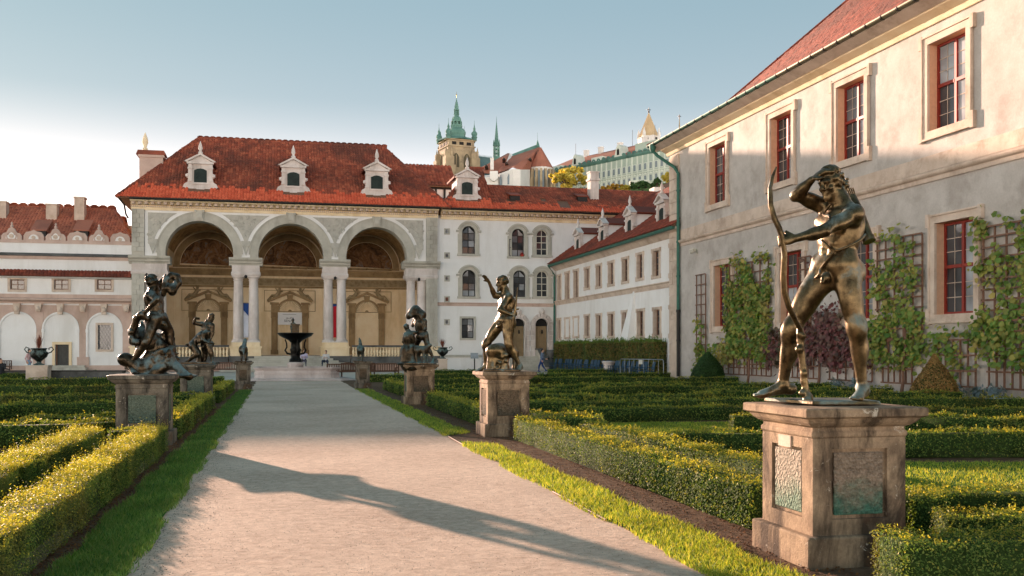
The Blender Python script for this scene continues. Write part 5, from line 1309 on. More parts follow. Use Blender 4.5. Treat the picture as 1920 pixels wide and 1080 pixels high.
# ------------------------------------------------------------------ near right palace building
FR = Frame((22.8, 56, 0), (0, -1, 0))
pr = thing('palace_building', 'tall worn cream building at the right with red sashed windows, green gutter and vines', 'building', (23.5, 40, 0))
RU1 = 56 - 8.0
ups = [(1327, 1367), (1439, 1494), (1560, 1636), (1728, 1832), (1985, 2100)]
los = [(1337, 1376), (1462, 1508), (1584, 1643), (1745, 1842), (1995, 2120)]
H = []; wl = []
for k, L in enumerate((ups, los)):
    for x0, x1 in L:
        uc = (FR.u(x0) + FR.u(x1)) / 2; w = 1.02
        wl.append((uc - w, uc + w, 9.55 if k == 0 else 2.95, 12.68 if k == 0 else 6.2, k)); H.append(wl[-1][:4])
m = MB(); wall_grid(m, FR, 1.45, RU1, 0, 13.5, H, .48, 0, 1); m.build('wall', [M_PLASTER_W, plain_mat('reveal_peach', hexc('#d3a888'), .9, 0, .12)], pr)
MB().box(23.6, 38, 8.2, 55.9, 0, 13.3).build('rear_block', M_PLASTER_W, pr)
# quoins at the far corner
MB().fbox(FR, .02, 1.44, 0, 13.3, -.8, 0).build('corner_pier', M_SAND, pr)
block_column(pr, FR, 0, 1.45, .05, 13.2, 19, .0, .07, M_SAND, True, 'quoin_stone', .03)
FE = Frame((22.8, 56, 0), (1, 0, 0)); FE.N = -FE.N
def sur(F, a, b, c, d, w, parent):
    m = MB(); frame_rect(m, F, a, b, c, d, w, .002, .1)
    frame_rect(m, F, a - w + .05, b + w - .05, c - w + .05, d + w - .05, .07, .02, .15)
    for q, e in ((-1, a - w), (1, b + w)):
        for v0, v1, dv in ((d - .12, d + w + .06, 1), (c - w - .06, c + .22, 0)):
            e0, e1 = sorted((e - q * .02, e + q * .15)); m.fbox(F, e0, e1, v0, v1, .002, .155)
    return m.build('window', M_SAND, parent, bevel=.008)
for a, b, c, d, k in wl:
    o = sur(FR, a, b, c, d, .3, pr)
    m = MB(); n0 = -.4; bar = .09
    m.fbox(FR, a, a + bar, c, d, n0, n0 + .1); m.fbox(FR, b - bar, b, c, d, n0, n0 + .1); m.fbox(FR, a + bar, b - bar, c, c + bar, n0, n0 + .1); m.fbox(FR, a + bar, b - bar, d - bar, d, n0, n0 + .1)
    um = (a + b) / 2; vm = c + (d - c) * .52
    m.fbox(FR, um - .06, um + .06, c + bar, d - bar, n0 + .005, n0 + .11); m.fbox(FR, a + bar, um - .06, vm - .06, vm + .06, n0 + .005, n0 + .12); m.fbox(FR, um + .06, b - bar, vm - .06, vm + .06, n0 + .005, n0 + .12)
    m.build('frame', M_REDW, o)
    for i in range(2):
        for j in range(2):
            e0, e1 = (a + bar, um - .06) if i == 0 else (um + .06, b - bar); f0, f1 = (c + bar, vm - .06) if j == 0 else (vm + .06, d - bar)
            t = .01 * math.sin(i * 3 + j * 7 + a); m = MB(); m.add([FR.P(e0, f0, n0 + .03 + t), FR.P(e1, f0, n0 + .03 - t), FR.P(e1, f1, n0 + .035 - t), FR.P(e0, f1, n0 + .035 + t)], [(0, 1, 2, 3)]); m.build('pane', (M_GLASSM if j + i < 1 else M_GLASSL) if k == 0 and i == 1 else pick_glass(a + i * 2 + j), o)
            m = MB()
            for q in (1, 2): v = f0 + (f1 - f0) * q / 3; m.fbox(FR, e0, e1, v - .012, v + .012, n0 + .045, n0 + .06)
            u = (e0 + e1) / 2; m.fbox(FR, u - .01, u + .01, f0, f1, n0 + .046, n0 + .058); m.build('lead_bars', M_SAND, o)
    m = MB(); m.fbox(FR, a + .02, a + (b - a) * .3, c + .1, d - .1, n0 - .16, n0 - .14); m.build('curtain', plain_mat('curtain', hexc('#a59d92'), .9) if k else M_BROWNW, o)
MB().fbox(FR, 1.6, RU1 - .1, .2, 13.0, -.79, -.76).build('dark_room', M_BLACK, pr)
# string course, eaves cornice, gutter
zs = FR.z(1800, 316); 
m = MB(); m.sweep(FR, [(0, zs - .2), (.07, zs - .2), (.07, zs - .05), (.16, zs), (.2, zs + .06), (.2, zs + .13), (.07, zs + .18), (0, zs + .2)], 1.46, RU1); m.build('string_course', M_SAND, pr)
m = MB(); m.fbox(FR, 1.46, RU1, zs + .2, zs + .75, .0, .035); m.build('string_band', M_SAND, pr)
m = MB(); m.sweep(FR, [(0, 13.34), (.08, 13.34), (.16, 13.5), (.5, 13.66), (.56, 13.74), (.0, 13.76)], -.3, RU1); m.build('eaves_cornice', M_OCHRE, pr)
m = MB(); m.sweep(FR, [(.56, 13.7), (.98, 13.92), (.98, 13.98), (.5, 13.96)], -.9, RU1); m.build('eaves_board', M_SAND, pr)
for a in np.arange(-.8, RU1, 2.0):                                # gutter lengths with collars
    A_ = [R(180 + 180 * k / 8) for k in range(9)]
    m = MB(); P_ = [(1.05 + .12 * math.cos(q), 14.06 + .12 * math.sin(q)) for q in A_]; m.sweep(FR, P_, a, a + 1.985); m.build('gutter_length', M_COPPER if a < 14 else M_COPPER_B, pr)
    m = MB(); P_ = [(1.05 + .14 * math.cos(q), 14.062 + .14 * math.sin(q)) for q in A_]; m.sweep(FR, P_, a + .95, a + 1.03); m.sweep(FR, P_, a - .04, a + .04); m.build('gutter_bracket', M_IRON, pr)
m = MB(); u_ = 1.62; m.tube([FR.P(-.2, 13.98, 1.05), FR.P(-.2, 13.6, 1.0), FR.P(.0, 13.3, .8), FR.P(1.3, 12.4, .25), FR.P(u_, 12.0, .16), FR.P(u_, 4.0, .16)], .095, 10)
for z in (11, 9, 8, 6): m.tube([FR.P(u_, z - .05, .16), FR.P(u_, z + .05, .16)], .12, 10)
m.lathe([(.1, -.25), (.2, 0), (.2, .25)], FR.P(-.2, 13.75, 1.04), 10); m.build('rain_pipe', M_COPPER, pr)
m = MB(); m.tube([FR.P(u_, 4.0, .16), FR.P(u_, .15, .16)], .1, 10); m.tube([FR.P(u_, 3.9, .16), FR.P(u_, 4.05, .16)], .125, 10); m.tube([FR.P(u_, 2.2, .16), FR.P(u_, 2.3, .16)], .12, 10); m.build('lower_rain_pipe', M_IRON, pr)
# roof: hipped at the far end, nearest tiles as single pieces
eY0, eY1, eX, eZ = 57.0, 8.0, 21.72, 14.08
bX, bY, bZ, tZ = eX + 2.5, eY0 - 3.12, eZ + 1.0, eZ + 7.8
tile_roof(pr, (eX, eY0, eZ), (eX, eY1, eZ), (bX, eY1, bZ), (bX, bY, bZ), .21, .23, M_TILE_R, 'flat')
tile_roof(pr, (bX, bY, bZ), (bX, eY1, bZ), (31.0, eY1, tZ), (31.0, 45.4, tZ), .21, .23, M_TILE_R, 'flat', single=300)
tile_roof(pr, (40.3, eY0, eZ), (eX, eY0, eZ), (bX, bY, bZ), (37.8, bY, bZ), .5, .5, M_TILE_R, 'flat')
tile_roof(pr, (37.8, bY, bZ), (bX, bY, bZ), (31.0, 45.4, tZ), (31.0, 45.4, tZ), .5, .5, M_TILE_R, 'flat')
tile_roof(pr, (40.3, eY1, eZ), (40.3, eY0, eZ), (31.0, 45.4, tZ), (31.0, eY1, tZ), .8, .8, M_TILE_R, 'flat')
ridge_tiles(pr, (eX, eY0, eZ + .04), (bX, bY, bZ + .04), M_TILE_R, .08); ridge_tiles(pr, (bX, bY, bZ + .04), (31.0, 45.4, tZ + .04), M_TILE_R, .08)
# wall camera
cc = thing('security_camera', 'small white security camera bracketed on the cream wall near the corner drainpipe', 'camera', FR.P(FR.u(1307), FR.z(1307, 472), 0))
F_ = Frame(FR.P(FR.u(1307), 0, 0), (0, -1, 0)); z_ = FR.z(1307, 472)
m = MB(); m.fbox(F_, -.1, .1, z_ - .12, z_ + .14, .0, .04); m.tube([F_.P(0, z_ + .05, .04), F_.P(0, z_ + .05, .2)], .03, 6); m.build('bracket', M_WHITEW, cc)
m = MB(); m.tube([F_.P(-.25, z_ - .02, .26), F_.P(.22, z_ + .06, .26)], .085, 10); m.fbox(F_, -.3, .26, z_ + .08, z_ + .15, .15, .37); m.build('housing', M_WHITEW, cc); m = MB(); m.tube([F_.P(-.29, z_ - .03, .26), F_.P(-.26, z_ - .02, .26)], .06, 10); m.build('lens', M_BLACK, cc)
# ------------------------------------------------------------------ trellises and vines
M_VINE = leaf_mat('vine_leaves', [hexc('#4a6e2c'), hexc('#66873c'), hexc('#829848'), hexc('#a39c50'), hexc('#587b34'), hexc('#b8a55e')], .35, patch=hexc('#a8955a'))
M_VINER = leaf_mat('vine_leaves_red', [hexc('#6b4444'), hexc('#855250'), hexc('#54413a'), hexc('#7d6357'), hexc('#5d3237')], .25, patch=hexc('#4f5a36'))
def trellis(u0, u1, v0, v1, cols, rows, label, n=.1):
    t = thing('trellis', label, 'trellis', FR.P((u0 + u1) / 2, v0, 0), 'brown wooden wall trellises')
    for i in range(cols + 1):
        u = u0 + (u1 - u0) * i / cols; m = MB(); m.fbox(FR, u - .028, u + .028, v0, v1, n, n + .05); m.build('upright', M_BROWNW, t)
    for j in range(rows + 1):
        v = v0 + (v1 - v0) * j / rows; m = MB(); m.fbox(FR, u0 - .05, u1 + .05, v - .03, v + .03, n + .051, n + .09); m.build('slat', M_BROWNW, t)
    return t
def vine(name, areas, label, mat, seed, trunk=None, size=.2):
    """leaves spread over trellis areas (u0,u1,v0,v1,leaves per m2)"""
    rg = np.random.default_rng(seed); PP, NN = [], []
    for u0, u1, v0, v1, dn in areas:
        n = int(dn * (u1 - u0) * (v1 - v0) * .95)
        cl = rg.uniform((u0, v0), (u1, v1), (max(4, int(n / 12)), 2)); k = rg.integers(0, len(cl), n)
        q = cl[k] + rg.normal(0, .24, (n, 2)); b = rg.random(n) < .4; q[b] = rg.uniform((u0, v0), (u1, v1), (b.sum(), 2))
        ph = rg.uniform(0, 6.28, 6); nz = np.sin(q[:, 0] * 2.3 + ph[0] + 1.4 * np.sin(q[:, 1] * 1.7 + ph[1])) + np.sin(q[:, 1] * 2.9 + ph[2] + 1.2 * np.sin(q[:, 0] * 2.1 + ph[3])) + .7 * np.sin(q[:, 0] * 5.1 + q[:, 1] * 4.3 + ph[4])
        q = q[nz > -1.5 + .8 * np.clip((q[:, 1] - 2.6) / 2.5, 0, 1)]; n = len(q)
        dpt = .14 + np.abs(rg.normal(0, .12, n)) + .05 * np.sin(q[:, 0] * 2 + q[:, 1])
        PP.append(FR.O + q[:, :1] * FR.U + q[:, 1:] * FR.V + dpt[:, None] * FR.N); NN.append(np.tile(FR.N + np.array((0, 0, .45)), (n, 1)))
    P, N = np.concatenate(PP), np.concatenate(NN); P[:, 2] = np.maximum(P[:, 2], .25)
    # five-cornered leaves
    rgn = N + rg.normal(0, .45, N.shape); rgn /= np.linalg.norm(rgn, axis=1)[:, None]
    T = np.cross(rgn, rg.normal(0, 1, N.shape) * .35 + np.array((0, 1, 0))); T /= np.linalg.norm(T, axis=1)[:, None]; B = np.cross(rgn, T)
    s = size * rg.uniform(.45, 1.15, len(P))[:, None]
    pts = [(0, -.62, .1), (.5, -.2, 0), (.38, .42, 0), (-.38, .42, 0), (-.5, -.2, 0), (0, .1, .12)]
    V = np.stack([P + T * x * s + B * y * s + rgn * z * s for x, y, z in pts], 1).reshape(-1, 3)
    F = np.concatenate([np.arange(len(P))[:, None] * 6 + np.array([f]) for f in ((0, 1, 5), (1, 2, 5), (2, 3, 5), (3, 4, 5), (4, 0, 5))])
    c = np.array((FR.P(areas[0][0], 0, .1)[0], P[:, 1].mean(), 0))
    t = thing('vine', label, 'vine', c, 'vines climbing the cream palace wall')
    link('foliage', np_mesh('foliage', V - c, F, [mat]), t)
    if trunk:
        m = MB()
        for q, tu in enumerate(trunk):
            m.tube([FR.P(tu, 0, .3), FR.P(tu + .06, .5, .26), FR.P(tu - .04, 1.1, .2), FR.P(tu + .08, 1.9, .16), FR.P(tu + .02, 2.9, .14)], [.075, .06, .055, .04, .02], 7)
            for e in range(5):
                a = rg.uniform(-1, 1); m.tube([FR.P(tu, 1.0 + e * .3, .18), FR.P(tu + a * .7, 1.5 + e * .35, .16), FR.P(tu + a * 1.2, 1.7 + e * .5, .16)], [.03, .02, .008], 5)
        m.build('trunk', M_BROWNW, t)
ux = FR.u
def tr(px0, px1, y0, y1): return (ux(px0), ux(px1), FR.z((px0 + px1) / 2, y1), FR.z((px0 + px1) / 2, y0))
# lattice panels, near to far
T1 = tr(1310, 1327, 515, 665); trellis(*T1, 2, 8, 'narrow brown trellis beside the drainpipe')
T2 = tr(1372, 1445, 492, 690); trellis(*T2, 5, 10, 'tall brown trellis between the first and second lower window')
T3 = tr(1504, 1525, 482, 690); trellis(*T3, 2, 9, 'brown trellis strip seen between the archer and the second lower window')
T4 = tr(1650, 1735, 445, 635); trellis(*T4, 5, 10, 'tall brown trellis between the third and fourth lower window, right of the archer')
T5 = tr(1850, 1990, 415, 620); trellis(*T5, 6, 10, 'tall brown trellis at the right frame edge beside the fourth lower window')
lows = [(1350, 1400, 'first low brown trellis left of the archer'), (1405, 1450, 'second low brown trellis left of the archer'), (1490, 1540, 'low brown trellis behind the archer legs at the left'), (1560, 1640, 'low brown trellis behind the right leg of the archer'), (1660, 1715, 'low brown trellis left of the brown topiary cone'), (1765, 1835, 'low brown trellis right of the brown topiary cone'), (1860, 1935, 'low brown trellis at the right frame edge')]
for a, b, lab in lows: trellis(ux(a), ux(b), .45, 2.05, 5, 3, lab, .09)
vine('vine', [(*T1[:2], .5, 1.9, 150), (T1[0] + .3, T1[1], 1.9, 3.6, 40)], 'thin green vine beside the corner drainpipe', M_VINE, 1)
vine('vine', [(T2[0] - .2, T2[1] + .2, T2[3] - 2.2, T2[3] + .25, 130), (T2[0] - .1, T2[1] + .3, 1.3, T2[3] - 1.8, 190), (ux(1340), T2[0], .9, 2.0, 150)], 'dense green vine on the tall trellis left of the archer', M_VINE, 2, (ux(1412),))
vine('vine', [(ux(1450), ux(1640), 1.0, 2.6, 170), (ux(1510), ux(1600), 2.3, 3.4, 150), (T3[0], T3[1] + .3, 3.0, T3[3], 60)], 'dark reddish vine behind the legs of the archer', M_VINER, 3, (ux(1545),))
vine('vine', [(T4[0] - .3, T4[1] - .3, T4[2] + .6, T4[3] + .15, 75), (T4[0] - .2, T4[1] + .1, 1.2, T4[2] + .8, 175), (T4[0] - .6, T4[0], 1.2, 2.6, 120)], 'green and ochre vine on the trellis right of the archer', M_VINE, 4, (ux(1703),))
vine('vine', [(ux(1742), ux(1850), 1.45, 2.3, 105), (ux(1765), ux(1830), .8, 1.5, 40)], 'loose green vine on the low trellis below the fourth lower window', M_VINE, 5)
vine('vine', [(T5[0] - .2, T5[1], T5[3] - 1.9, T5[3] + .2, 95), (T5[0], T5[1], T5[2], T5[3] - 1.7, 60), (ux(1840), ux(1990), 1.1, T5[2] + .3, 120)], 'green and yellowing vine at the right frame edge', M_VINE, 6)
# lavender tufts and topiary cones along the wall foot
for i, (px, d) in enumerate([(1630, 'just right of the right leg of the archer'), (1590, 'behind the archer slab'), (1815, 'right of the brown topiary cone'), (1868, 'second from the right frame edge'), (1895, 'at the right frame edge')]):
    p = FR.P(ux(px), 0, .6); clump('lavender', p[0], p[1], .5, .62, 130, .11, M_LAV, 'greyish lavender tuft at the wall foot, ' + d, 'plant', 'lavender tufts at the wall foot', 30 + i)
M_TOPG = leaf_mat('topiary_green', [hexc('#1f3a1c'), hexc('#2c4a22'), hexc('#3a5728'), hexc('#243f1f')], .2)
M_TOPB = leaf_mat('topiary_brown', [hexc('#8f6c3f'), hexc('#a8834c'), hexc('#76572f'), hexc('#6f6a35'), hexc('#b8935a')], .3)
def topiary(x, y, r, h, prof, mat, label, seed, n, size):
    rg = np.random.default_rng(seed); t = thing('topiary_cone', label, 'topiary', (x, y, 0), 'topiary cones by the palace wall')
    z = rg.beta(1.0, 1.35, n); a = rg.uniform(0, 6.283, n); rr = r * np.interp(z, *prof) * (1 + .05 * np.sin(3 * a + 5 * z) + rg.normal(0, .03, n))
    P = np.stack([rr * np.cos(a), rr * np.sin(a), z * h], 1); N = np.stack([np.cos(a), np.sin(a), np.full(n, .5)], 1)
    V, F = leaves(P, N, size, seed, .1); link('foliage', np_mesh('foliage', V, F, [mat]), t)
    m = MB(); m.lathe([(r * np.interp(q, *prof) * .93, q * h) for q in np.linspace(0, .98, 12)], (0, 0, 0), 20); m.build('inner_core', M_BOXCORE, None).parent = t
    m = MB(); m.tube([(0, 0, -.05), (0, 0, .4)], .06, 8); m.build('trunk', M_BROWNW, None).parent = t
PR_ = ([0, .12, .45, .8, 1], [.88, 1, .86, .42, .05])
PB_ = ([0, .15, .4, .65, .85, 1], [.9, 1, .82, .5, .22, .04])
x_, y_ = gnd(1327, 718); topiary(x_, y_, .86, 1.6, PR_, M_TOPG, 'dark green topiary cone by the corner drainpipe', 1, 7000, .045)
x_, y_ = gnd(1752, 757); topiary(x_, y_, .76, 1.56, PB_, M_TOPB, 'browned topiary cone with pointed tip right of the archer', 2, 7000, .04)
# tall hedge in front of the side wing and the wall-foot strip
struct(MB().add([(21.5, 8, .004), (22.8, 8, .004), (22.8, 55.5, .004), (21.5, 55.5, .004)], [(0, 1, 2, 3)]).build('wall_foot_bed', M_SOIL))
# ------------------------------------------------------------------ the hill with the castle, about 300 m away
def vpt(px, py, d):
    r = (px - 960) / FPX * d; return (d * SY + r * CY, d * CY - r * SY, CAMH + (HZ - py) / FPX * d)
M_CST = stone_mat('castle_stone', hexc('#bda988'), hexc('#8f7f68'), .25, stain=hexc('#665c4f'), bump=.3, fine=2)  # castle colours kept somewhat pale, painting in distance haze
M_CGREEN = stone_mat('verdigris_roof', hexc('#6d9488'), hexc('#4d7269'), .3, stain=hexc('#3c5753'), bump=.2, fine=3)
M_CSLATE = stone_mat('slate_green_roof', hexc('#66807f'), hexc('#4f6668'), .2, bump=.1, fine=4)
M_CTILE = stone_mat('castle_roof_tile', hexc('#b0705a'), hexc('#8f5a49'), .15, stain=hexc('#8f6a5c'), bump=.3, fine=4)
M_CWALL = stone_mat('castle_wall_pale', hexc('#e6e2dc'), hexc('#d3cfc9'), .1, bump=.1, fine=3)
M_CPAL = stone_mat('palace_green_wall', hexc('#b9c6b6'), hexc('#a3b2a4'), .1, bump=.1, fine=3)
M_CPIL = stone_mat('palace_trim', hexc('#e2e5d8'), hexc('#cdd3c5'), .2, bump=.1, fine=3)
M_CGL = plain_mat('castle_glass', hexc('#6f7d84'), .3)
M_GOLD = plain_mat('gilt', hexc('#b08d3c'), .3, .9)
# terrain
xs_ = np.linspace(-260, 420, 60); ys_ = np.linspace(118, 700, 40); X, Y = np.meshgrid(xs_, ys_)
dd = X * SY + Y * CY; rr_x = X * CY - Y * SY
t_h = np.clip((dd - 175) / 110, 0, 1); Zt = 50 * t_h ** 1.3 * np.clip((rr_x + 190) / 120, 0, 1) + 1.5 * np.sin(X * .06) * np.cos(Y * .05) * t_h - .5
i = np.arange(X.size).reshape(X.shape); F_ = np.stack([i[:-1, :-1], i[:-1, 1:], i[1:, 1:], i[1:, :-1]], -1).reshape(-1, 4)
struct(link('hill', np_mesh('hill', np.stack([X, Y, Zt], -1).reshape(-1, 3), F_, [turf_mat('hill_grass', hexc('#4a5a32'), hexc('#6d7a45'))], smooth=True)))

# cathedral: great south tower
D = 335.0
C0 = vpt(856, 330, D); ct = thing('cathedral_tower', 'gothic stone cathedral tower with green baroque helm and corner turrets', 'cathedral', (C0[0], C0[1], 40))
px = D / FPX                                                  # metres per photo pixel here
ang = YAW - R(40) * -1
def rbox(m, cx, cy, hx, hy, z0, z1, a, mi=0):
    c, s = math.cos(a), math.sin(a); P = [(-hx, -hy), (hx, -hy), (hx, hy), (-hx, hy)]
    Q = [(cx + x * c - y * s, cy + x * s + y * c) for x, y in P]
    m.add([(x, y, z0) for x, y in Q] + [(x, y, z1) for x, y in Q], MB.BF, mi)
def zz(py, d=D): return CAMH + (HZ - py) / FPX * d
TA = -YAW + R(24)
cx, cy = C0[0], C0[1]; hw = 4.6
def tp(dx, dy): c, s = math.cos(TA), math.sin(TA); return cx + dx * c - dy * s, cy + dx * s + dy * c
m = MB(); rbox(m, cx, cy, hw, hw, 40, zz(268), TA); m.build('tower_shaft', M_CST, ct)
m = MB(); rbox(m, cx, cy, hw + .35, hw + .35, zz(280), zz(278), TA); rbox(m, cx, cy, hw + .5, hw + .5, zz(268), zz(266), TA); m.build('gallery_cornice', M_CST, ct)
for sx_ in (-1, 1):
    for k in range(3):
        for face in (0, 1):
            dx, dy = ((k - 1) * 2.6, -hw - .03) if face == 0 else (-hw - .03, (k - 1) * 2.6)
            if sx_ > 0: continue
            x, y = tp(dx, dy); m = MB(); rbox(m, x, y, .75 if face == 0 else .08, .08 if face == 0 else .75, zz(276.5), zz(271), TA); m.build('gallery_opening', M_BLACK, ct)
for face in (0, 1):
    for k in (-1, 1):
        dx, dy = (k * 1.9, -hw - .03) if face == 0 else (-hw - .03, k * 1.9)
        x, y = tp(dx, dy); c, s = math.cos(TA), math.sin(TA)
        Ff = Frame((x, y, 0), (c, s, 0) if face == 0 else (s, -c, 0)); m = MB(); z0, z1 = zz(318), zz(292)
        m.prism(Ff, [(-1.1, z0), (1.1, z0), (1.1, z1 - 1.4), (.55, z1 - .4), (0, z1), (-.55, z1 - .4), (-1.1, z1 - 1.4)], -.05, .06); o = m.build('lancet_window', plain_mat('lancet_dark', hexc('#57503f'), .8), ct)
        m = MB(); m.fbox(Ff, -.08, .08, z0, z1 - .6, .06, .2); m.build('tracery', M_CST, o)
for dx, dy in ((-hw, -hw), (hw, -hw), (-hw, hw), (hw, hw)):            # stepped buttresses with pinnacles
    x, y = tp(dx, dy); m = MB()
    for h, w in ((zz(288), 1.1), (zz(300), 1.5), (zz(316), 1.9)): rbox(m, x, y, w, w, 40, h, TA)
    for q in ((0, 0), (-.9, -.9), (.9, -.9)): m.lathe([(.5, 0), (.4, 1.5), (.02, 3.6)], (x + q[0], y + q[1], zz(300)), 6, smooth=False)
    m.build('buttress', M_CST, ct)
    tz = zz(267); m = MB(); m.lathe([(.85, 0), (.85, 1.0), (1.05, 1.1), (1.05, 1.3), (.7, 1.5), (1.05, 2.1), (.95, 2.7), (.4, 3.3), (.36, 3.8), (.5, 4.0), (.2, 4.6), (.06, 5.6), (.05, 6.8)], (x, y, tz), 10); m.build('corner_turret', M_CGREEN, ct)
m = MB(); zb = zz(266)
prof = [(26, 266), (25, 263), (17, 258), (16.5, 255), (18, 251), (18, 247), (15.5, 243), (11, 241), (11, 238)]
pf = lambda L: [(r * px * .98, zz(y) - zb) for r, y in L]
m.lathe([(hw * 1.42, 0), (hw * 1.3, .6)] + pf(prof[2:]), (cx, cy, zb), 8, smooth=False); m.build('helm_lower', M_CGREEN, ct)
m = MB(); m.lathe(pf([(11, 241), (10.5, 238), (11.5, 237), (11.5, 235), (9, 234)]), (cx, cy, zb), 8, smooth=False)
for k in range(8): a = k * math.pi / 4; m.tube([(cx + 9 * px * math.cos(a), cy + 9 * px * math.sin(a), zz(236)), (cx + 9 * px * math.cos(a), cy + 9 * px * math.sin(a), zz(228))], .28, 6)
m.lathe(pf([(10.5, 229), (10.5, 227.5)]), (cx, cy, zb), 8); m.lathe(pf([(4, 237), (4, 228)]), (cx, cy, zb), 8); m.build('lantern', M_CGREEN, ct)
m = MB(); m.lathe(pf([(9, 228), (9, 224), (7.5, 220), (5, 218.5), (4.4, 216), (5.5, 215), (5.5, 214)]), (cx, cy, zb), 8, smooth=False); m.build('helm_upper', M_CGREEN, ct)
m = MB()
for k in range(8): a = k * math.pi / 4; m.tube([(cx + 4 * px * math.cos(a), cy + 4 * px * math.sin(a), zz(215)), (cx + 4 * px * math.cos(a), cy + 4 * px * math.sin(a), zz(207))], .17, 6)
m.lathe(pf([(1.6, 216), (1.6, 206)]), (cx, cy, zb), 6); m.lathe(pf([(5.2, 207), (5.2, 205), (3.8, 203), (3.8, 199), (2, 192), (.6, 186), (.5, 184)]), (cx, cy, zb), 8, smooth=False); m.build('spire_top', M_CGREEN, ct)
m = MB(); m.lathe(pf([(.4, 186), (.35, 180), (1.1, 179), (1.1, 177.5), (.3, 176.5), (.25, 172)]), (cx, cy, zb), 8); m.build('gilt_finial', M_GOLD, ct)
# stair turret spires at the left of the tower, transept and choir
cc_ = thing('gothic_transept', 'cathedral transept with pinnacles and green copper roof behind the tower', 'cathedral', vpt(840, 340, D + 6))
for p_, y0, y1, w in ((826, 320, 242, 3.2), (818, 330, 290, 2.2), (822, 330, 270, 2.4), (814.5, 340, 304, 1.6)):
    q = vpt(p_, 330, D + 4); m = MB(); m.lathe([(w * px, 40 - 40), (w * px, zz(y0) - 40), (w * px * .8, zz(y0) - 38), (w * px * .55, zz((y0 + y1) / 2) - 40), (w * px * .62, zz((y0 + y1) / 2) - 39.4), (.12, zz(y1) - 40)], (q[0], q[1], 40), 6, smooth=False)
    rg = np.random.default_rng(int(p_))
    for k in range(14):
        z = zz(y0) + (zz(y1) - zz(y0)) * k / 14; a = k * 2.1; r = w * px * (1 - k / 15); m.lathe([(.3, 0), (.02, .9)], (q[0] + r * math.cos(a), q[1] + r * math.sin(a), z), 4, smooth=False)
    m.build('pinnacle_spire', M_CGREEN if p_ == 826 else M_CST, cc_)
Fv = view_frame(866, D + 3); mm = lambda x: (x - 866) * px
m = MB(); m.prism(Fv, [(mm(817), 40), (mm(842), 40), (mm(842), zz(300)), (mm(830), zz(296)), (mm(824), zz(312)), (mm(817), zz(326))], -8, 0); m.build('west_wall', M_CST, cc_)
A_ = vpt(868, 312, D - 2); B_ = vpt(921, 306, D + 3)
m = MB(); m.add([vpt(864, 340, D - 7), vpt(925, 340, D - 1), vpt(922, 296, D + 6), vpt(874, 290, D + 3), vpt(864, 340, D + 14), vpt(925, 340, D + 16)], [(0, 1, 2, 3), (0, 3, 4), (1, 5, 2), (3, 2, 5, 4), (0, 4, 5, 1)]); m.build('nave_roof', M_CSLATE, cc_)
m = MB()
for k in range(22): q = np.array(vpt(874, 290, D + 3)) * (1 - k / 21) + np.array(vpt(922, 296, D + 6)) * k / 21; m.lathe([(.12, 0), (.02, .7)], tuple(q), 4, smooth=False)
stuff(m.build('roof_cresting', M_CGREEN, cc_))
# slender ridge spire
q = vpt(931, 300, D + 5); rs = thing('ridge_spire', 'slender green ridge spire with open lantern right of the cathedral tower', 'spire', (q[0], q[1], zz(300)))
zb = zz(298); m = MB(); m.lathe([(6.4 * px, 0), (6.2 * px, zz(289) - zb), (6.6 * px, zz(288) - zb)], (q[0], q[1], zb), 8, smooth=False)
for k in range(8): a = k * math.pi / 4; m.tube([(q[0] + 5.6 * px * math.cos(a), q[1] + 5.6 * px * math.sin(a), zz(291)), (q[0] + 5.4 * px * math.cos(a), q[1] + 5.4 * px * math.sin(a), zz(269))], .17, 5)
for y in (283, 275, 268.5): m.lathe([(5.8 * px, 0), (5.8 * px, .3)], (q[0], q[1], zz(y)), 8)
for k in range(8): a = k * math.pi / 4; m.lathe([(.3, 0), (.02, 2.2)], (q[0] + 5.6 * px * math.cos(a), q[1] + 5.6 * px * math.sin(a), zz(268)), 4, smooth=False)
m.build('lantern', M_CGREEN, rs); m = MB(); m.lathe([(4.6 * px, 0), (3.2 * px, zz(250) - zz(268)), (.5 * px, zz(222) - zz(268)), (.04, zz(212) - zz(268))], (q[0], q[1], zz(268)), 8, smooth=False); m.build('needle', M_CGREEN, rs)

# church with apse and big tiled roof
D2 = 300.0; p2 = D2 / FPX; z2 = lambda y, d=D2: CAMH + (HZ - y) / FPX * d
ch = thing('castle_church', 'castle church with brown tiled roof, white walls and buttressed gothic apse', 'church', vpt(980, 350, D2))
m = MB(); m.add([vpt(884, 322, D2 + 6), vpt(962, 322, D2), vpt(948, 288, D2 + 14), vpt(886, 318, D2 + 20)], [(0, 1, 2, 3)]); 
m = MB()
m.add([vpt(885, 323, D2 + 4), vpt(940, 326, D2 + 2), vpt(957, 288, D2 + 12), vpt(952, 287, D2 + 16), vpt(885, 323, D2 + 26), vpt(950, 330, D2 + 26)], [(0, 1, 2), (0, 2, 3, 4), (1, 5, 3, 2), (0, 4, 5, 1)]); m.build('west_roof', M_CTILE, ch)
m = MB(); m.add([vpt(926, 327, D2 - 2), vpt(962, 314, D2 - 6), vpt(976, 320, D2 - 6), vpt(1012, 275, D2 + 10), vpt(958, 293, D2 + 12), vpt(1012, 275, D2 + 14), vpt(1030, 340, D2 + 26), vpt(926, 340, D2 + 26)], [(0, 1, 4), (1, 2, 3, 4), (4, 3, 5), (0, 4, 5, 7), (3, 2, 6, 5)]); m.build('nave_roof', M_CTILE, ch)
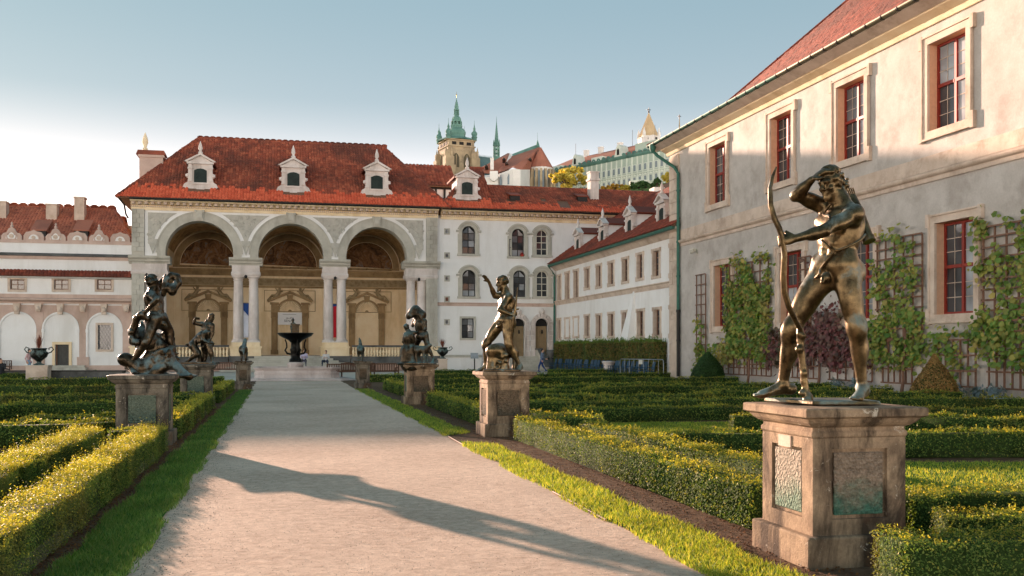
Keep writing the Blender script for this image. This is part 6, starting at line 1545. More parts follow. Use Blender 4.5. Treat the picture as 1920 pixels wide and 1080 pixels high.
m = MB(); m.add([vpt(960, 289, D2 + 12), vpt(1009, 270, D2 + 10), vpt(1012, 275, D2 + 9.5), vpt(962, 294.5, D2 + 11), vpt(960, 289, D2 + 13), vpt(1009, 270, D2 + 11), vpt(1012, 275, D2 + 13), vpt(962, 294.5, D2 + 15)], [(0, 1, 2, 3), (4, 7, 6, 5), (0, 4, 5, 1), (1, 5, 6, 2), (3, 2, 6, 7), (0, 3, 7, 4)]); m.build('copper_ridge', M_CGREEN, ch)
m = MB(); m.add([vpt(941, 325, D2 + 1), vpt(950, 325, D2 + 1), vpt(960, 290, D2 + 11.5), vpt(956, 287, D2 + 11.5), vpt(941, 325, D2 + 4), vpt(950, 325, D2 + 4), vpt(960, 290, D2 + 14), vpt(956, 287, D2 + 14)], MB.BF); m.build('fire_gable', M_CWALL, ch)
apx, apy, _ = vpt(1014, 350, D2 + 6); ra = 23 * p2
m = MB(); m.lathe([(ra, 40), (ra, z2(309))], (apx, apy, 0), 14, smooth=False); m.build('apse_wall', M_CWALL, ch)
m = MB(); m.lathe([(ra * 1.06, z2(309)), (ra * 1.02, z2(308)), (.1, z2(276, D2 + 6))], (apx, apy, 0), 14, smooth=False); m.build('apse_roof', M_CTILE, ch)
for k in range(9):
    a = -YAW + R(180 + 10 + k * 20); x, y = apx + ra * math.cos(a), apy + ra * math.sin(a)
    m = MB(); rbox(m, x, y, .75, .3, 40, z2(313), a); rbox(m, x, y, 1.1, .34, 40, z2(330), a); m.build('apse_buttress', M_CST, ch)
    a += R(10); x, y = apx + ra * .985 * math.cos(a), apy + ra * .985 * math.sin(a); Ff = Frame((x, y, 0), (-math.sin(a), math.cos(a), 0))
    m = MB(); m.prism(Ff, [(-.75, z2(352)), (.75, z2(352)), (.75, z2(322)), (0, z2(315)), (-.75, z2(322))], -.1, .12); m.build('lancet_window', M_CGL, ch)
m = MB(); m.add([vpt(930, 360, D2 - 4), vpt(962, 360, D2 - 8), vpt(976, 360, D2 - 8), vpt(994, 360, D2 + 3), vpt(930, 328, D2 - 4), vpt(962, 316, D2 - 8), vpt(976, 318, D2 - 8), vpt(994, 318, D2 + 3)], [(0, 1, 5, 4), (1, 2, 6, 5), (2, 3, 7, 6)]); m.build('nave_wall', M_CWALL, ch)
for p_, w in ((939, 2.2), (954, 2.6)):
    Ff = view_frame(p_, D2 - 7.6 + (960 - p_) * .09); m = MB(); m.prism(Ff, [(-w * p2, z2(353)), (w * p2, z2(353)), (w * p2, z2(340)), (0, z2(333)), (-w * p2, z2(340))], -.5, .1); m.build('lancet_window', M_CGL, ch)
m = MB(); m.add([vpt(896, 333, D2 - 6), vpt(934, 332, D2 - 6), vpt(936, 326, D2 - 1), vpt(900, 330, D2), vpt(896, 360, D2 - 6), vpt(934, 360, D2 - 6), vpt(936, 360, D2), vpt(900, 360, D2)], [(0, 1, 2, 3), (0, 4, 5, 1), (1, 5, 6, 2), (3, 2, 6, 7)]); m.build('porch', M_CWALL, ch)
Ff = view_frame(926, D2 - 7); m = MB(); m.fbox(Ff, -1.2, 1.2, z2(342), z2(329), -1, .6); m.prism(Ff, [(-1.2, z2(342)), (1.2, z2(342)), (.3, z2(347)), (-.3, z2(347))][::-1], -1, .5); m.build('oriel', M_CWALL, ch)
Ff = view_frame(922.5, D2); m = MB(); m.fbox(Ff, -3.2 * p2, 3.2 * p2, z2(318), z2(297), -1, 0); m.fbox(Ff, -3.8 * p2, 3.8 * p2, z2(297), z2(296), -1.1, .1); m.build('chimney', M_CWALL, ch)
for p_, y in ((912, 313), (950, 308), (945, 300), (985, 310), (994, 300)):
    Ff = view_frame(p_, D2 - 1); m = MB(); m.prism(Ff, [(-.5, z2(y)), (.5, z2(y)), (0, z2(y - 4))], -6, .1); m.build('roof_dormer', M_IRON, ch)
m = MB(); q = vpt(1008, 272, D2 + 10); m.lathe([(.7, 0), (.05, 2), (.04, 4.2)], (q[0], q[1], q[2] - .4), 5, smooth=False); m.build('ridge_turret', M_CGREEN, ch)

# long palace of greenish plaster
P1 = np.array(vpt(1008, 350, 338)); P2 = np.array(vpt(1290, 350, 286)); P1[2] = P2[2] = 0
FPl = Frame(P1, P2 - P1); LU = np.linalg.norm(P2 - P1)
pl = thing('hilltop_palace', 'long pale green palace with rows of windows and red roof on the castle hill', 'palace', tuple(P1 + (P2 - P1) * .5))
zt = FPl.z(1100, 310); zr = FPl.z(1100, 288)
zl = [FPl.z(1150, y) for y in (362, 338, 317)]
MB().fbox(FPl, 0, LU, 30, zt, -14, 0).build('wall', M_CPAL, pl)
m = MB(); m.sweep(FPl, [(0, zt - .5), (.5, zt), (.7, zt + .5), (0, zt + .6)], -.3, LU); m.build('green_cornice', M_CGREEN, pl)
m = MB()
n = 30
for k in range(n): m.arc(FPl, LU * (k + .5) / n, zt + .55, .3, .8, 0, .4, seg=6)
stuff(m.build('cornice_scallops', M_CGREEN, pl))
for k in range(31):
    u = LU * k / 30; m = MB(); m.fbox(FPl, u - .25, u + .25, 30, zt - .5, 0, .15); m.build('pilaster', M_CPIL, pl)
wm = MB(); wm.fbox(FPl, -.62, .62, -1.1, 1.1, .0, .12); wme = wm.mesh('window', M_CPIL, FPl.P(0, 0)); gm = MB(); gm.fbox(FPl, -.45, -.03, -.92, .92, .12, .14); gme = gm.mesh('pane', M_CGL, FPl.P(0, 0)); gm = MB(); gm.fbox(FPl, .03, .45, -.92, .92, .12, .14); gme2 = gm.mesh('pane', M_CGL, FPl.P(0, 0))
hm = MB(); hm.prism(FPl, [(-.9, 1.25), (.9, 1.25), (0, 1.75)], 0, .25); hme = hm.mesh('window_hood', M_CPIL, FPl.P(0, 0))
for k in range(30):
    for r_, dz in enumerate((4.0, 7.7, 11.2)):
        q = Vector(FPl.P(LU * (k + .5) / 30, zt - dz)) - pl.location; w_ = link('window', wme, pl, q); link('pane', gme, w_); link('pane', gme2, w_)
        if r_ == 1: link('window_hood', hme, w_)
for v in (zt - 9.4, zt - 5.8): m = MB(); m.sweep(FPl, [(0, v), (.3, v + .1), (.3, v + .3), (0, v + .3)], 0, LU); m.build('string_course', M_CPIL, pl)
m = MB(); a = FPl.P(0, zt + .6, .3); b = FPl.P(LU, zt + .6, .3); m.add([a, b, FPl.P(LU, zr + 1.5, -8), FPl.P(8, zr + 1.5, -8), FPl.P(0, zt + .6, -15), FPl.P(LU, zt + .6, -15)], [(0, 1, 2, 3), (0, 3, 4), (4, 3, 2, 5)]); m.build('roof', M_CTILE, pl)
m = MB(); m.fbox(FPl, FPl.u(1190), LU, zt + .6, zt + 3.4, -8, -.2); m.build('attic', M_CPAL, pl)
for p_ in (1080, 1161):
    u = FPl.u(p_); m = MB(); m.prism(FPl, [(u - 1.7, zt + .5), (u + 1.7, zt + .5), (u + 1.0, zt + 2.6), (u + .8, zt + 3.6), (u, zt + 4.3), (u - .8, zt + 3.6), (u - 1.0, zt + 2.6)], -3, .5); o = m.build('dormer', M_CPIL, pl); m = MB(); m.prism(FPl, [(u - .5, zt + 1), (u + .5, zt + 1), (u + .5, zt + 2.6), (u, zt + 3.1), (u - .5, zt + 2.6)], .5, .55); m.build('opening', M_BLACK, o)
for p_ in (1043, 1120): u = FPl.u(p_); m = MB(); m.fbox(FPl, u - 2.5, u + 2.5, zt + .5, zt + 1.9, -2, .2); m.build('attic_screen', M_CPIL, pl)
for p_ in (1066, 1093, 1129, 1175, 1189): u = FPl.u(p_); m = MB(); m.fbox(FPl, u - .7, u + .7, zr - 1, zr + 3.1, -8.6, -7.4); m.fbox(FPl, u - .85, u + .85, zr + 3.1, zr + 3.4, -8.7, -7.3); m.build('chimney', M_CWALL, pl)
for p_ in (1046, 1152, 1194): q = Vector(FPl.P(FPl.u(p_), zr, -8)); m = MB(); m.tube([q, q + Vector((0, 0, 6.5))], .06, 4); m.build('lightning_rod', M_IRON, pl)
u = FPl.u(1203); m = MB(); m.lathe([(3.3, 0), (3.3, 3.0), (3.6, 3.2), (3.6, 3.9)], FPl.P(u, FPl.z(1203, 365), .3), 20); m.build('round_bastion', M_CPIL, pl)
# white stone basilica spire
D3 = 345; p3 = D3 / FPX; q = vpt(1216.5, 262, D3); zf = lambda y: CAMH + (HZ - y) / FPX * D3
bs_ = thing('stone_spire_tower', 'square tower with pale pyramidal stone spire behind the hilltop palace', 'tower', (q[0], q[1], 40))
m = MB(); rbox(m, q[0], q[1], 2.95, 2.95, 40, zf(259), -YAW + R(12)); rbox(m, q[0], q[1], 3.15, 3.15, zf(259), zf(257.5), -YAW + R(12)); m.build('shaft', M_CWALL, bs_)
for k in (-1, 0, 1): c, s = math.cos(-YAW + R(12)), math.sin(-YAW + R(12)); m = MB(); rbox(m, q[0] + k * 1.6 * c + 2.97 * s, q[1] + k * 1.6 * s - 2.97 * c, .4, .06, zf(264), zf(260), -YAW + R(12)); m.build('belfry_opening', M_BLACK, bs_)
m = MB(); m.lathe([(3.7, 0), (.15, zf(212) - zf(257.5))], (q[0], q[1], zf(257.5)), 8, smooth=False); m.build('spire', stone_mat('spire_stone', hexc('#cbb089'), hexc('#ac9370'), .2, bump=.2, fine=3), bs_)
m = MB(); m.tube([(q[0], q[1], zf(212)), (q[0], q[1], zf(202))], .15, 5); m.tube([(q[0] - .7, q[1], zf(206)), (q[0] + .7, q[1], zf(206))], .13, 5); m.lathe([(.1, 0), (.4, .4), (.1, .8)], (q[0], q[1], zf(212)), 8); m.build('cross', M_IRON, bs_)
for dx, dy in ((-1, -1), (1, -1), (-1, 1), (1, 1)): m = MB(); m.lathe([(.6, 0), (.6, 1.0), (.02, 3.0)], (q[0] + dx * 2.7, q[1] + dy * 2.7, zf(257.5)), 6, smooth=False); m.build('corner_pinnacle', M_CWALL, bs_)
q = vpt(1274, 236, D3); bt = thing('far_spire_tip', 'dark cross tip just showing above the green gutter at the right', 'spire', (q[0], q[1], 40)); m = MB(); m.lathe([(2.4, 0), (.1, zf(222) - 40)], (q[0], q[1], 40), 8, smooth=False); m.build('spire', M_CST, bt); m = MB(); m.tube([(q[0], q[1], zf(223)), (q[0], q[1], zf(215))], .15, 5); m.tube([(q[0] - .6, q[1], zf(218)), (q[0] + .6, q[1], zf(218))], .12, 5); m.build('cross', M_IRON, bt)

# trees on the slope
M_YEL = leaf_mat('yellow_leaves', [hexc('#bfae48'), hexc('#cdbd58'), hexc('#a8a046'), hexc('#d6c76c'), hexc('#b39c44')], .45)
M_ORA = leaf_mat('orange_leaves', [hexc('#b08a35'), hexc('#c39b42'), hexc('#96783a')], .4)
M_DGR = leaf_mat('dark_green_leaves', [hexc('#3c5a35'), hexc('#4d6b3f'), hexc('#34502f'), hexc('#5d7747')], .3)
M_BARK = plain_mat('bark', hexc('#4c4036'), .9)
def tree(pxx, pyb, pyt, wpx, d, mat, label, seed, n=1500, size=.5, name='tree', clus=22, group='trees on the castle slope'):
    rg = np.random.default_rng(seed); b = vpt(pxx, pyb, d); h = (pyb - pyt) / FPX * d; w = wpx / FPX * d / 2
    t = thing(name, label, 'tree', b, group)
    c = rg.normal(0, 1, (clus, 3)); c /= np.linalg.norm(c, axis=1)[:, None]; c = c * rg.uniform(.35, 1, (clus, 1)) * np.array((w, w, h * .36)) + np.array((0, 0, h * .62))
    k = rg.integers(0, clus, n); q = rg.normal(0, 1, (n, 3)); q /= np.linalg.norm(q, axis=1)[:, None]; r = rg.uniform(.12, .3, clus)[k][:, None] * min(w, h * .5) * rg.uniform(.5, 1, (n, 1)); P = c[k] + q * r * np.array((1.2, 1.2, .8))
    V, F = leaves(P, q, size, seed, .2); link('crown', np_mesh('crown', V, F, [mat]), t)
    m = MB(); m.tube([(0, 0, -12), (0, 0, h * .25), (w * .1, 0, h * .6)], [.35, .25, .1], 6)
    for i in range(min(9, clus)): m.tube([(0, 0, h * .25 + i * .1), tuple(c[i] * .6 + np.array((0, 0, h * .12))), tuple(c[i])], [.16, .1, .03], 5)
    m.build('trunk', M_BARK, None).parent = t
tree(1063, 366, 311, 76, 262, M_YEL, 'bright yellow autumn tree in front of the hilltop palace', 1, 2600, .55, clus=34)
tree(1150, 368, 346, 52, 258, M_ORA, 'low orange autumn tree right of the yellow tree', 2, 1200, .5)
tree(1205, 362, 338, 46, 256, M_DGR, 'dark green bushy tree below the round bastion', 3, 1300, .55)
tree(1172, 362, 347, 22, 258, M_YEL, 'small yellow green tree beside the dark bush', 4, 500, .5)
tree(1252, 350, 321, 18, 250, M_YEL, 'yellow tree at the corner of the near roof gutter', 5, 600, .5)
tree(1232, 352, 335, 14, 254, M_DGR, 'small green tree left of the yellow one by the gutter', 6, 400, .5)
tree(1022, 364, 352, 46, 256, M_DGR, 'low grey green bush under the apse', 7, 700, .5)
tree(1100, 366, 352, 40, 256, M_DGR, 'low green bush under the yellow tree', 8, 700, .5)
# ------------------------------------------------------------------ clipped box hedges: every hedge one thing
BOX_COLS = [hexc('#3f5a2a'), hexc('#577438'), hexc('#6f8842'), hexc('#4a6530'), hexc('#8b954c'), hexc('#526d34')]
M_BOX = leaf_mat('box_leaves', BOX_COLS, .38, .68, .15, patch=hexc('#6f5f36'))
M_BOXTIP = leaf_mat('box_young_lit_leaves', [hexc('#8f9a3c'), hexc('#b3ad48'), hexc('#a39c40'), hexc('#7f913a'), hexc('#c2b458')], .5, .5, .3)  # young tips, yellow also painted in for sunlight on hedge tops

def hedge_geo(pts, w, h, dens, size, seed, tips=.3, tiph=.05):
    """clipped hedge along a polyline: a rough core, a skin of leaves, young, yellowed tips on top"""
    rg = np.random.default_rng(seed)
    pts = [np.array(p, float) for p in pts]; Pl, Nl, Pt, Nt = [], [], [], []
    Vc, Fc = [], []
    for i in range(len(pts) - 1):
        a, b = pts[i], pts[i + 1]; L = np.linalg.norm(b - a); t = (b - a) / L; nn = np.array((-t[1], t[0]))
        a2 = a - t * (w / 2 * (0 if i == 0 else 1)); L2 = L + w / 2 * ((0 if i == 0 else 1) + (0 if i == len(pts) - 2 else 1))
        k = len(Vc)
        for q in (a2 + t * .03, a2 + t * (L2 - .03)):
            for x, z in ((-w / 2 + .04, 0), (w / 2 - .04, 0), (w / 2 - .05, h - .05), (-w / 2 + .05, h - .05)): Vc.append((q[0] + nn[0] * x, q[1] + nn[1] * x, z))
        for f in ((0, 1, 5, 4), (1, 2, 6, 5), (2, 3, 7, 6), (3, 0, 4, 7), (0, 3, 2, 1), (4, 5, 6, 7)): Fc.append([k + j for j in f])
        wob = lambda u: .026 * np.sin(u * 2.3 + seed) + .012 * np.sin(u * 7.3 + 2 * seed)
        for side in (-1, 1):
            n = int(dens * L2 * h); u = rg.uniform(0, L2, n); z = rg.uniform(.02, h, n)
            x = side * (w / 2 + wob(u) + rg.normal(-.012, .018, n))
            Pl.append(np.stack([a2[0] + t[0] * u + nn[0] * x, a2[1] + t[1] * u + nn[1] * x, z], 1)); Nl.append(np.tile([nn[0] * side, nn[1] * side, .25], (n, 1)))
        n = int(dens * L2 * w * 1.1); u = rg.uniform(0, L2, n); x = rg.uniform(-w / 2, w / 2, n); z = h + wob(u * 1.7 + 3) * 1.2 + rg.normal(-.008, .016, n)
        Pl.append(np.stack([a2[0] + t[0] * u + nn[0] * x, a2[1] + t[1] * u + nn[1] * x, z], 1)); Nl.append(np.tile([0, 0, 1.0], (n, 1)))
        # sprigs
        ns = int(tips * dens * L2 * w * .25); u = rg.uniform(0, L2, ns); x = rg.uniform(-w / 2, w / 2, ns); hh = tiph * rg.gamma(2.2, .5, ns)
        per = 5
        for j in range(per):
            f = (j + .5) / per
            Pt.append(np.stack([a2[0] + t[0] * u + nn[0] * x + rg.normal(0, .008, ns), a2[1] + t[1] * u + nn[1] * x + rg.normal(0, .008, ns), h + wob(u * 1.7 + 3) + hh * f], 1)); Nt.append(np.tile([0, 0, .6], (ns, 1)))
        for e, dr in ((0, -1), (L2, 1)):
            n = int(dens * w * h); x = rg.uniform(-w / 2, w / 2, n)
            q = a2 + t * e; Pl.append(np.stack([q[0] + nn[0] * x + t[0] * dr * rg.normal(0, .015, n), q[1] + nn[1] * x + t[1] * dr * rg.normal(0, .015, n), rg.uniform(.02, h, n)], 1)); Nl.append(np.tile([t[0] * dr, t[1] * dr, .25], (n, 1)))
    V1, F1 = leaves(np.concatenate(Pl), np.concatenate(Nl), size, seed, .2)
    V2, F2 = leaves(np.concatenate(Pt), np.concatenate(Nt), size * .95, seed + 1, .3)
    # some skin leaves are young and pale; tops get more, as if sunlit
    mi1 = (rg.random(len(F1)) < .04).astype(int)
    top = V1.reshape(-1, 4, 3)[:, :, 2].mean(1) > h - .02
    mi1[top & (rg.random(len(F1)) < tips)] = 1
    Vc = np.array(Vc); Fc = np.array(Fc)
    V = np.concatenate([V1, V2, Vc]); F = np.concatenate([F1, F2 + len(V1), Fc + len(V1) + len(V2)])
    mi = np.concatenate([mi1, np.ones(len(F2), int), np.full(len(Fc), 2)])
    return V, F, mi

HN = [0]
def hedge(pts, label, w=.42, h=.42, dens=None, size=None, tips=.26, tiph=.04, group='clipped box hedges of the parterre', cat='hedge', name='box_hedge', mats=None):
    HN[0] += 1
    c = np.mean(np.array(pts, float), 0); d = max(5.0, min(np.hypot(*p) for p in pts))
    if size is None: size = min(.036, max(.0102, .011 * (d / 8) ** .75))
    if dens is None: dens = (.42 if d > 12 else .54) / (size * size)
    V, F, mi = hedge_geo(pts, w, h, dens, size, HN[0] * 13, tips, tiph)
    V = V - np.array((c[0], c[1], 0))
    o = link(name, np_mesh(name, V, F, mats or [M_BOX, M_BOXTIP, M_BOXCORE], mi), None, (c[0], c[1], 0))
    return tag(o, label, cat, group)

# right of the path
hedge([(4.5, 18.2), (4.5, 8.6)], 'sunlit low box hedge running between the two nearest right pedestals beside the grass')
hedge([(5.3, 16.6), (5.35, 12.0), (5.5, 7.6)], 'second sunlit box hedge between the nearest right pedestals, just behind the verge hedge', h=.43)
hedge([(4.75, 18.35), (6.0, 18.1)], 'short dark box hedge on the right side of the striding man pedestal', h=.44)
hedge([(5.2, 20.6), (6.1, 19.0)], 'short oblique hedge with golden top behind the striding man pedestal', h=.4)
hedge([(4.15, 6.2), (5.6, 5.95), (7.5, 5.6)], 'nearest box hedge in front of the archer pedestal at the bottom right', h=.4, w=.5)
hedge([(5.4, 8.2), (8.6, 7.4), (12, 6.8)], 'box hedge running right from behind the archer pedestal along the yellow lawn', h=.42)
hedge([(5.3, 7.2), (6.9, 6.6), (9.5, 6.3)], 'middle box hedge right of the archer pedestal between two leafy rows', h=.38)
hedge([(6.0, 15.0), (8.0, 14.6), (8.05, 14.58)], 'dark box hedge in front of the oval lawn left of the archer pedestal', h=.4)
hedge([(8.2, 14.3), (11.3, 13.7), (14, 13.1)], 'dark box hedge with golden top, right of the archer pedestal before a planted bed', h=.42)
hedge([(8.8, 18.4), (12.4, 17.5), (13.6, 16.2), (15.5, 14.5)], 'box hedge behind the planted bed right of the archer pedestal', h=.42)
hedge([(6.4, 22.3), (10.0, 22.5), (13.3, 21.8), (14.6, 20.5), (18, 19.9)], 'long box hedge with bright golden rim behind the oval lawn', h=.34, w=.46)
hedge([(5.9, 24.0), (8.2, 23.7), (12.4, 24.6), (15.3, 23.8), (19.8, 23.0)], 'box hedge with tall golden sprigs just behind the long golden rimmed hedge', h=.42, tiph=.09)
hedge([(4.9, 29.0), (7.4, 28.8), (8.7, 26.8), (12.2, 27.4), (13.4, 29.2), (16.4, 28.4), (20.3, 26.5)], 'zigzag box hedge in the middle of the right parterre behind the sprigged hedge')
hedge([(5.0, 33.0), (7.0, 32.8), (8.4, 30.8), (9.6, 31.0), (10.9, 33.4), (14.0, 34.0), (15.4, 31.8), (20.6, 30.5)], 'zigzag box hedge with a notch in the middle of the right parterre')
hedge([(4.9, 36.6), (8.2, 36.4), (9.8, 34.6), (12.2, 36.6), (16.5, 37.2), (18.0, 35.2), (20.9, 35.0)], 'box hedge crossing the right parterre behind the notched hedge')
hedge([(4.6, 43.8), (10.6, 43.8), (11.9, 45.6), (16.0, 45.4), (17.2, 43.6), (21.0, 43.2)], 'box hedge last but one from the far end of the right parterre')
hedge([(4.4, 52.6), (14.6, 52.8), (21.4, 52.6)], 'farthest straight box hedge of the right parterre')
hedge([(4.5, 42.6), (4.5, 32.0)], 'box hedge beside the path between the hound pedestal and the pair with a dog', tips=.35)
hedge([(4.5, 29.8), (4.5, 20.3)], 'box hedge beside the path between the pair with a dog and the striding man', tips=.4)
hedge([(4.75, 30.2), (5.9, 29.9), (5.9, 26.2)], 'box hedge bending behind the path hedge near the pair with a dog', tips=.35)
hedge([(6.0, 26.0), (6.0, 24.9), (7.4, 24.6)], 'short bent box hedge left of the striding man pedestal', tips=.4)
# left of the path
hedge([(-2.02, 17.5), (-2.02, 11.5), (-2.02, 3.2)], 'nearest left box hedge with golden top along the grass verge', w=.4, h=.42, tips=.8, tiph=.06)
hedge([(-2.95, 17.0), (-2.95, 12), (-2.95, 6.0)], 'second left box hedge with golden top parallel to the nearest one', w=.44, h=.44, tips=.8, tiph=.06)
hedge([(-2.7, 17.3), (-2.25, 17.35)], 'short dark cross hedge in front of the pedestal of the hero group', w=.4, h=.42)
hedge([(-3.15, 7.6), (-3.9, 8.4), (-6.0, 8.6)], 'golden topped box hedge branching off to the left frame edge', w=.4, h=.36, tips=.5)
hedge([(-3.6, 19.1), (-5.3, 18.9), (-7.5, 18.7)], 'dark box hedge behind the small lawn at the left frame edge', w=.5, h=.42)
hedge([(-3.3, 20.6), (-3.7, 19.6)], 'rounded end of box hedge beside the small left lawn', w=.55, h=.36)
hedge([(-3.05, 22.2), (-4.6, 21.8), (-4.9, 21.0)], 'box hedge with bent end left of the hero group pedestal', w=.45, h=.36)
hedge([(-2.4, 26.3), (-6.0, 26.0), (-7.2, 24.4), (-11, 24.4)], 'long box hedge crossing the left parterre with a step at the left', w=.5)
hedge([(-2.4, 31.0), (-7.4, 30.6), (-8.2, 31.8), (-13, 31.4)], 'box hedge crossing the left parterre below the far rows')
hedge([(-2.8, 38.6), (-8, 38.0), (-10, 39.2), (-16, 38.6)], 'box hedge last but one from the far end of the left parterre')
hedge([(-2.6, 49.5), (-12, 48.2), (-22, 47.6)], 'farthest box hedge of the left parterre')
hedge([(-2.05, 30.0), (-2.05, 19.6)], 'golden topped box hedge beside the path between the two left figure groups', w=.42, tips=.55)
hedge([(-2.05, 42.8), (-2.05, 33.0)], 'golden topped box hedge between the wrestlers and the horse pedestal', w=.42, tips=.5)
hedge([(-2.4, 29.6), (-3.6, 29.4)], 'dark cross hedge in front of the wrestlers pedestal', w=.42)
# low hedges on the far lawns
hedge([(-17.5, 68), (-10.5, 68.4)], 'long low hedge bordering the far left lawn in front of the arcade wall', w=.6, h=.35, tips=0)
hedge([(-20, 59), (-11.8, 60.0)], 'low hedge in front of the long one at the far left lawn', w=.6, h=.4, tips=0)
hedge([(9.5, 63.0), (14.0, 62.8)], 'low hedge left of the striding man below the white far facade', w=.6, h=.42, tips=0)
hedge([(17.5, 64.5), (22, 64.0)], 'low hedge on the far yard at the foot of the stairs', w=.6, h=.4, tips=0)

# lawns inside the parterre
def lawn(pts, seed, mat=None, dens=900, hgt=.05, size=.007):
    turf('lawn', pts, .014, M_TURF)
    A = np.array(pts); rg = np.random.default_rng(seed); lo, hi = A.min(0), A.max(0)
    P = rg.uniform(lo, hi, (int(dens * np.prod(hi - lo)), 2)); ins = np.zeros(len(P), bool)
    for i in range(len(A)):
        x1, y1 = A[i]; x2, y2 = A[(i + 1) % len(A)]
        c = ((y1 > P[:, 1]) != (y2 > P[:, 1])); ins ^= c & (P[:, 0] < (x2 - x1) * (P[:, 1] - y1) / (y2 - y1 + 1e-9) + x1)
    grass('grass', P[ins], hgt, size, [mat or M_GRASS], seed)
lawn([(6.3, 21.7), (6.2, 16.4), (9, 15.4), (12, 14.9), (13.5, 17), (12.6, 20.9), (8.5, 21.9)], 21, M_GRASSY, 700)
lawn([(6.0, 13.4), (6.2, 9.4), (9, 8.8), (13.5, 8.2), (13.5, 12.2), (10, 13.0), (8, 13.6)], 22, M_GRASSY, 800)
lawn([(-3.6, 17.6), (-3.4, 12.4), (-4.4, 10.4), (-8, 10.6), (-8, 17.5)], 23, M_GRASS, 900)
lawn([(-3.6, 23.6), (-5.2, 23.2), (-5.6, 22.4), (-7.4, 22.4), (-7.0, 23.8), (-5.6, 25.2), (-3.6, 25.4)], 24, M_GRASS, 500, .06, .01)
lawn([(4.9, 25.8), (5.0, 24.0), (5.6, 24), (5.6, 25.8)], 25, M_GRASS, 500)
lawn([(6.5, 26.2), (6.6, 25.2), (8, 25.2), (8.2, 26)], 26, M_GRASSY, 400)
lawn([(-16, 66.5), (-10, 66.8), (-10, 70), (-18, 70)], 27, M_GRASS, 60, .06, .03)
lawn([(5.5, 61.5), (9.2, 61.5), (9.8, 64.5), (7.0, 66.0), (5, 65)], 28, M_GRASS, 90, .06, .03)
lawn([(-6.5, 61), (-3.6, 61), (-3.4, 65), (-7, 65)], 29, M_GRASS, 90, .06, .03)
# seedlings in the planted bed
M_PLANT = leaf_mat('bed_plant_leaves', [hexc('#3f6b35'), hexc('#557f41'), hexc('#6d8f4e')], .3)
for i, (x, y, d) in enumerate([(9.6, 15.4, 'leftmost'), (10.2, 15.0, 'second'), (10.8, 15.1, 'third'), (11.3, 14.6, 'fourth'), (11.9, 14.7, 'fifth'), (12.6, 14.2, 'sixth')]):
    clump('seedling', x, y, .16, .2, 40, .045, M_PLANT, 'small green plant in the bed right of the archer, %s from the left' % d, 'plant', 'seedlings in the planted bed', 70 + i)
# ------------------------------------------------------------------ bronze
def bronze_mat(name, patina, amt, warm=(.19, .115, .05), rough=.36):
    t = NT(name)
    n1 = t.noise(3.2, 7, .7, dist=.6); n2 = t.noise(14, 6, .7); n3 = t.noise(2.4, 5, .65, stretch=(1, 1, .35))
    base = t.ramp(t.math('ADD', t.math('MULTIPLY', n2, .5), t.math('MULTIPLY', n3, .5)), [(.38, tuple(x * .12 for x in warm)), (.5, tuple(x * .5 for x in warm)), (.64, warm)])
    g = t.n('ShaderNodeNewGeometry'); sx = t.n('ShaderNodeSeparateXYZ'); t.l(g.outputs['Normal'], sx.inputs[0])
    up = t.math('MULTIPLY', t.math('ADD', sx.outputs[2], .1), .10)          # rain-washed upper sides turn green
    f = t.ramp(t.math('ADD', t.math('ADD', t.math('MULTIPLY', n1, .6), t.math('MULTIPLY', n3, .4)), up), [(.56 - amt, 0.0), (.66 - amt * .6, 1.0)])
    pat = t.ramp(n2, [(.25, tuple(x * .55 for x in patina)), (.75, patina)])
    t.col(t.mix(f, base, pat))
    q = t.math('SUBTRACT', 1.0, f); t.l(t.math('MULTIPLY', q, .92), t.p.inputs['Metallic'])
    t.l(t.math('ADD', t.math('MULTIPLY', f, .32), t.math('ADD', rough - .1, t.math('MULTIPLY', n2, .2))), t.p.inputs['Roughness'])
    t.bump(t.math('ADD', t.noise(60, 4), t.math('MULTIPLY', n2, 2.0)), .25, .006)
    return t.m
M_BRONZE = bronze_mat('bronze_golden', hexc('#6d7f79'), .015, warm=(.24, .165, .08), rough=.33)
M_BRONZE2 = bronze_mat('bronze_green', hexc('#62797a'), .03, warm=(.12, .085, .05), rough=.36)
M_BRONZE3 = bronze_mat('bronze_dark', hexc('#54706f'), .05, warm=(.12, .085, .05), rough=.45)

def sculpt_obj(name, S, mat, parent, h, smooth=2):
    V, F = S.mesh(h, smooth); return link(name, np_mesh(name, V, F, [mat], smooth=True), parent)

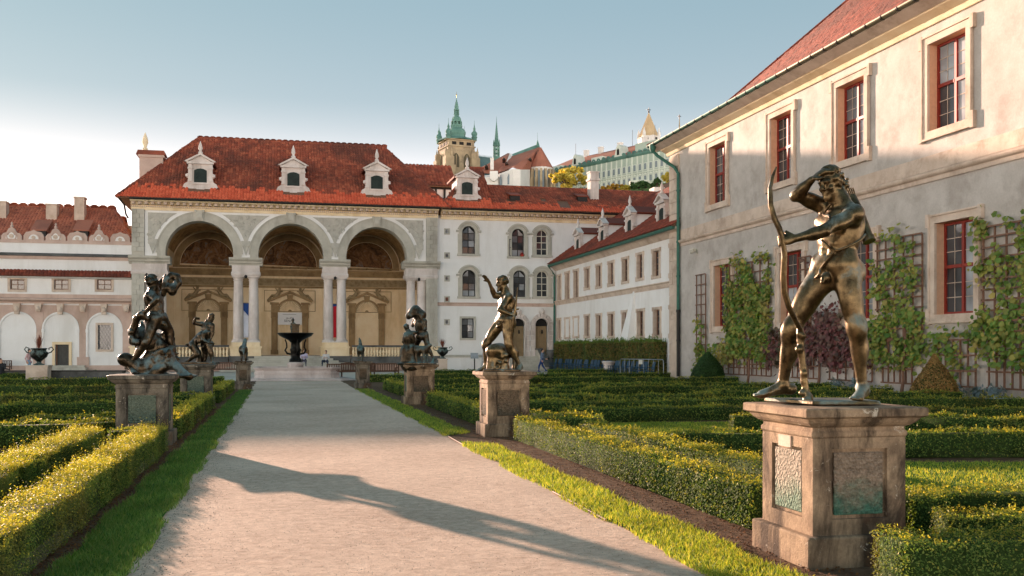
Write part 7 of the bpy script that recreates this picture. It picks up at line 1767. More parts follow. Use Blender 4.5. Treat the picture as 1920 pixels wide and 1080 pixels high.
def archer():
    d0, px0, z0 = 8.32, 1522, 1.245
    t = thing('archer_statue', 'golden brown bronze archer shading his eyes and holding a tall bow, on the nearest pedestal', 'statue', group='bronze statues lining the path', rz=-YAW)
    r0 = (px0 - 960) / FPX * d0; t.location = (d0 * SY + r0 * CY, d0 * CY - r0 * SY, z0)
    J = view_point(d0, px0, z0)
    S = Sculpt()
    B = dict(lsh=J(1604, 400, -.16), rsh=J(1553, 389, .17), nek=J(1573, 375, .0), hed=J(1557, 345, -.01), face=(-.78, -.6, -.28), hup=(-.2, -.1, 1),
             lel=J(1545, 432, -.3), lwr=J(1492, 447, -.36), lhd=J(1462, 450, -.36), lpl=(.1, 1, -.2), lmode='grip', lth=-1,
             rel=J(1493, 366, .12), rwr=J(1521, 338, .0), rhd=J(1541, 322, -.05), rpl=(.6, .2, -.7), rmode='curl',
             lhi=J(1585, 500, -.06), rhi=J(1546, 505, .1), lkn=J(1606, 612, -.13), rkn=J(1484, 617, .12),
             lan=J(1617, 727, -.06), ran=J(1468, 722, .22), lto=J(1604, 749, -.26), rto=J(1411, 742, .2))
    figure(S, B, 1.12, hair=60, g=1.17)
    # curls falling on the neck
    rg = np.random.default_rng(5)
    for i in range(26):
        p = J(rg.uniform(1566, 1592), rg.uniform(335, 376), rg.uniform(-.06, .1)); S.ell(p, rg.uniform(.016, .024), None, .008)
    bo = sculpt_obj('body', S, M_BRONZE, t, .0092, 1); BV = np.empty(len(bo.data.vertices) * 3); bo.data.vertices.foreach_get('co', BV); BV = BV.reshape(-1, 3); BV = BV[BV[:, 1] > -.26]
    b = MB(); b.tube([J(*q) for q in ((1456, 313, -.32), (1449, 330, -.33), (1444, 352, -.345), (1445, 385, -.36), (1452, 410, -.36), (1461, 428, -.36), (1467, 447, -.36), (1471, 480, -.34), (1469, 520, -.3), (1471, 548, -.28), (1479, 575, -.24), (1490, 598, -.18), (1503, 622, -.12))],
                     [.007, .014, .018, .022, .024, .024, .022, .024, .026, .026, .025, .022, .018], 10)
    b.build('bow', M_BRONZE, None).parent = t
    S = Sculpt()
    pts = [(1500, 618), (1501, 640), (1503, 665), (1506, 690), (1508, 715), (1511, 735), (1516, 750)]
    for a, c in zip(pts[:-1], pts[1:]): S.limb(J(*a, -.1), J(*c, -.1), .03, .03, .012)
    for i, (x, y) in enumerate(((1499, 626), (1505, 630), (1498, 655), (1508, 700), (1504, 737), (1517, 744), (1511, 750))): S.ell(J(x, y, -.12), .026 + .004 * (i % 3), None, .015)
    S.ell(J(1515, 750, -.13), (.045, .05, .02), None, .02)
    sculpt_obj('branch_support', S, M_BRONZE, t, .011)
    b = MB(); b.tube([J(*q) for q in ((1596, 370, .28), (1606, 392, .2), (1616, 418, .12), (1628, 448, .03))], [.045, .05, .052, .048], 12)
    b.tube([J(1627, 445, .035), J(1630, 453, .02)], .056, 12)
    for i in range(4): b.tube([J(1596 + i * 3, 372, .26 + .01 * i), J(1587 + i * 4, 352, .3)], .007, 6)
    b.build('quiver', M_BRONZE, None).parent = t
    # the strap hugs the body: sampled points pushed out from the trunk's axis
    b = MB()
    for line in (((1556, 383, -.02), (1548, 400, -.07), (1543, 418, -.1), (1541, 440, -.12)), ((1549, 447, -.145), (1560, 459, -.19), (1570, 470, -.215), (1588, 464, -.23), (1606, 455, -.12), (1622, 440, .0)), ((1572, 468, -.22), (1560, 484, -.215), (1549, 502, -.2), (1540, 518, -.16))):
        Q = np.array([J(*q) for q in line]); L = np.linspace(0, len(Q) - 1, 16); Q = np.stack([np.interp(L, np.arange(len(Q)), Q[:, i]) for i in range(3)], 1); pt = []
        for p in Q:
            w = BV[np.hypot(BV[:, 0] - p[0], BV[:, 2] - p[2]) < .022]
            pt.append((p[0], w[:, 1].min() - .003 if len(w) else p[1], p[2]))
        for _ in range(2): pt = [pt[0]] + [tuple((np.array(pt[i - 1]) + 2 * np.array(pt[i]) + np.array(pt[i + 1])) / 4) for i in range(1, len(pt) - 1)] + [pt[-1]]
        b.tube(pt, .011, 6)
    b.build('strap', M_BRONZE, None).parent = t
    m = MB(); P = [J(1432, 744, .3), J(1524, 753, -.3), J(1653, 750, -.26), J(1600, 742, .3)]
    m.add([(p[0], p[1], .012) for p in P] + [(p[0] * .98, p[1] * .97, .042) for p in P], MB.BF)
    m.build('bronze_slab', M_BRONZE, None, bevel=.006).parent = t
    return t
archer()
# ------------------------------------------------------------------ pedestals
def pedestal(x0, y0, w, dpt, h, label, mat, panel, side, base=.3, tall=False, name='pedestal'):
    """stone pedestal: footing, die with sunk panels, moulded cap; x0,y0 = near left corner of the footing"""
    t = thing(name, label, 'pedestal', (x0 + w / 2, y0 + dpt / 2, 0), 'stone pedestals along the path')
    F = Frame((x0, y0, 0), (1, 0, 0)); i = .07
    x1, y1 = x0 + w, y0 + dpt; hb = .24 * h / 1.245; hc = h - .24 * h / 1.245
    m = MB(); m.box(x0, x1, y0, y1, -.1, hb); m.build('footing', mat, t, bevel=.018)
    # die as a shell with sunk fields on all faces
    a0, a1, b0, b1 = x0 + i, x1 - i, y0 + i, y1 - i; pw = .2 * w; z0, z1 = hb + .1 * h, hc - .07 * h
    m = MB()
    faces = [((a0, b0), (a1, b0)), ((a1, b0), (a1, b1)), ((a1, b1), (a0, b1)), ((a0, b1), (a0, b0))]
    for (p, q) in faces:
        G = Frame((p[0], p[1], 0), (q[0] - p[0], q[1] - p[1], 0)); L = math.hypot(q[0] - p[0], q[1] - p[1]); fw = L * .2
        wall_grid_simple(m, G, 0, L, hb, hc, fw, L - fw, z0, z1, .035)
    o = m.build('die', mat, t)
    for k, (p, q) in enumerate(faces):
        G = Frame((p[0], p[1], 0), (q[0] - p[0], q[1] - p[1], 0)); L = math.hypot(q[0] - p[0], q[1] - p[1]); fw = L * .2
        m = MB(); m.fbox(G, fw + .03, L - fw - .03, z0 + .03, z1 - .03, -.034, -.012); m.build('panel', panel if k != 3 else side, t, bevel=.008)
    cap = [(0, 0), (.012, .015), (.012, .045), (-.004, .06), (-.004, .085), (.03, .1), (.06, .125), (.085, .16), (.12, .175), (.12, .235), (.105, .243)]
    m = MB(); s = (h - hc) / .243; vs = []; n = len(cap)
    for o_, z in cap:
        o_ *= s * 1.05; vs += [(a0 - o_, b0 - o_, hc + z * s), (a1 + o_, b0 - o_, hc + z * s), (a1 + o_, b1 + o_, hc + z * s), (a0 - o_, b1 + o_, hc + z * s)]
    fs = [(4 * k + j, 4 * k + (j + 1) % 4, 4 * k + 4 + (j + 1) % 4, 4 * k + 4 + j) for k in range(n - 1) for j in range(4)] + [(4 * n - 4, 4 * n - 3, 4 * n - 2, 4 * n - 1), (3, 2, 1, 0)]
    m.add(vs, fs); m.build('cap', mat, t, bevel=.006)
    return t
def wall_grid_simple(m, G, u0, u1, v0, v1, a, b, c, d, dp):
    us = [u0, a, b, u1]; vs = [v0, c, d, v1]
    for i in range(3):
        for j in range(3):
            n = -dp if (i == 1 and j == 1) else 0
            m.add([G.P(us[i], vs[j], n), G.P(us[i + 1], vs[j], n), G.P(us[i + 1], vs[j + 1], n), G.P(us[i], vs[j + 1], n)], [(0, 1, 2, 3)])
    c4 = [(a, c), (b, c), (b, d), (a, d)]
    for k in range(4): p, q = c4[k], c4[(k + 1) % 4]; m.add([G.P(*p), G.P(*q), G.P(*q, -dp), G.P(*p, -dp)], [(0, 1, 2, 3)])
def panel_mat(name, top, low, sc):
    t = NT(name); t.set(.9, 0, .2)
    g = t.n('ShaderNodeSeparateXYZ'); t.l(t.tc.outputs['Object'], g.inputs[0])
    moss = t.ramp(t.math('ADD', t.math('MULTIPLY', g.outputs[2], -1.5), t.math('ADD', t.math('MULTIPLY', t.noise(5, 6, .7), .9), .95)), [(.35, 0.0), (.75, 1.0)])
    c = t.mix(moss, t.ramp(t.noise(sc, 6, .75), [(.35, tuple(x * .45 for x in top)), (.65, top)]), t.ramp(t.noise(sc, 6, .75), [(.35, tuple(x * .4 for x in low)), (.65, low)]))
    t.col(c); v = t.n('ShaderNodeTexVoronoi'); v.inputs['Scale'].default_value = sc * 1.4; t.l(t.tc.outputs['Object'], v.inputs['Vector'])
    t.bump(t.math('ADD', t.noise(sc, 5, .7), v.outputs['Distance']), 1.0, .03); return t.m
M_PAN = panel_mat('mossy_panel', hexc('#a08c78'), hexc('#4f7a66'), 26)
M_PANS = panel_mat('pitted_panel', hexc('#c2b5a2'), hexc('#8ba28c'), 30)
M_PAND = panel_mat('dark_panel', hexc('#7d6a55'), hexc('#5a5548'), 24)
M_PANG = panel_mat('green_panel', hexc('#75806f'), hexc('#566a5f'), 24)
p0 = pedestal(3.99, 6.98, .96, .97, 1.245, 'large weathered sandstone pedestal carrying the archer, nearest in the photo', M_PED, M_PAN, M_PANS)
G = Frame((4.06, 7.95 - .07, 0), (0, -1, 0)); m = MB(); m.fbox(G, .3, .5, .905, 1.0, .0, .012); m.build('name_plate', M_SAND, p0)
pedestal(3.9, 19.05, .98, .95, 1.27, 'warm sandstone pedestal carrying the striding man with a sword', M_PED, M_PAND, M_PAND)
pedestal(3.78, 30.8, 1.0, .95, 1.25, 'brown sandstone pedestal carrying the pair with a dog', M_PED, M_PAND, M_PANG)
pedestal(-2.9, 18.65, 1.02, 1.0, 1.25, 'grey brown pedestal carrying the hero group with a dragon on the left', M_PEDG, M_PANG, M_PAND)
pedestal(-3.02, 31.6, 1.04, 1.0, 1.25, 'mossy grey pedestal carrying the two wrestlers', M_PEDG, M_PANG, M_PAND)
pedestal(-1.92, 44.4, .74, .7, 1.18, 'small dark pedestal carrying the bronze horse on the left', M_PEDG, M_PAND, M_PAND)
pedestal(3.25, 44.6, .72, .7, 1.2, 'small dark pedestal carrying the bronze hound on the right', M_PEDG, M_PAND, M_PAND)

# ------------------------------------------------------------------ the other bronzes
def statue_root(name, label, cat, d0, px0, z0):
    r0 = (px0 - 960) / FPX * d0
    return thing(name, label, cat, (d0 * SY + r0 * CY, d0 * CY - r0 * SY, z0), 'bronze statues lining the path', -YAW), view_point(d0, px0, z0)

# striding man with raised hand, a sword at his side and a beast between his legs
t, J = statue_root('striding_man_statue', 'golden brown bronze man striding with raised hand and sword above a crouching beast', 'statue', 19.95, 937, 1.27)
S = Sculpt(); k = lambda zx, zy, dy=0: J(860 + zx / 3.175, 490 + zy / 3.175, dy)
B = dict(lsh=k(300, 210, -.2), rsh=k(268, 205, .22), nek=k(276, 172, .02), hed=k(258, 130, 0), face=(-.93, -.3, -.2), hup=(-.15, 0, 1),
         rel=k(214, 205, .24), rwr=k(180, 122, .12), rhd=k(152, 88, .05), rpl=(-.6, -.6, .4), rmode='open',
         lel=k(248, 290, -.36), lwr=k(308, 318, -.34), lhd=k(346, 312, -.32), lpl=(.2, .9, .2), lmode='grip',
         lhi=k(292, 355, -.1), rhi=k(252, 358, .1), lkn=k(298, 492, -.14), rkn=k(165, 492, .1), lan=k(366, 622, -.05), ran=k(163, 622, .16), lto=k(352, 652, -.25), rto=k(95, 655, .12))
figure(S, B, 1.16, hair=60, beard=True, seed=3, g=1.16)
sculpt_obj('body', S, M_BRONZE, t, .015)
m = MB(); m.tube([k(350, 155, -.3), k(340, 260, -.32), k(330, 330, -.34), k(322, 420, -.25)], [.008, .022, .028, .02], 8); m.tube([k(318, 292, -.36), k(356, 284, -.3)], .02, 6); m.build('sword', M_BRONZE, None).parent = t
S = Sculpt()
S.ell(k(240, 545, .1), (.24, .26, .2), None, .1); S.ell(k(205, 540, .0), (.15, .15, .13), None, .1); S.limb(k(240, 560, .1), k(235, 640, .1), .17, .24, .1); S.ell(k(215, 500 + 30, -.1), (.16, .12, .12), None, .08)
for a, b, r in (((190, 560, -.1), (178, 645, -.12), .05), ((215, 590, -.12), (195, 650, -.15), .05), ((270, 560, -.05), (285, 650, -.1), .05), ((285, 540, .1), (335, 560, .1), .06), ((335, 560, .1), (332, 650, .05), .045), ((345, 545, .2), (330, 640, .2), .05)): S.limb(k(*a), k(*b), r * 1.2, r, .04)
rg = np.random.default_rng(8)
for i in range(40): S.ell(k(rg.uniform(200, 285), rg.uniform(520, 640), rg.uniform(-.18, -.05)), rg.uniform(.025, .05), None, .02)
sculpt_obj('beast', S, M_BRONZE, t, .018)
m = MB(); a, b = k(150, 655, .0), k(360, 655, 0); m.box(a[0], b[0], -.4, .4, -.0, .05); m.build('bronze_slab', M_BRONZE2, None, bevel=.01).parent = t

# pair with a dog: man carrying a cloak, seated woman from behind, hound
t, J = statue_root('venus_adonis_group', 'dark green bronze of a seated woman, standing man with bundled cloak and dog', 'statue', 31.1, 783, 1.25)
k = lambda zx, zy, dy=0: J(730 + zx / 4.909, 560 + zy / 4.909, dy)
S = Sculpt()
B = dict(lsh=k(255, 205, .12), rsh=k(325, 205, -.12), nek=k(280, 180, .0), hed=k(262, 165, .05), face=(-.85, .4, -.1), hup=(-.1, 0, 1),
         lel=k(215, 250, .3), lwr=k(225, 190, .3), lhd=k(240, 160, .3), lpl=(1, 0, 0), rel=k(335, 280, -.2), rwr=k(300, 300, .05), rhd=k(270, 290, .1), rpl=(0, 1, 0),
         lhi=k(290, 335, .12), rhi=k(330, 335, -.08), lkn=k(250, 420, .3), rkn=k(350, 440, -.05), lan=k(255, 560, .3), ran=k(410, 555, .0), lto=k(240, 590, .1), rto=k(385, 600, -.2))
figure(S, B, 1.1, hair=30, seed=4, g=1.15)
for a, b, r0_, r1_ in (((175, 155), (240, 110), .09, .15), ((240, 110), (300, 150), .16, .13), ((180, 170), (215, 130), .07, .12), ((300, 150), (300, 200), .12, .08)): S.limb(k(*a, .05), k(*b, .02), r0_, r1_, .08)
for i in range(14): S.limb(k(180 + i * 9, 150 - 30 * math.sin(i * .25), -.1), k(200 + i * 8, 175 - 30 * math.sin(i * .3), -.12), .03, .02, .03)
sculpt_obj('standing_man', S, M_BRONZE3, t, .018)
S = Sculpt()
B = dict(lsh=k(145, 325, .02), rsh=k(218, 315, -.05), nek=k(172, 298, .0), hed=k(158, 268, .0), face=(.45, .8, .1), hup=(0, 0, 1), lel=k(128, 400, .05), lwr=k(175, 440, .15), lhd=k(200, 440, .2), lpl=(0, 1, 0), rel=k(255, 312, .05), rwr=k(285, 310, .1), rhd=k(310, 310, .1), rpl=(0, 1, 0),
         lhi=k(155, 455, .02), rhi=k(210, 450, .0), lkn=k(150, 520, .4), rkn=k(235, 470, .4), lan=k(165, 590, .2), ran=k(260, 580, .3), lto=k(140, 605, .3), rto=k(275, 600, .4))
figure(S, B, 1.05, hair=30, seed=5, g=1.12, female=True)
for a, b, r0_, r1_ in (((170, 500), (190, 600), .24, .3), ((210, 480), (230, 590), .17, .26), ((140, 470), (160, 570), .12, .12)): S.limb(k(*a, .05), k(*b, .05), r0_, r1_, .08)
S.limb(k(145, 560, -.05), k(150, 600, -.1), .06, .05, .03); S.ell(k(210, 600, 0), (.5, .35, .06), None, .05)
sculpt_obj('seated_woman', S, M_BRONZE3, t, .018)
S = Sculpt()
S.limb(k(270, 470, -.15), k(330, 468, -.1), .13, .11, .06); S.limb(k(330, 460, -.1), k(375, 430, -.1), .08, .06, .05); S.ell(k(250, 470, -.15), (.1, .1, .13), None, .05)
for x, d in ((255, -.2), (315, -.2), (345, -.1), (280, 0)): S.limb(k(x, 480, d), k(x + (3 if x > 300 else -8), 540, d), .065, .04, .04); S.limb(k(x + (3 if x > 300 else -8), 540, d), k(x + 4, 600, d), .04, .035, .02); S.ell(k(x + 2, 602, d - .04), (.05, .07, .03), None, .02)
sculpt_obj('dog', S, M_BRONZE3, t, .018)
m = MB(); a, b = k(150, 605), k(425, 605); m.box(a[0], b[0], -.4, .35, 0, .05); m.build('bronze_slab', M_BRONZE2, None, bevel=.01).parent = t

# hero fighting a dragon
t, J = statue_root('hero_dragon_group', 'tall green bronze hero wrestling a coiling dragon over a fallen figure', 'statue', 18.75, 281, 1.25)
k = lambda zx, zy, dy=0: J(225 + zx / 4.907, 500 + zy / 4.907, dy)
S = Sculpt()
B = dict(lsh=k(335, 205, .2), rsh=k(270, 260, -.18), nek=k(312, 200, .0), hed=k(300, 150, .0), face=(.55, .75, .3), hup=(-.1, 0, 1),
         lel=k(430, 90, .18), lwr=k(520, 110, .1), lhd=k(530, 170, .05), lpl=(-1, 0, 0), lmode='curl',
         rel=k(345, 300, -.36), rwr=k(240, 410, -.34), rhd=k(205, 435, -.32), rpl=(0, 1, 0), rmode='grip',
         lhi=k(385, 490, .1), rhi=k(310, 490, -.1), lkn=k(455, 610, .25), rkn=k(245, 685, -.25), lan=k(470, 780, .2), ran=k(85, 915, -.15), lto=k(520, 800, .1), rto=k(150, 985, -.35))
figure(S, B, 1.25, hair=45, beard=True, seed=6, g=1.08)
sculpt_obj('hero', S, M_BRONZE2, t, .015)
S = Sculpt()
coil = [(400, 255, -.1), (410, 200, -.12), (425, 120, -.08), (470, 80, 0), (525, 95, .02), (535, 150, 0), (500, 190, -.05), (455, 195, -.1), (480, 230, -.1)]
for n_, (a, b) in enumerate(zip(coil[:-1], coil[1:])): S.limb(k(*a), k(*b), .05 + .004 * n_, .054 + .004 * n_, .02)
coil = [(205, 440, -.3), (150, 480, -.25), (130, 560, -.22), (105, 600, -.2), (115, 690, -.2), (180, 700, -.2), (250, 730, .05)]
for a, b in zip(coil[:-1], coil[1:]): S.limb(k(*a), k(*b), .065, .065, .02)
for c in ((110, 660), (130, 690), (160, 700), (110, 600)): S.ell(k(*c, -.26), .06, None, .02)
for c in ((480, 225), (495, 215), (450, 190)): S.ell(k(*c, -.1), .06, None, .02)
S.limb(k(190, 450, -.3), k(250, 480, -.25), .07, .05, .03)
sculpt_obj('dragon_coil', S, M_BRONZE2, t, .016)
S = Sculpt()
B = dict(lsh=k(215, 590, .05), rsh=k(300, 640, .2), nek=k(235, 600, .1), hed=k(228, 572, .1), face=(-.7, -.5, .3), hup=(-.2, .1, 1), lel=k(150, 590, -.05), lwr=k(140, 660, -.15), lhd=k(150, 700, -.15), lpl=(0, 1, 0), rel=k(400, 650, .25), rwr=k(430, 560, .25), rhd=k(440, 520, .2), rpl=(0, -1, 0),
         lhi=k(330, 740, .1), rhi=k(400, 740, .3), lkn=k(260, 820, -.05), rkn=k(450, 680, .3), lan=k(180, 880, .1), ran=k(500, 820, .25), lto=k(150, 905, .0), rto=k(540, 850, .2))
figure(S, B, 1.15, hair=30, beard=True, seed=7, g=1.15)
sculpt_obj('second_fighter', S, M_BRONZE2, t, .017)
S = Sculpt()                                              # lion-like beast lying below
S.limb(k(60, 860, -.1), k(220, 940, -.1), .13, .16, .06); S.limb(k(220, 940, -.1), k(400, 860, -.05), .17, .22, .06); S.ell(k(45, 852, -.12), (.14, .12, .12), None, .04); S.limb(k(400, 850, 0), k(470, 770, .1), .17, .1, .06)
S.limb(k(430, 900, -.15), k(330, 960, -.3), .11, .08, .06); S.limb(k(330, 960, -.3), k(265, 1005, -.35), .08, .06, .04); S.limb(k(440, 880, .1), k(520, 920, -.05), .12, .08, .06); S.limb(k(520, 920, -.05), k(600, 985, -.1), .08, .06, .04); S.limb(k(600, 985, -.1), k(640, 1020, -.1), .06, .045, .03)
for c in ((640, 1000), (648, 1018), (632, 1026), (618, 1010), (255, 1010), (270, 1018), (290, 1010)): S.ell(k(*c, -.13 if c[0] > 400 else -.36), .05, None, .02)
rg = np.random.default_rng(3)
for i in range(70): S.limb(k(*(q_ := (rg.uniform(290, 460), rg.uniform(770, 890), rg.uniform(-.28, -.14)))), k(q_[0] + rg.uniform(-22, 22), q_[1] + rg.uniform(5, 30), q_[2]), .035, .02, .012)
S.ell(k(300, 1005, 0), (.85, .4, .06), None, .05)
sculpt_obj('fallen_beast', S, M_BRONZE2, t, .017)

# two wrestlers
t, J = statue_root('wrestlers_statue', 'blue green bronze of two wrestling men, one bending to grip the thigh of the other', 'statue', 31.9, 377, 1.25)
k = lambda zx, zy, dy=0: J(330 + zx / 5.4, 570 + zy / 5.4, dy)
S = Sculpt()
B = dict(lsh=k(365, 215, -.2), rsh=k(270, 205, .05), nek=k(320, 180, -.05), hed=k(358, 140, -.1), face=(.75, -.5, -.35), hup=(.3, 0, 1), rel=k(185, 195, .0), rwr=k(190, 145, -.05), rhd=k(260, 150, -.1), rpl=(0, -1, -.3), lel=k(372, 290, -.25), lwr=k(355, 350, -.28), lhd=k(345, 385, -.3), lpl=(-1, 0, 0),
         lhi=k(330, 400, -.08), rhi=k(285, 400, .1), lkn=k(355, 500, -.12), rkn=k(295, 520, .15), lan=k(368, 590, -.1), ran=k(290, 590, .1), lto=k(395, 620, -.3), rto=k(310, 615, -.1))
figure(S, B, 1.12, hair=35, beard=True, seed=8, g=1.18)
sculpt_obj('standing_wrestler', S, M_BRONZE2, t, .018)
S = Sculpt()
B = dict(lsh=k(290, 300, -.25), rsh=k(265, 290, .12), nek=k(305, 285, -.1), hed=k(315, 300, -.18), face=(.7, -.2, -.6), hup=(.6, 0, .8), lel=k(270, 365, -.3), lwr=k(330, 395, -.25), lhd=k(370, 400, -.2), lpl=(0, .5, 1), rel=k(300, 360, .2), rwr=k(340, 380, .2), rhd=k(365, 395, .1), rpl=(0, -.5, 1),
         lhi=k(170, 420, -.15), rhi=k(165, 410, .1), lkn=k(215, 510, -.2), rkn=k(230, 500, .15), lan=k(105, 590, -.15), ran=k(215, 590, .2), lto=k(150, 625, -.3), rto=k(180, 610, .1))
figure(S, B, 1.12, hair=35, seed=9, g=1.15)
sculpt_obj('bending_wrestler', S, M_BRONZE2, t, .018)
m = MB(); a, b = k(90, 620), k(405, 620); m.box(a[0], b[0], -.42, .4, 0, .06); m.lathe([(.12, .0), (.1, .25), (.04, .42)], tuple(k(240, 625, .1)), 7); m.build('bronze_slab', M_BRONZE2, None, bevel=.01).parent = t

# horse seen from behind and a leaping hound
t, J = statue_root('horse_statue', 'small green bronze horse standing with its head turned away on the left small pedestal', 'statue', 43.2, 457, 1.18)
k = lambda x, y, d=0: J(x, y, d); S = Sculpt()
S.limb(k(456, 658, -.35), k(457, 657, .45), .17, .15, .08); S.ell(k(456, 655, -.38), (.19, .17, .19), None, .08); S.limb(k(457, 653, .45), k(459, 641, .62), .12, .085, .06); S.limb(k(459, 641, .62), k(460, 637, .7), .085, .07, .04); S.limb(k(460, 637, .68), k(460, 644, .85), .06, .045, .04)
for x, d in ((452.5, -.4), (460.5, -.38), (453.5, .4), (462, .45)): S.limb(k(x, 662, d), k(x - .3, 671, d - .04), .075, .04, .04); S.limb(k(x - .3, 671, d - .04), k(x - .2, 680, d), .035, .03, .02); S.ell(k(x - .2, 680, d), (.04, .05, .03), None, .02)
S.limb(k(456.5, 653, -.55), k(457, 670, -.6), .045, .02, .03)
for q in (-1, 1): S.limb(k(460 + q, 637, .68), k(460 + q * 1.3, 635.5, .7), .022, .01, .01)
sculpt_obj('horse', S, M_BRONZE2, t, .018)
m = MB(); m.box(-.24, .24, -.55, .5, -.0, .04); m.build('bronze_slab', M_BRONZE2, None, bevel=.008).parent = t
t, J = statue_root('hound_statue', 'small green bronze of a rearing animal with raised neck on the right small pedestal', 'statue', 43.5, 675, 1.2)
k = lambda x, y, d=0: J(x, y, d); S = Sculpt()
S.limb(k(676, 657, -.3), k(676, 653, .3), .16, .14, .08); S.ell(k(676, 655, -.32), (.17, .16, .18), None, .06); S.limb(k(676, 650, .35), k(675, 638, .4), .1, .05, .05); S.limb(k(675, 640, .4), k(673.5, 634, .36), .055, .03, .03)
for x, d in ((672.5, -.32), (679, -.3), (672, .3), (680, .32)): S.limb(k(x, 661, d), k(x + .2, 669, d), .07, .04, .04); S.limb(k(x + .2, 669, d), k(x - .1, 676, d), .035, .03, .02); S.ell(k(x, 676, d), (.04, .05, .025), None, .02)
S.limb(k(676, 653, -.45), k(680, 657, -.5), .03, .02, .02)
sculpt_obj('hound', S, M_BRONZE3, t, .018)
m = MB(); m.box(-.22, .22, -.5, .5, 0, .035); m.build('bronze_slab', M_BRONZE2, None, bevel=.008).parent = t

# fountain before the loggia
fy = 58.6; fc = (0.95, fy)
ft = thing('fountain', 'white marble fountain basin with dark bronze bowl and small figure before the loggia', 'fountain', (fc[0], fc[1], 0))
M_MARB = stone_mat('marble_pinkish', hexc('#d9cdc6'), hexc('#b7a79f'), .8, stain=hexc('#8f7c73'), bump=.2, streak=True)
M_BDARK = bronze_mat('bronze_black', hexc('#3c4c4a'), -.02, warm=(.03, .028, .024), rough=.42)
def octa(m, r, prof, c): m.lathe([(r * a, z) for a, z in prof], (c[0], c[1], 0), 8, smooth=False)
m = MB()
vs = []; prof = [(1.06, 0), (1.06, .1), (1.0, .12), (.985, .3), (1.0, .42), (.97, .55), (1.02, .66), (1.03, .72), (.93, .72), (.93, .5)]
for i in range(8):
    pass
W_, D_ = 2.35, 2.1
oct_ = [(-W_ + .5, -D_), (W_ - .5, -D_), (W_, -D_ + .5), (W_, D_ - .5), (W_ - .5, D_), (-W_ + .5, D_), (-W_, D_ - .5), (-W_, -D_ + .5)]
for a, z in prof: vs += [(fc[0] + x * a, fc[1] + y * a, z) for x, y in oct_]
m.add(vs, [(8 * j + i, 8 * j + (i + 1) % 8, 8 * j + 8 + (i + 1) % 8, 8 * j + 8 + i) for j in range(len(prof) - 1) for i in range(8)]); m.build('basin', M_MARB, ft, bevel=.02)
t_ = NT('fountain_water'); t_.set(.05, 0, .5); t_.col((.03, .05, .05)); t_.bump(t_.noise(6, 4), .2, .05); M_WATER = t_.m
m = MB(); m.add([(fc[0] + x * .93, fc[1] + y * .93, .56) for x, y in oct_], [list(range(8))]); m.build('water', M_WATER, ft)
for k_ in range(2): m = MB(); e = .35 * (k_ + 1); m.add([(fc[0] + x * (1.06 + .14 * (k_ + 1)), fc[1] + y * (1.06 + .16 * (k_ + 1)), z) for z in (0, .1 - .05 * k_) for x, y in oct_], [(i, (i + 1) % 8, 8 + (i + 1) % 8, 8 + i) for i in range(8)] + [list(range(8, 16))]); m.build('basin_step', M_MARB, ft)
fx = fc[0] - .08
m = MB(); m.lathe([(.42, .5), (.45, .8), (.5, .9), (.38, 1.0)], (fx, fy, 0), 16); m.build('stone_base', M_MARB, ft)
m = MB(); m.lathe([(.36, 1.0), (.34, 1.15), (.26, 1.25), (.28, 1.6), (.33, 1.7), (.27, 1.8), (.25, 2.1), (.4, 2.25), (.9, 2.5), (1.0, 2.62), (1.03, 2.66), (.98, 2.68), (.85, 2.58), (.2, 2.5)], (fx, fy, 0), 28)
for k_ in range(4):
    a = k_ * math.pi / 2 + .2; L = [(fx + q * math.cos(a), fy + q * math.sin(a), z) for q, z in ((.26, 1.45), (.48, 1.5), (.6, 1.68), (.5, 1.85), (.52, 2.1), (.6, 2.3))]; m.tube(L, [.05, .06, .055, .05, .045, .04], 7)
m.build('bronze_bowl', M_BDARK, ft)
m = MB(); m.box(fx - .2, fx + .2, fy - .2, fy + .2, 2.5, 3.12); m.box(fx - .24, fx + .24, fy - .24, fy + .24, 3.1, 3.18); m.build('figure_plinth', M_BRONZE3, ft)
dF = fx * SY + fy * CY; J = view_point(dF, 548.5, 3.18); S = Sculpt(); k = lambda zx, zy, d=0: J(460 + zx / 7.2, 570 + zy / 7.2, d)
B = dict(lsh=k(660, 262, -.02), rsh=k(626, 265, .03), nek=k(642, 245), hed=k(643, 222), face=(.1, -.95, -.1), hup=(0, 0, 1), lel=k(680, 285, -.05), lwr=k(700, 300, -.05), lhd=k(715, 300, -.05), lpl=(0, 0, -1), rel=k(614, 300, .0), rwr=k(618, 330, -.05), rhd=k(622, 345, -.05), rpl=(1, 0, 0), lhi=k(650, 335, 0), rhi=k(632, 335, 0), lkn=k(652, 375, -.04), rkn=k(628, 375, 0), lan=k(655, 415, 0), ran=k(634, 415, 0), lto=k(655, 425, -.12), rto=k(630, 425, -.12))
figure(S, B, .86, hair=24, g=1.1, seed=12, female=True)
for a, b, r in (((690, 300), (680, 350), .13), ((680, 350), (690, 415), .12), ((670, 380), (690, 420), .12)): S.limb(k(*a), k(*b), r, r, .05)
V, F = S.mesh(.02, 1)
c, s_ = math.cos(-YAW), math.sin(-YAW); V = np.stack([V[:, 0] * c - V[:, 1] * s_, V[:, 0] * s_ + V[:, 1] * c, V[:, 2]], 1)
o = link('figure', np_mesh('figure', V, F, [M_BRONZE3], smooth=True), ft); r_ = (548.5 - 960) / FPX * dF; o.location = (dF * SY + r_ * CY - fc[0], dF * CY - r_ * SY - fc[1], 3.18)
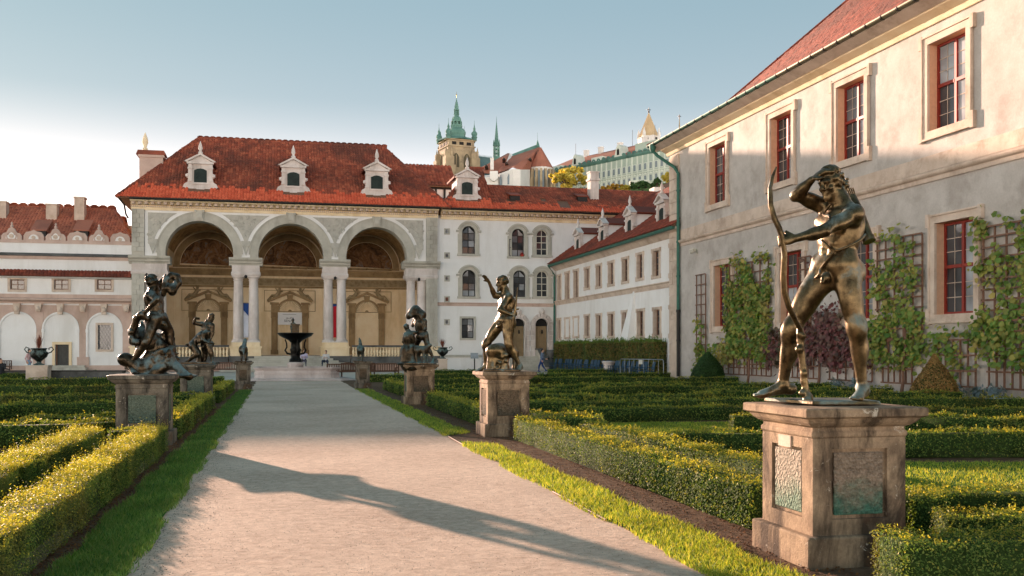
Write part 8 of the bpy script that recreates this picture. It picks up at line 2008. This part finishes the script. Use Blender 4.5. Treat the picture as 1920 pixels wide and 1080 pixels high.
# ------------------------------------------------------------------ tall hornbeam hedge, chairs, urns, barrier
M_HORN = leaf_mat('hornbeam_leaves', [hexc('#4a5a2b'), hexc('#5f6b32'), hexc('#7a6c3a'), hexc('#8d6f42'), hexc('#55602f'), hexc('#6f5a38')], .35, patch=hexc('#4f6a35'))
M_HORNT = leaf_mat('hornbeam_tips', [hexc('#5f7a3a'), hexc('#71883f')], .35)
hedge([(22.5, 79.5), (22.5, 56.9)], 'tall clipped autumn hornbeam hedge along the foot of the white side wing', w=.85, h=2.2, dens=330, size=.07, tips=.8, tiph=.14, group=None, name='hornbeam_hedge', mats=[M_HORN, M_HORNT, M_BOXCORE])
M_CHAIR = plain_mat('blue_chair_plastic', hexc('#27475c'), .5, 0, .15)
def make_chair():
    t = thing('garden_chair', 'dark blue chair', 'chair')
    for sx in (-1, 1):
        m = MB(); m.tube([(sx * .27, -.24, 0), (sx * .26, -.22, .62)], .022, 6); m.build('leg', M_CHAIR, None).parent = t
        m = MB(); m.tube([(sx * .27, .28, 0), (sx * .26, .2, .45), (sx * .25, .3, .95)], .022, 6); m.build('leg', M_CHAIR, None).parent = t
        m = MB(); m.box(sx * .26 - .03, sx * .26 + .03, -.27, .24, .62, .65); m.build('armrest', M_CHAIR, None).parent = t
    m = MB(); m.add([(-.25, -.25, .42), (.25, -.25, .42), (.25, .22, .39), (-.25, .22, .39), (-.25, -.25, .46), (.25, -.25, .46), (.25, .22, .43), (-.25, .22, .43)], MB.BF); m.build('seat', M_CHAIR, None, bevel=.01).parent = t
    m = MB(); m.add([(-.25, .2, .5), (.25, .2, .5), (.25, .235, .5), (-.25, .235, .5), (-.25, .3, .98), (.25, .3, .98), (.25, .335, .98), (-.25, .335, .98)], MB.BF); m.build('backrest', M_CHAIR, None, bevel=.01).parent = t
    return t
ch0 = make_chair(); nC = 26
ordn = ['first', 'second', 'third', 'fourth', 'fifth', 'sixth', 'seventh', 'eighth', 'ninth', 'tenth', 'eleventh', 'twelfth', 'thirteenth', 'fourteenth', 'fifteenth', 'sixteenth', 'seventeenth', 'eighteenth', 'nineteenth', 'twentieth', 'twenty-first', 'twenty-second', 'twenty-third', 'twenty-fourth', 'twenty-fifth', 'twenty-sixth']
for i in range(nC):
    c = ch0 if i == 0 else copy_tree(ch0)
    c.location = (21.65 + .06 * math.sin(i * 2.3), 78.2 - i * .86 - .14 * (i % 2), .0); c.rotation_euler = (0, 0, R(-90 + 5 * math.sin(i * 1.7)))
    c['label'] = 'dark blue garden chair, %s from the stairs in the row along the tall hedge' % ordn[i]; c['group'] = 'blue chairs in a row along the tall hedge'; c['category'] = 'chair'
def urn(px, py, h, prof, label, seg=24, name='stone_urn'):
    x, y = gnd(px, py); t = thing(name, label, 'urn', (x, y, 0), 'white stone urns in front of the blue chairs')
    m = MB(); k = .6 if len(prof) > 8 else .5; m.lathe([(r, z) for r, z in prof], (x, y, 0), seg); m.build('bowl', M_WHITESTONE, t)
    m = MB(); m.box(x - .28, x + .28, y - .28, y + .28, 0, .1); m.build('foot', M_WHITESTONE, t, bevel=.01)
urn(1141, 703, 1, [(.2, .1), (.22, .2), (.3, .3), (.33, .55), (.35, .72), (.4, .8), (.46, .84), (.48, .9), (.46, .94), (.4, .92), (.33, .75)], 'broad white stone urn in front of the blue chairs left of the barrier')
urn(1227, 705.2, 1, [(.13, .1), (.1, .26), (.08, .33), (.24, .42), (.31, .56), (.33, .8), (.36, .86), (.42, .9), (.44, .97), (.38, .97), (.3, .85)], 'white stone urn on a narrow foot behind the steel barrier')
# crowd barrier
a_, b_ = gnd(1163, 706), gnd(1244, 709.5); bt_ = thing('crowd_barrier', 'galvanised steel crowd barrier with a small white sign in front of the tall hedge', 'barrier', ((a_[0] + b_[0]) / 2, (a_[1] + b_[1]) / 2, 0))
A_, B_ = Vector((*a_, 0)), Vector((*b_, 0)); up = Vector((0, 0, 1)); hh = 1.12
m = MB(); m.tube([A_, A_ + up * (hh - .08), A_ + up * hh + (B_ - A_) * .02, B_ + up * hh - (B_ - A_) * .02, B_ + up * (hh - .08), B_], .024, 6); m.tube([A_ + up * .16, B_ + up * .16], .02, 6); m.build('rail', M_STEEL, bt_)
for i in range(1, 9): p = A_ + (B_ - A_) * i / 9; m = MB(); m.tube([p + up * .16, p + up * hh], .013, 5); m.build('bar', M_STEEL, bt_)
for p in (A_ + (B_ - A_) * .08, B_ - (B_ - A_) * .08): m = MB(); m.tube([p + Vector((-.3, -.3, .02)), p + Vector((.3, .3, .02))], .022, 6); m.tube([p + Vector((0, 0, .02)), p + up * .2], .02, 6); m.build('foot', M_STEEL, bt_)
p = A_ + (B_ - A_) * .5 + up * .98; Fb = Frame((p.x, p.y, 0), (B_ - A_)); m = MB(); m.fbox(Fb, -.2, .2, .82, 1.08, .03, .04); m.build('sign_plate', M_WHITEW, bt_)
# bronze urns with plants on stone plinths
M_URN = bronze_mat('bronze_urn', hexc('#6f8580'), .1, warm=(.06, .055, .045), rough=.5)
M_DRAC = leaf_mat('red_spiky_leaves', [hexc('#5a2a26'), hexc('#763a2e'), hexc('#8c5a44')], .2)
def bronze_urn(px, py, s, h, pw, label, seed):
    x, y = gnd(px, py); t = thing('plant_urn', label, 'urn', (x, y, 0), 'bronze plant urns on stone plinths')
    m = MB(); m.box(x - pw / 2, x + pw / 2, y - pw / 2, y + pw / 2, 0, h); m.box(x - pw / 2 - .04, x + pw / 2 + .04, y - pw / 2 - .04, y + pw / 2 + .04, h, h + .08); m.build('plinth', M_SAND, t, bevel=.01)
    m = MB(); z = h + .08; m.lathe([(.26 * s, z), (.26 * s, z + .05 * s), (.1 * s, z + .12 * s), (.12 * s, z + .2 * s), (.38 * s, z + .42 * s), (.46 * s, z + .62 * s), (.34 * s, z + .72 * s), (.36 * s, z + .82 * s), (.42 * s, z + .86 * s), (.36 * s, z + .87 * s)], (x, y, 0), 20); m.build('bowl', M_URN, t)
    for q in (-1, 1):
        P_ = [(x + q * (.4 + a) * s * CY, y - q * (.4 + a) * s * SY, z + b * s) for a, b in ((.02, .6), (.22, .66), (.34, .8), (.26, .92), (.1, .86), (.12, .78))]; m = MB(); m.tube(P_, [.03 * s] * 6, 7); m.build('handle', M_URN, t)
    rg = np.random.default_rng(seed); V = []; F = []
    for i in range(42):
        a = rg.uniform(0, 6.28); sp = rg.uniform(.05, .5); L = rg.uniform(.5, .85) * s; d = np.array((math.cos(a) * sp, math.sin(a) * sp, 1)); d /= np.linalg.norm(d); sd = np.array((-math.sin(a), math.cos(a), 0)) * .028 * s
        b = np.array((0, 0, z + .8 * s)); k = len(V); V += [b - sd, b + sd, b + d * L * .6 + sd * .8, b + d * L - np.array((0, 0, .05 * s * sp)), b + d * L * .6 - sd * .8]; F += [(k, k + 1, k + 2), (k, k + 2, k + 4), (k + 4, k + 2, k + 3)]
    link('spiky_plant', np_mesh('spiky_plant', V, F, [M_DRAC]), t)
bronze_urn(73, 714, 1.08, .78, 1.1, 'bronze urn with red spiky plant on a plinth near the left edge', 1)
bronze_urn(830, 698, 1.0, .95, .62, 'bronze urn with dark spiky plant on a plinth right of the pair with a dog', 2)
# benches
M_BENCH = plain_mat('bench_wood', hexc('#5a3f30'), .6, 0, .3)
def make_bench(L=2.2):
    t = thing('park_bench', 'bench', 'bench')
    n = int(L / .11)
    for i in range(n): u = -L / 2 + .06 + (L - .12) * i / (n - 1); m = MB(); m.box(u - .025, u + .025, .26, .29, .5, .86); m.build('back_slat', M_BENCH, None).parent = t
    for z in (.46, .86): m = MB(); m.box(-L / 2, L / 2, .25, .3, z, z + .06); m.build('back_rail', M_BENCH, None).parent = t
    for i in range(4): m = MB(); m.box(-L / 2, L / 2, -.26 + i * .13, -.15 + i * .13, .42, .45); m.build('seat_slat', M_BENCH, None).parent = t
    for u in (-L / 2 + .04, L / 2 - .04):
        for v in (-.24, .27): m = MB(); m.box(u - .035, u + .035, v - .035, v + .035, 0, .64 if v < 0 else .92); m.build('leg', M_BENCH, None).parent = t
        m = MB(); m.box(u - .04, u + .04, -.28, .24, .64, .68); m.build('armrest', M_BENCH, None).parent = t
    return t
be = make_bench()
for i, (px, py, rz, lab) in enumerate([(641, 712, 205, 'brown slatted bench by the right corner of the fountain basin'), (668, 709, 200, 'brown slatted bench behind the small hound pedestal'), (712, 711, 197, 'brown slatted bench right of the small hound pedestal'), (428, 706, 165, 'brown slatted bench left of the small horse pedestal'), (20, 699, 180, 'bench against the arcade wall at the left edge where a person sits')]):
    b = be if i == 0 else copy_tree(be); x, y = gnd(px, py)
    if i == 4: x, y = -20.6, 80.6; b.rotation_euler = (0, 0, 0)
    b.location = (x, y, 0); b.rotation_euler = (0, 0, R(rz) if i < 4 else 0); b['label'] = lab; b['group'] = 'brown slatted garden benches'; b['category'] = 'bench'
# information stand and easel before the white wing
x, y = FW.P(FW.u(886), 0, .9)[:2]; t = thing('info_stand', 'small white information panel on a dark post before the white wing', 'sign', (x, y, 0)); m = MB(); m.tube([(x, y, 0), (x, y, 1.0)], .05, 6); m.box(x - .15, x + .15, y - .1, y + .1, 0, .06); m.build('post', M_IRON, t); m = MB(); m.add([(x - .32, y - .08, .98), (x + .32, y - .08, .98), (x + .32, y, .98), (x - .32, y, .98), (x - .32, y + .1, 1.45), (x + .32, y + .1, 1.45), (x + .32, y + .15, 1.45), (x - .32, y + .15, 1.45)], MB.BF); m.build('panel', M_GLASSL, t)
x, y = FW.P(FW.u(904), 0, .8)[:2]; t = thing('easel', 'folding metal easel standing beside the information panel', 'easel', (x, y, 0))
for a in (-.28, .28): m = MB(); m.tube([(x + a, y - .2, 0), (x + a * .25, y + .1, 1.55)], .025, 5); m.build('leg', M_STEEL, t)
m = MB(); m.tube([(x, y + .5, 0), (x, y + .1, 1.5)], .025, 5); m.build('leg', M_STEEL, t); m = MB(); m.tube([(x - .2, y - .08, .7), (x + .2, y - .08, .7)], .03, 5); m.build('crossbar', M_STEEL, t)
# dark pot under the stairs
x, y = FW.P(FW.u(1021), 0, 2.0)[:2]; t = thing('stone_pot', 'dark footed pot beside the stair cheek under the doorways', 'pot', (x, y, 0)); m = MB(); m.lathe([(.25, .0), (.25, .9), (.1, .98), (.14, 1.08), (.35, 1.3), (.38, 1.55), (.3, 1.7)], (x, y, 0), 14); m.build('bowl', M_DARKSTONE, t); m = MB(); m.box(x - .3, x + .3, y - .3, y + .3, 0, .12); m.build('foot', M_DARKSTONE, t)
# stone block at the left edge
x, y = gnd(20, 852); t = thing('stone_bench', 'warm sandstone bench end cut by the left frame edge among the hedges', 'bench', (-5.6, 14.7, 0))
m = MB(); m.box(-6.6, -4.67, 14.4, 15.3, .42, .6); m.build('slab', M_SAND, t, bevel=.02)
for a in (-6.3, -5.2): m = MB(); m.box(a, a + .25, 14.5, 15.2, 0, .42); m.build('support', M_SAND, t, bevel=.01)
# ------------------------------------------------------------------ visitors
M_SKIN = plain_mat('skin', hexc('#c49a80'), .6, 0, .1); M_HAIR = plain_mat('hair_dark', hexc('#2c221d'), .8)
def cloth(name, c): return plain_mat(name, hexc(c), .85, 0, .25)
def person(label, d0, px0, z0, B, s, top, legs, seed, hand_mat=None):
    r0 = (px0 - 960) / FPX * d0; t = thing('person', label, 'person', (d0 * SY + r0 * CY, d0 * CY - r0 * SY, z0), None, -YAW)
    S = Sculpt(); figure(S, B, s, hair=0, seed=seed, g=1.12); V, F = S.mesh(.022, 1)
    cs = (np.array(B['lsh']) + np.array(B['rsh'])) / 2; ch = (np.array(B['lhi']) + np.array(B['rhi'])) / 2
    C = V[F].mean(1); mi = np.zeros(len(F), int)
    dn = np.linalg.norm(C - np.array(B['hed']), axis=1); nk = unit(cs - ch); along = (C - ch) @ nk
    leg = np.full(len(F), 9.0)
    for n in 'lr':
        for a, b in ((n + 'hi', n + 'kn'), (n + 'kn', n + 'an'), (n + 'an', n + 'to')):
            a, b = np.array(B[a]), np.array(B[b]); tt = np.clip(((C - a) @ (b - a)) / ((b - a) @ (b - a)), 0, 1); leg = np.minimum(leg, np.linalg.norm(C - a - tt[:, None] * (b - a), axis=1))
    arm = np.full(len(F), 9.0); hnd = np.full(len(F), 9.0)
    for n in 'lr':
        for a, b in ((n + 'sh', n + 'el'), (n + 'el', n + 'wr')):
            a, b = np.array(B[a]), np.array(B[b]); tt = np.clip(((C - a) @ (b - a)) / ((b - a) @ (b - a)), 0, 1); arm = np.minimum(arm, np.linalg.norm(C - a - tt[:, None] * (b - a), axis=1))
        hnd = np.minimum(hnd, np.linalg.norm(C - np.array(B[n + 'hd']) * .5 - np.array(B[n + 'wr']) * .5, axis=1))
    mi[(leg < arm) & (leg < .13)] = 1
    mi[(hnd < .1)] = 2; mi[dn < .17] = 2
    link('body', np_mesh('body', V, F, [top, legs, M_SKIN], mi, smooth=True), t)
    M = basis(np.cross(B['face'], B['hup']), B['hup']); S = Sculpt(); h = np.array(B['hed'])
    S.ell(h + M @ np.array((0, -.03, .05)) * s, np.array((.088, .1, .085)) * s, M, .02); S.ell(h + M @ np.array((0, -.07, -.01)) * s, np.array((.08, .06, .08)) * s, M, .03)
    V, F = S.mesh(.02, 1); link('hair', np_mesh('hair', V, F, [M_HAIR], smooth=True), t)
    return t
V3 = lambda *a: np.array(a, float)
def seated(face=(0, -1, 0), s=1.0, look=(0, -.85, -.5)):
    return dict(lsh=V3(.19, .06, 1.02), rsh=V3(-.19, .06, 1.02), nek=V3(0, .05, 1.1), hed=V3(0, .0, 1.24), face=look, hup=(0, -.1, 1), lel=V3(.27, .02, .74), rel=V3(-.27, .02, .74), lwr=V3(.1, -.2, .78), rwr=V3(-.1, -.2, .78), lhd=V3(.03, -.28, .82), rhd=V3(-.03, -.28, .82), lpl=(0, 0, 1), rpl=(0, 0, 1),
                lhi=V3(.1, .08, .52), rhi=V3(-.1, .08, .52), lkn=V3(.2, -.36, .54), rkn=V3(-.2, -.36, .54), lan=V3(.22, -.34, .1), ran=V3(-.22, -.34, .1), lto=V3(.25, -.52, .03), rto=V3(-.25, -.52, .03))
x_, y_ = -20.75, 80.55; dP = x_ * SY + y_ * CY; pP = 960 + FPX * (x_ * CY - y_ * SY) / dP
person('person in blue trousers and dark top sitting on the bench by the arcade wall', dP, pP, 0.0, seated(), 1.0, cloth('dark_top', '#3b3f48'), cloth('blue_trousers', '#2f5f9a'), 31)
x_, y_ = gnd(2, 718 + 6, .0)
B = seated(look=(.9, -.1, -.1)); B['lel'] = V3(.3, -.1, .78); B['lwr'] = V3(.62, -.12, .72); B['lhd'] = V3(.8, -.12, .7)
dP = 55.0; person('dark haired person in dark clothes resting an arm on the ledge', dP, 1, -.12, B, 1.02, cloth('black_top', '#26282a'), cloth('dark_trousers', '#2e2b2c'), 32)
r_ = (60 - 960) / FPX * 56.0; gx, gy = 56 * SY + r_ * CY, 56 * CY - r_ * SY
lt = thing('dark_ledge', 'long low dark ledge behind the farthest left hedges', 'ledge', (gx, gy, 0)); Fv = view_frame(60, 55.2)
m = MB(); m.fbox(Fv, -3.5, 5.0, 0, .5, -.5, 0); m.build('wall', M_DARKSTONE, lt); m = MB(); m.fbox(Fv, -3.6, 5.1, .5, .56, -.56, .06); m.build('coping', M_IRON, lt)
def walking(ph, arm=0): return dict(lsh=V3(.02, -.19, 1.42), rsh=V3(.02, .19, 1.42), nek=V3(.03, 0, 1.5), hed=V3(.06, 0, 1.64), face=(1, -.1, -.05), hup=(0, 0, 1), lel=V3(-.1, -.26, 1.14), rel=V3(.12, .26, 1.14), lwr=V3(-.02, -.27, .9), rwr=V3(.3, .24, .98), lhd=V3(.04, -.26, .8), rhd=V3(.4, .2, .98), lpl=(0, 1, 0), rpl=(0, -1, 0), lhi=V3(0, -.1, .92), rhi=V3(0, .1, .92), lkn=V3(.2 * ph, -.1, .5), rkn=V3(-.05 * ph, .1, .5), lan=V3(.24 * ph, -.1, .1), ran=V3(-.32 * ph, .1, .14), lto=V3(.24 * ph + .17, -.12, .03), rto=V3(-.18 * ph, .1, .03))
person('person in pale pink top walking behind the left plant urn', 66.0, 54, 0, walking(1.0), 1.0, cloth('pink_top', '#c9a2a0'), cloth('pale_blue_trousers', '#7f9bb0'), 33)
person('person in blue walking at the foot of the stairs beside the blue chairs', 76.0, 1016, 0, walking(-1.0), 1.0, cloth('grey_blue_top', '#6f7f98'), cloth('navy_trousers', '#223f75'), 34)
person('person in lilac top sitting on the loggia stairs left of centre', 76.5, 570, .35, seated(), 1.0, cloth('lilac_top', '#b3acc4'), cloth('grey_trousers', '#4f5058'), 35)
person('person in white top sitting on the right side of the loggia stairs', 76.5, 611, .3, seated(), 1.0, cloth('white_top', '#c7c5c2'), cloth('dark_jeans', '#333a4a'), 36)
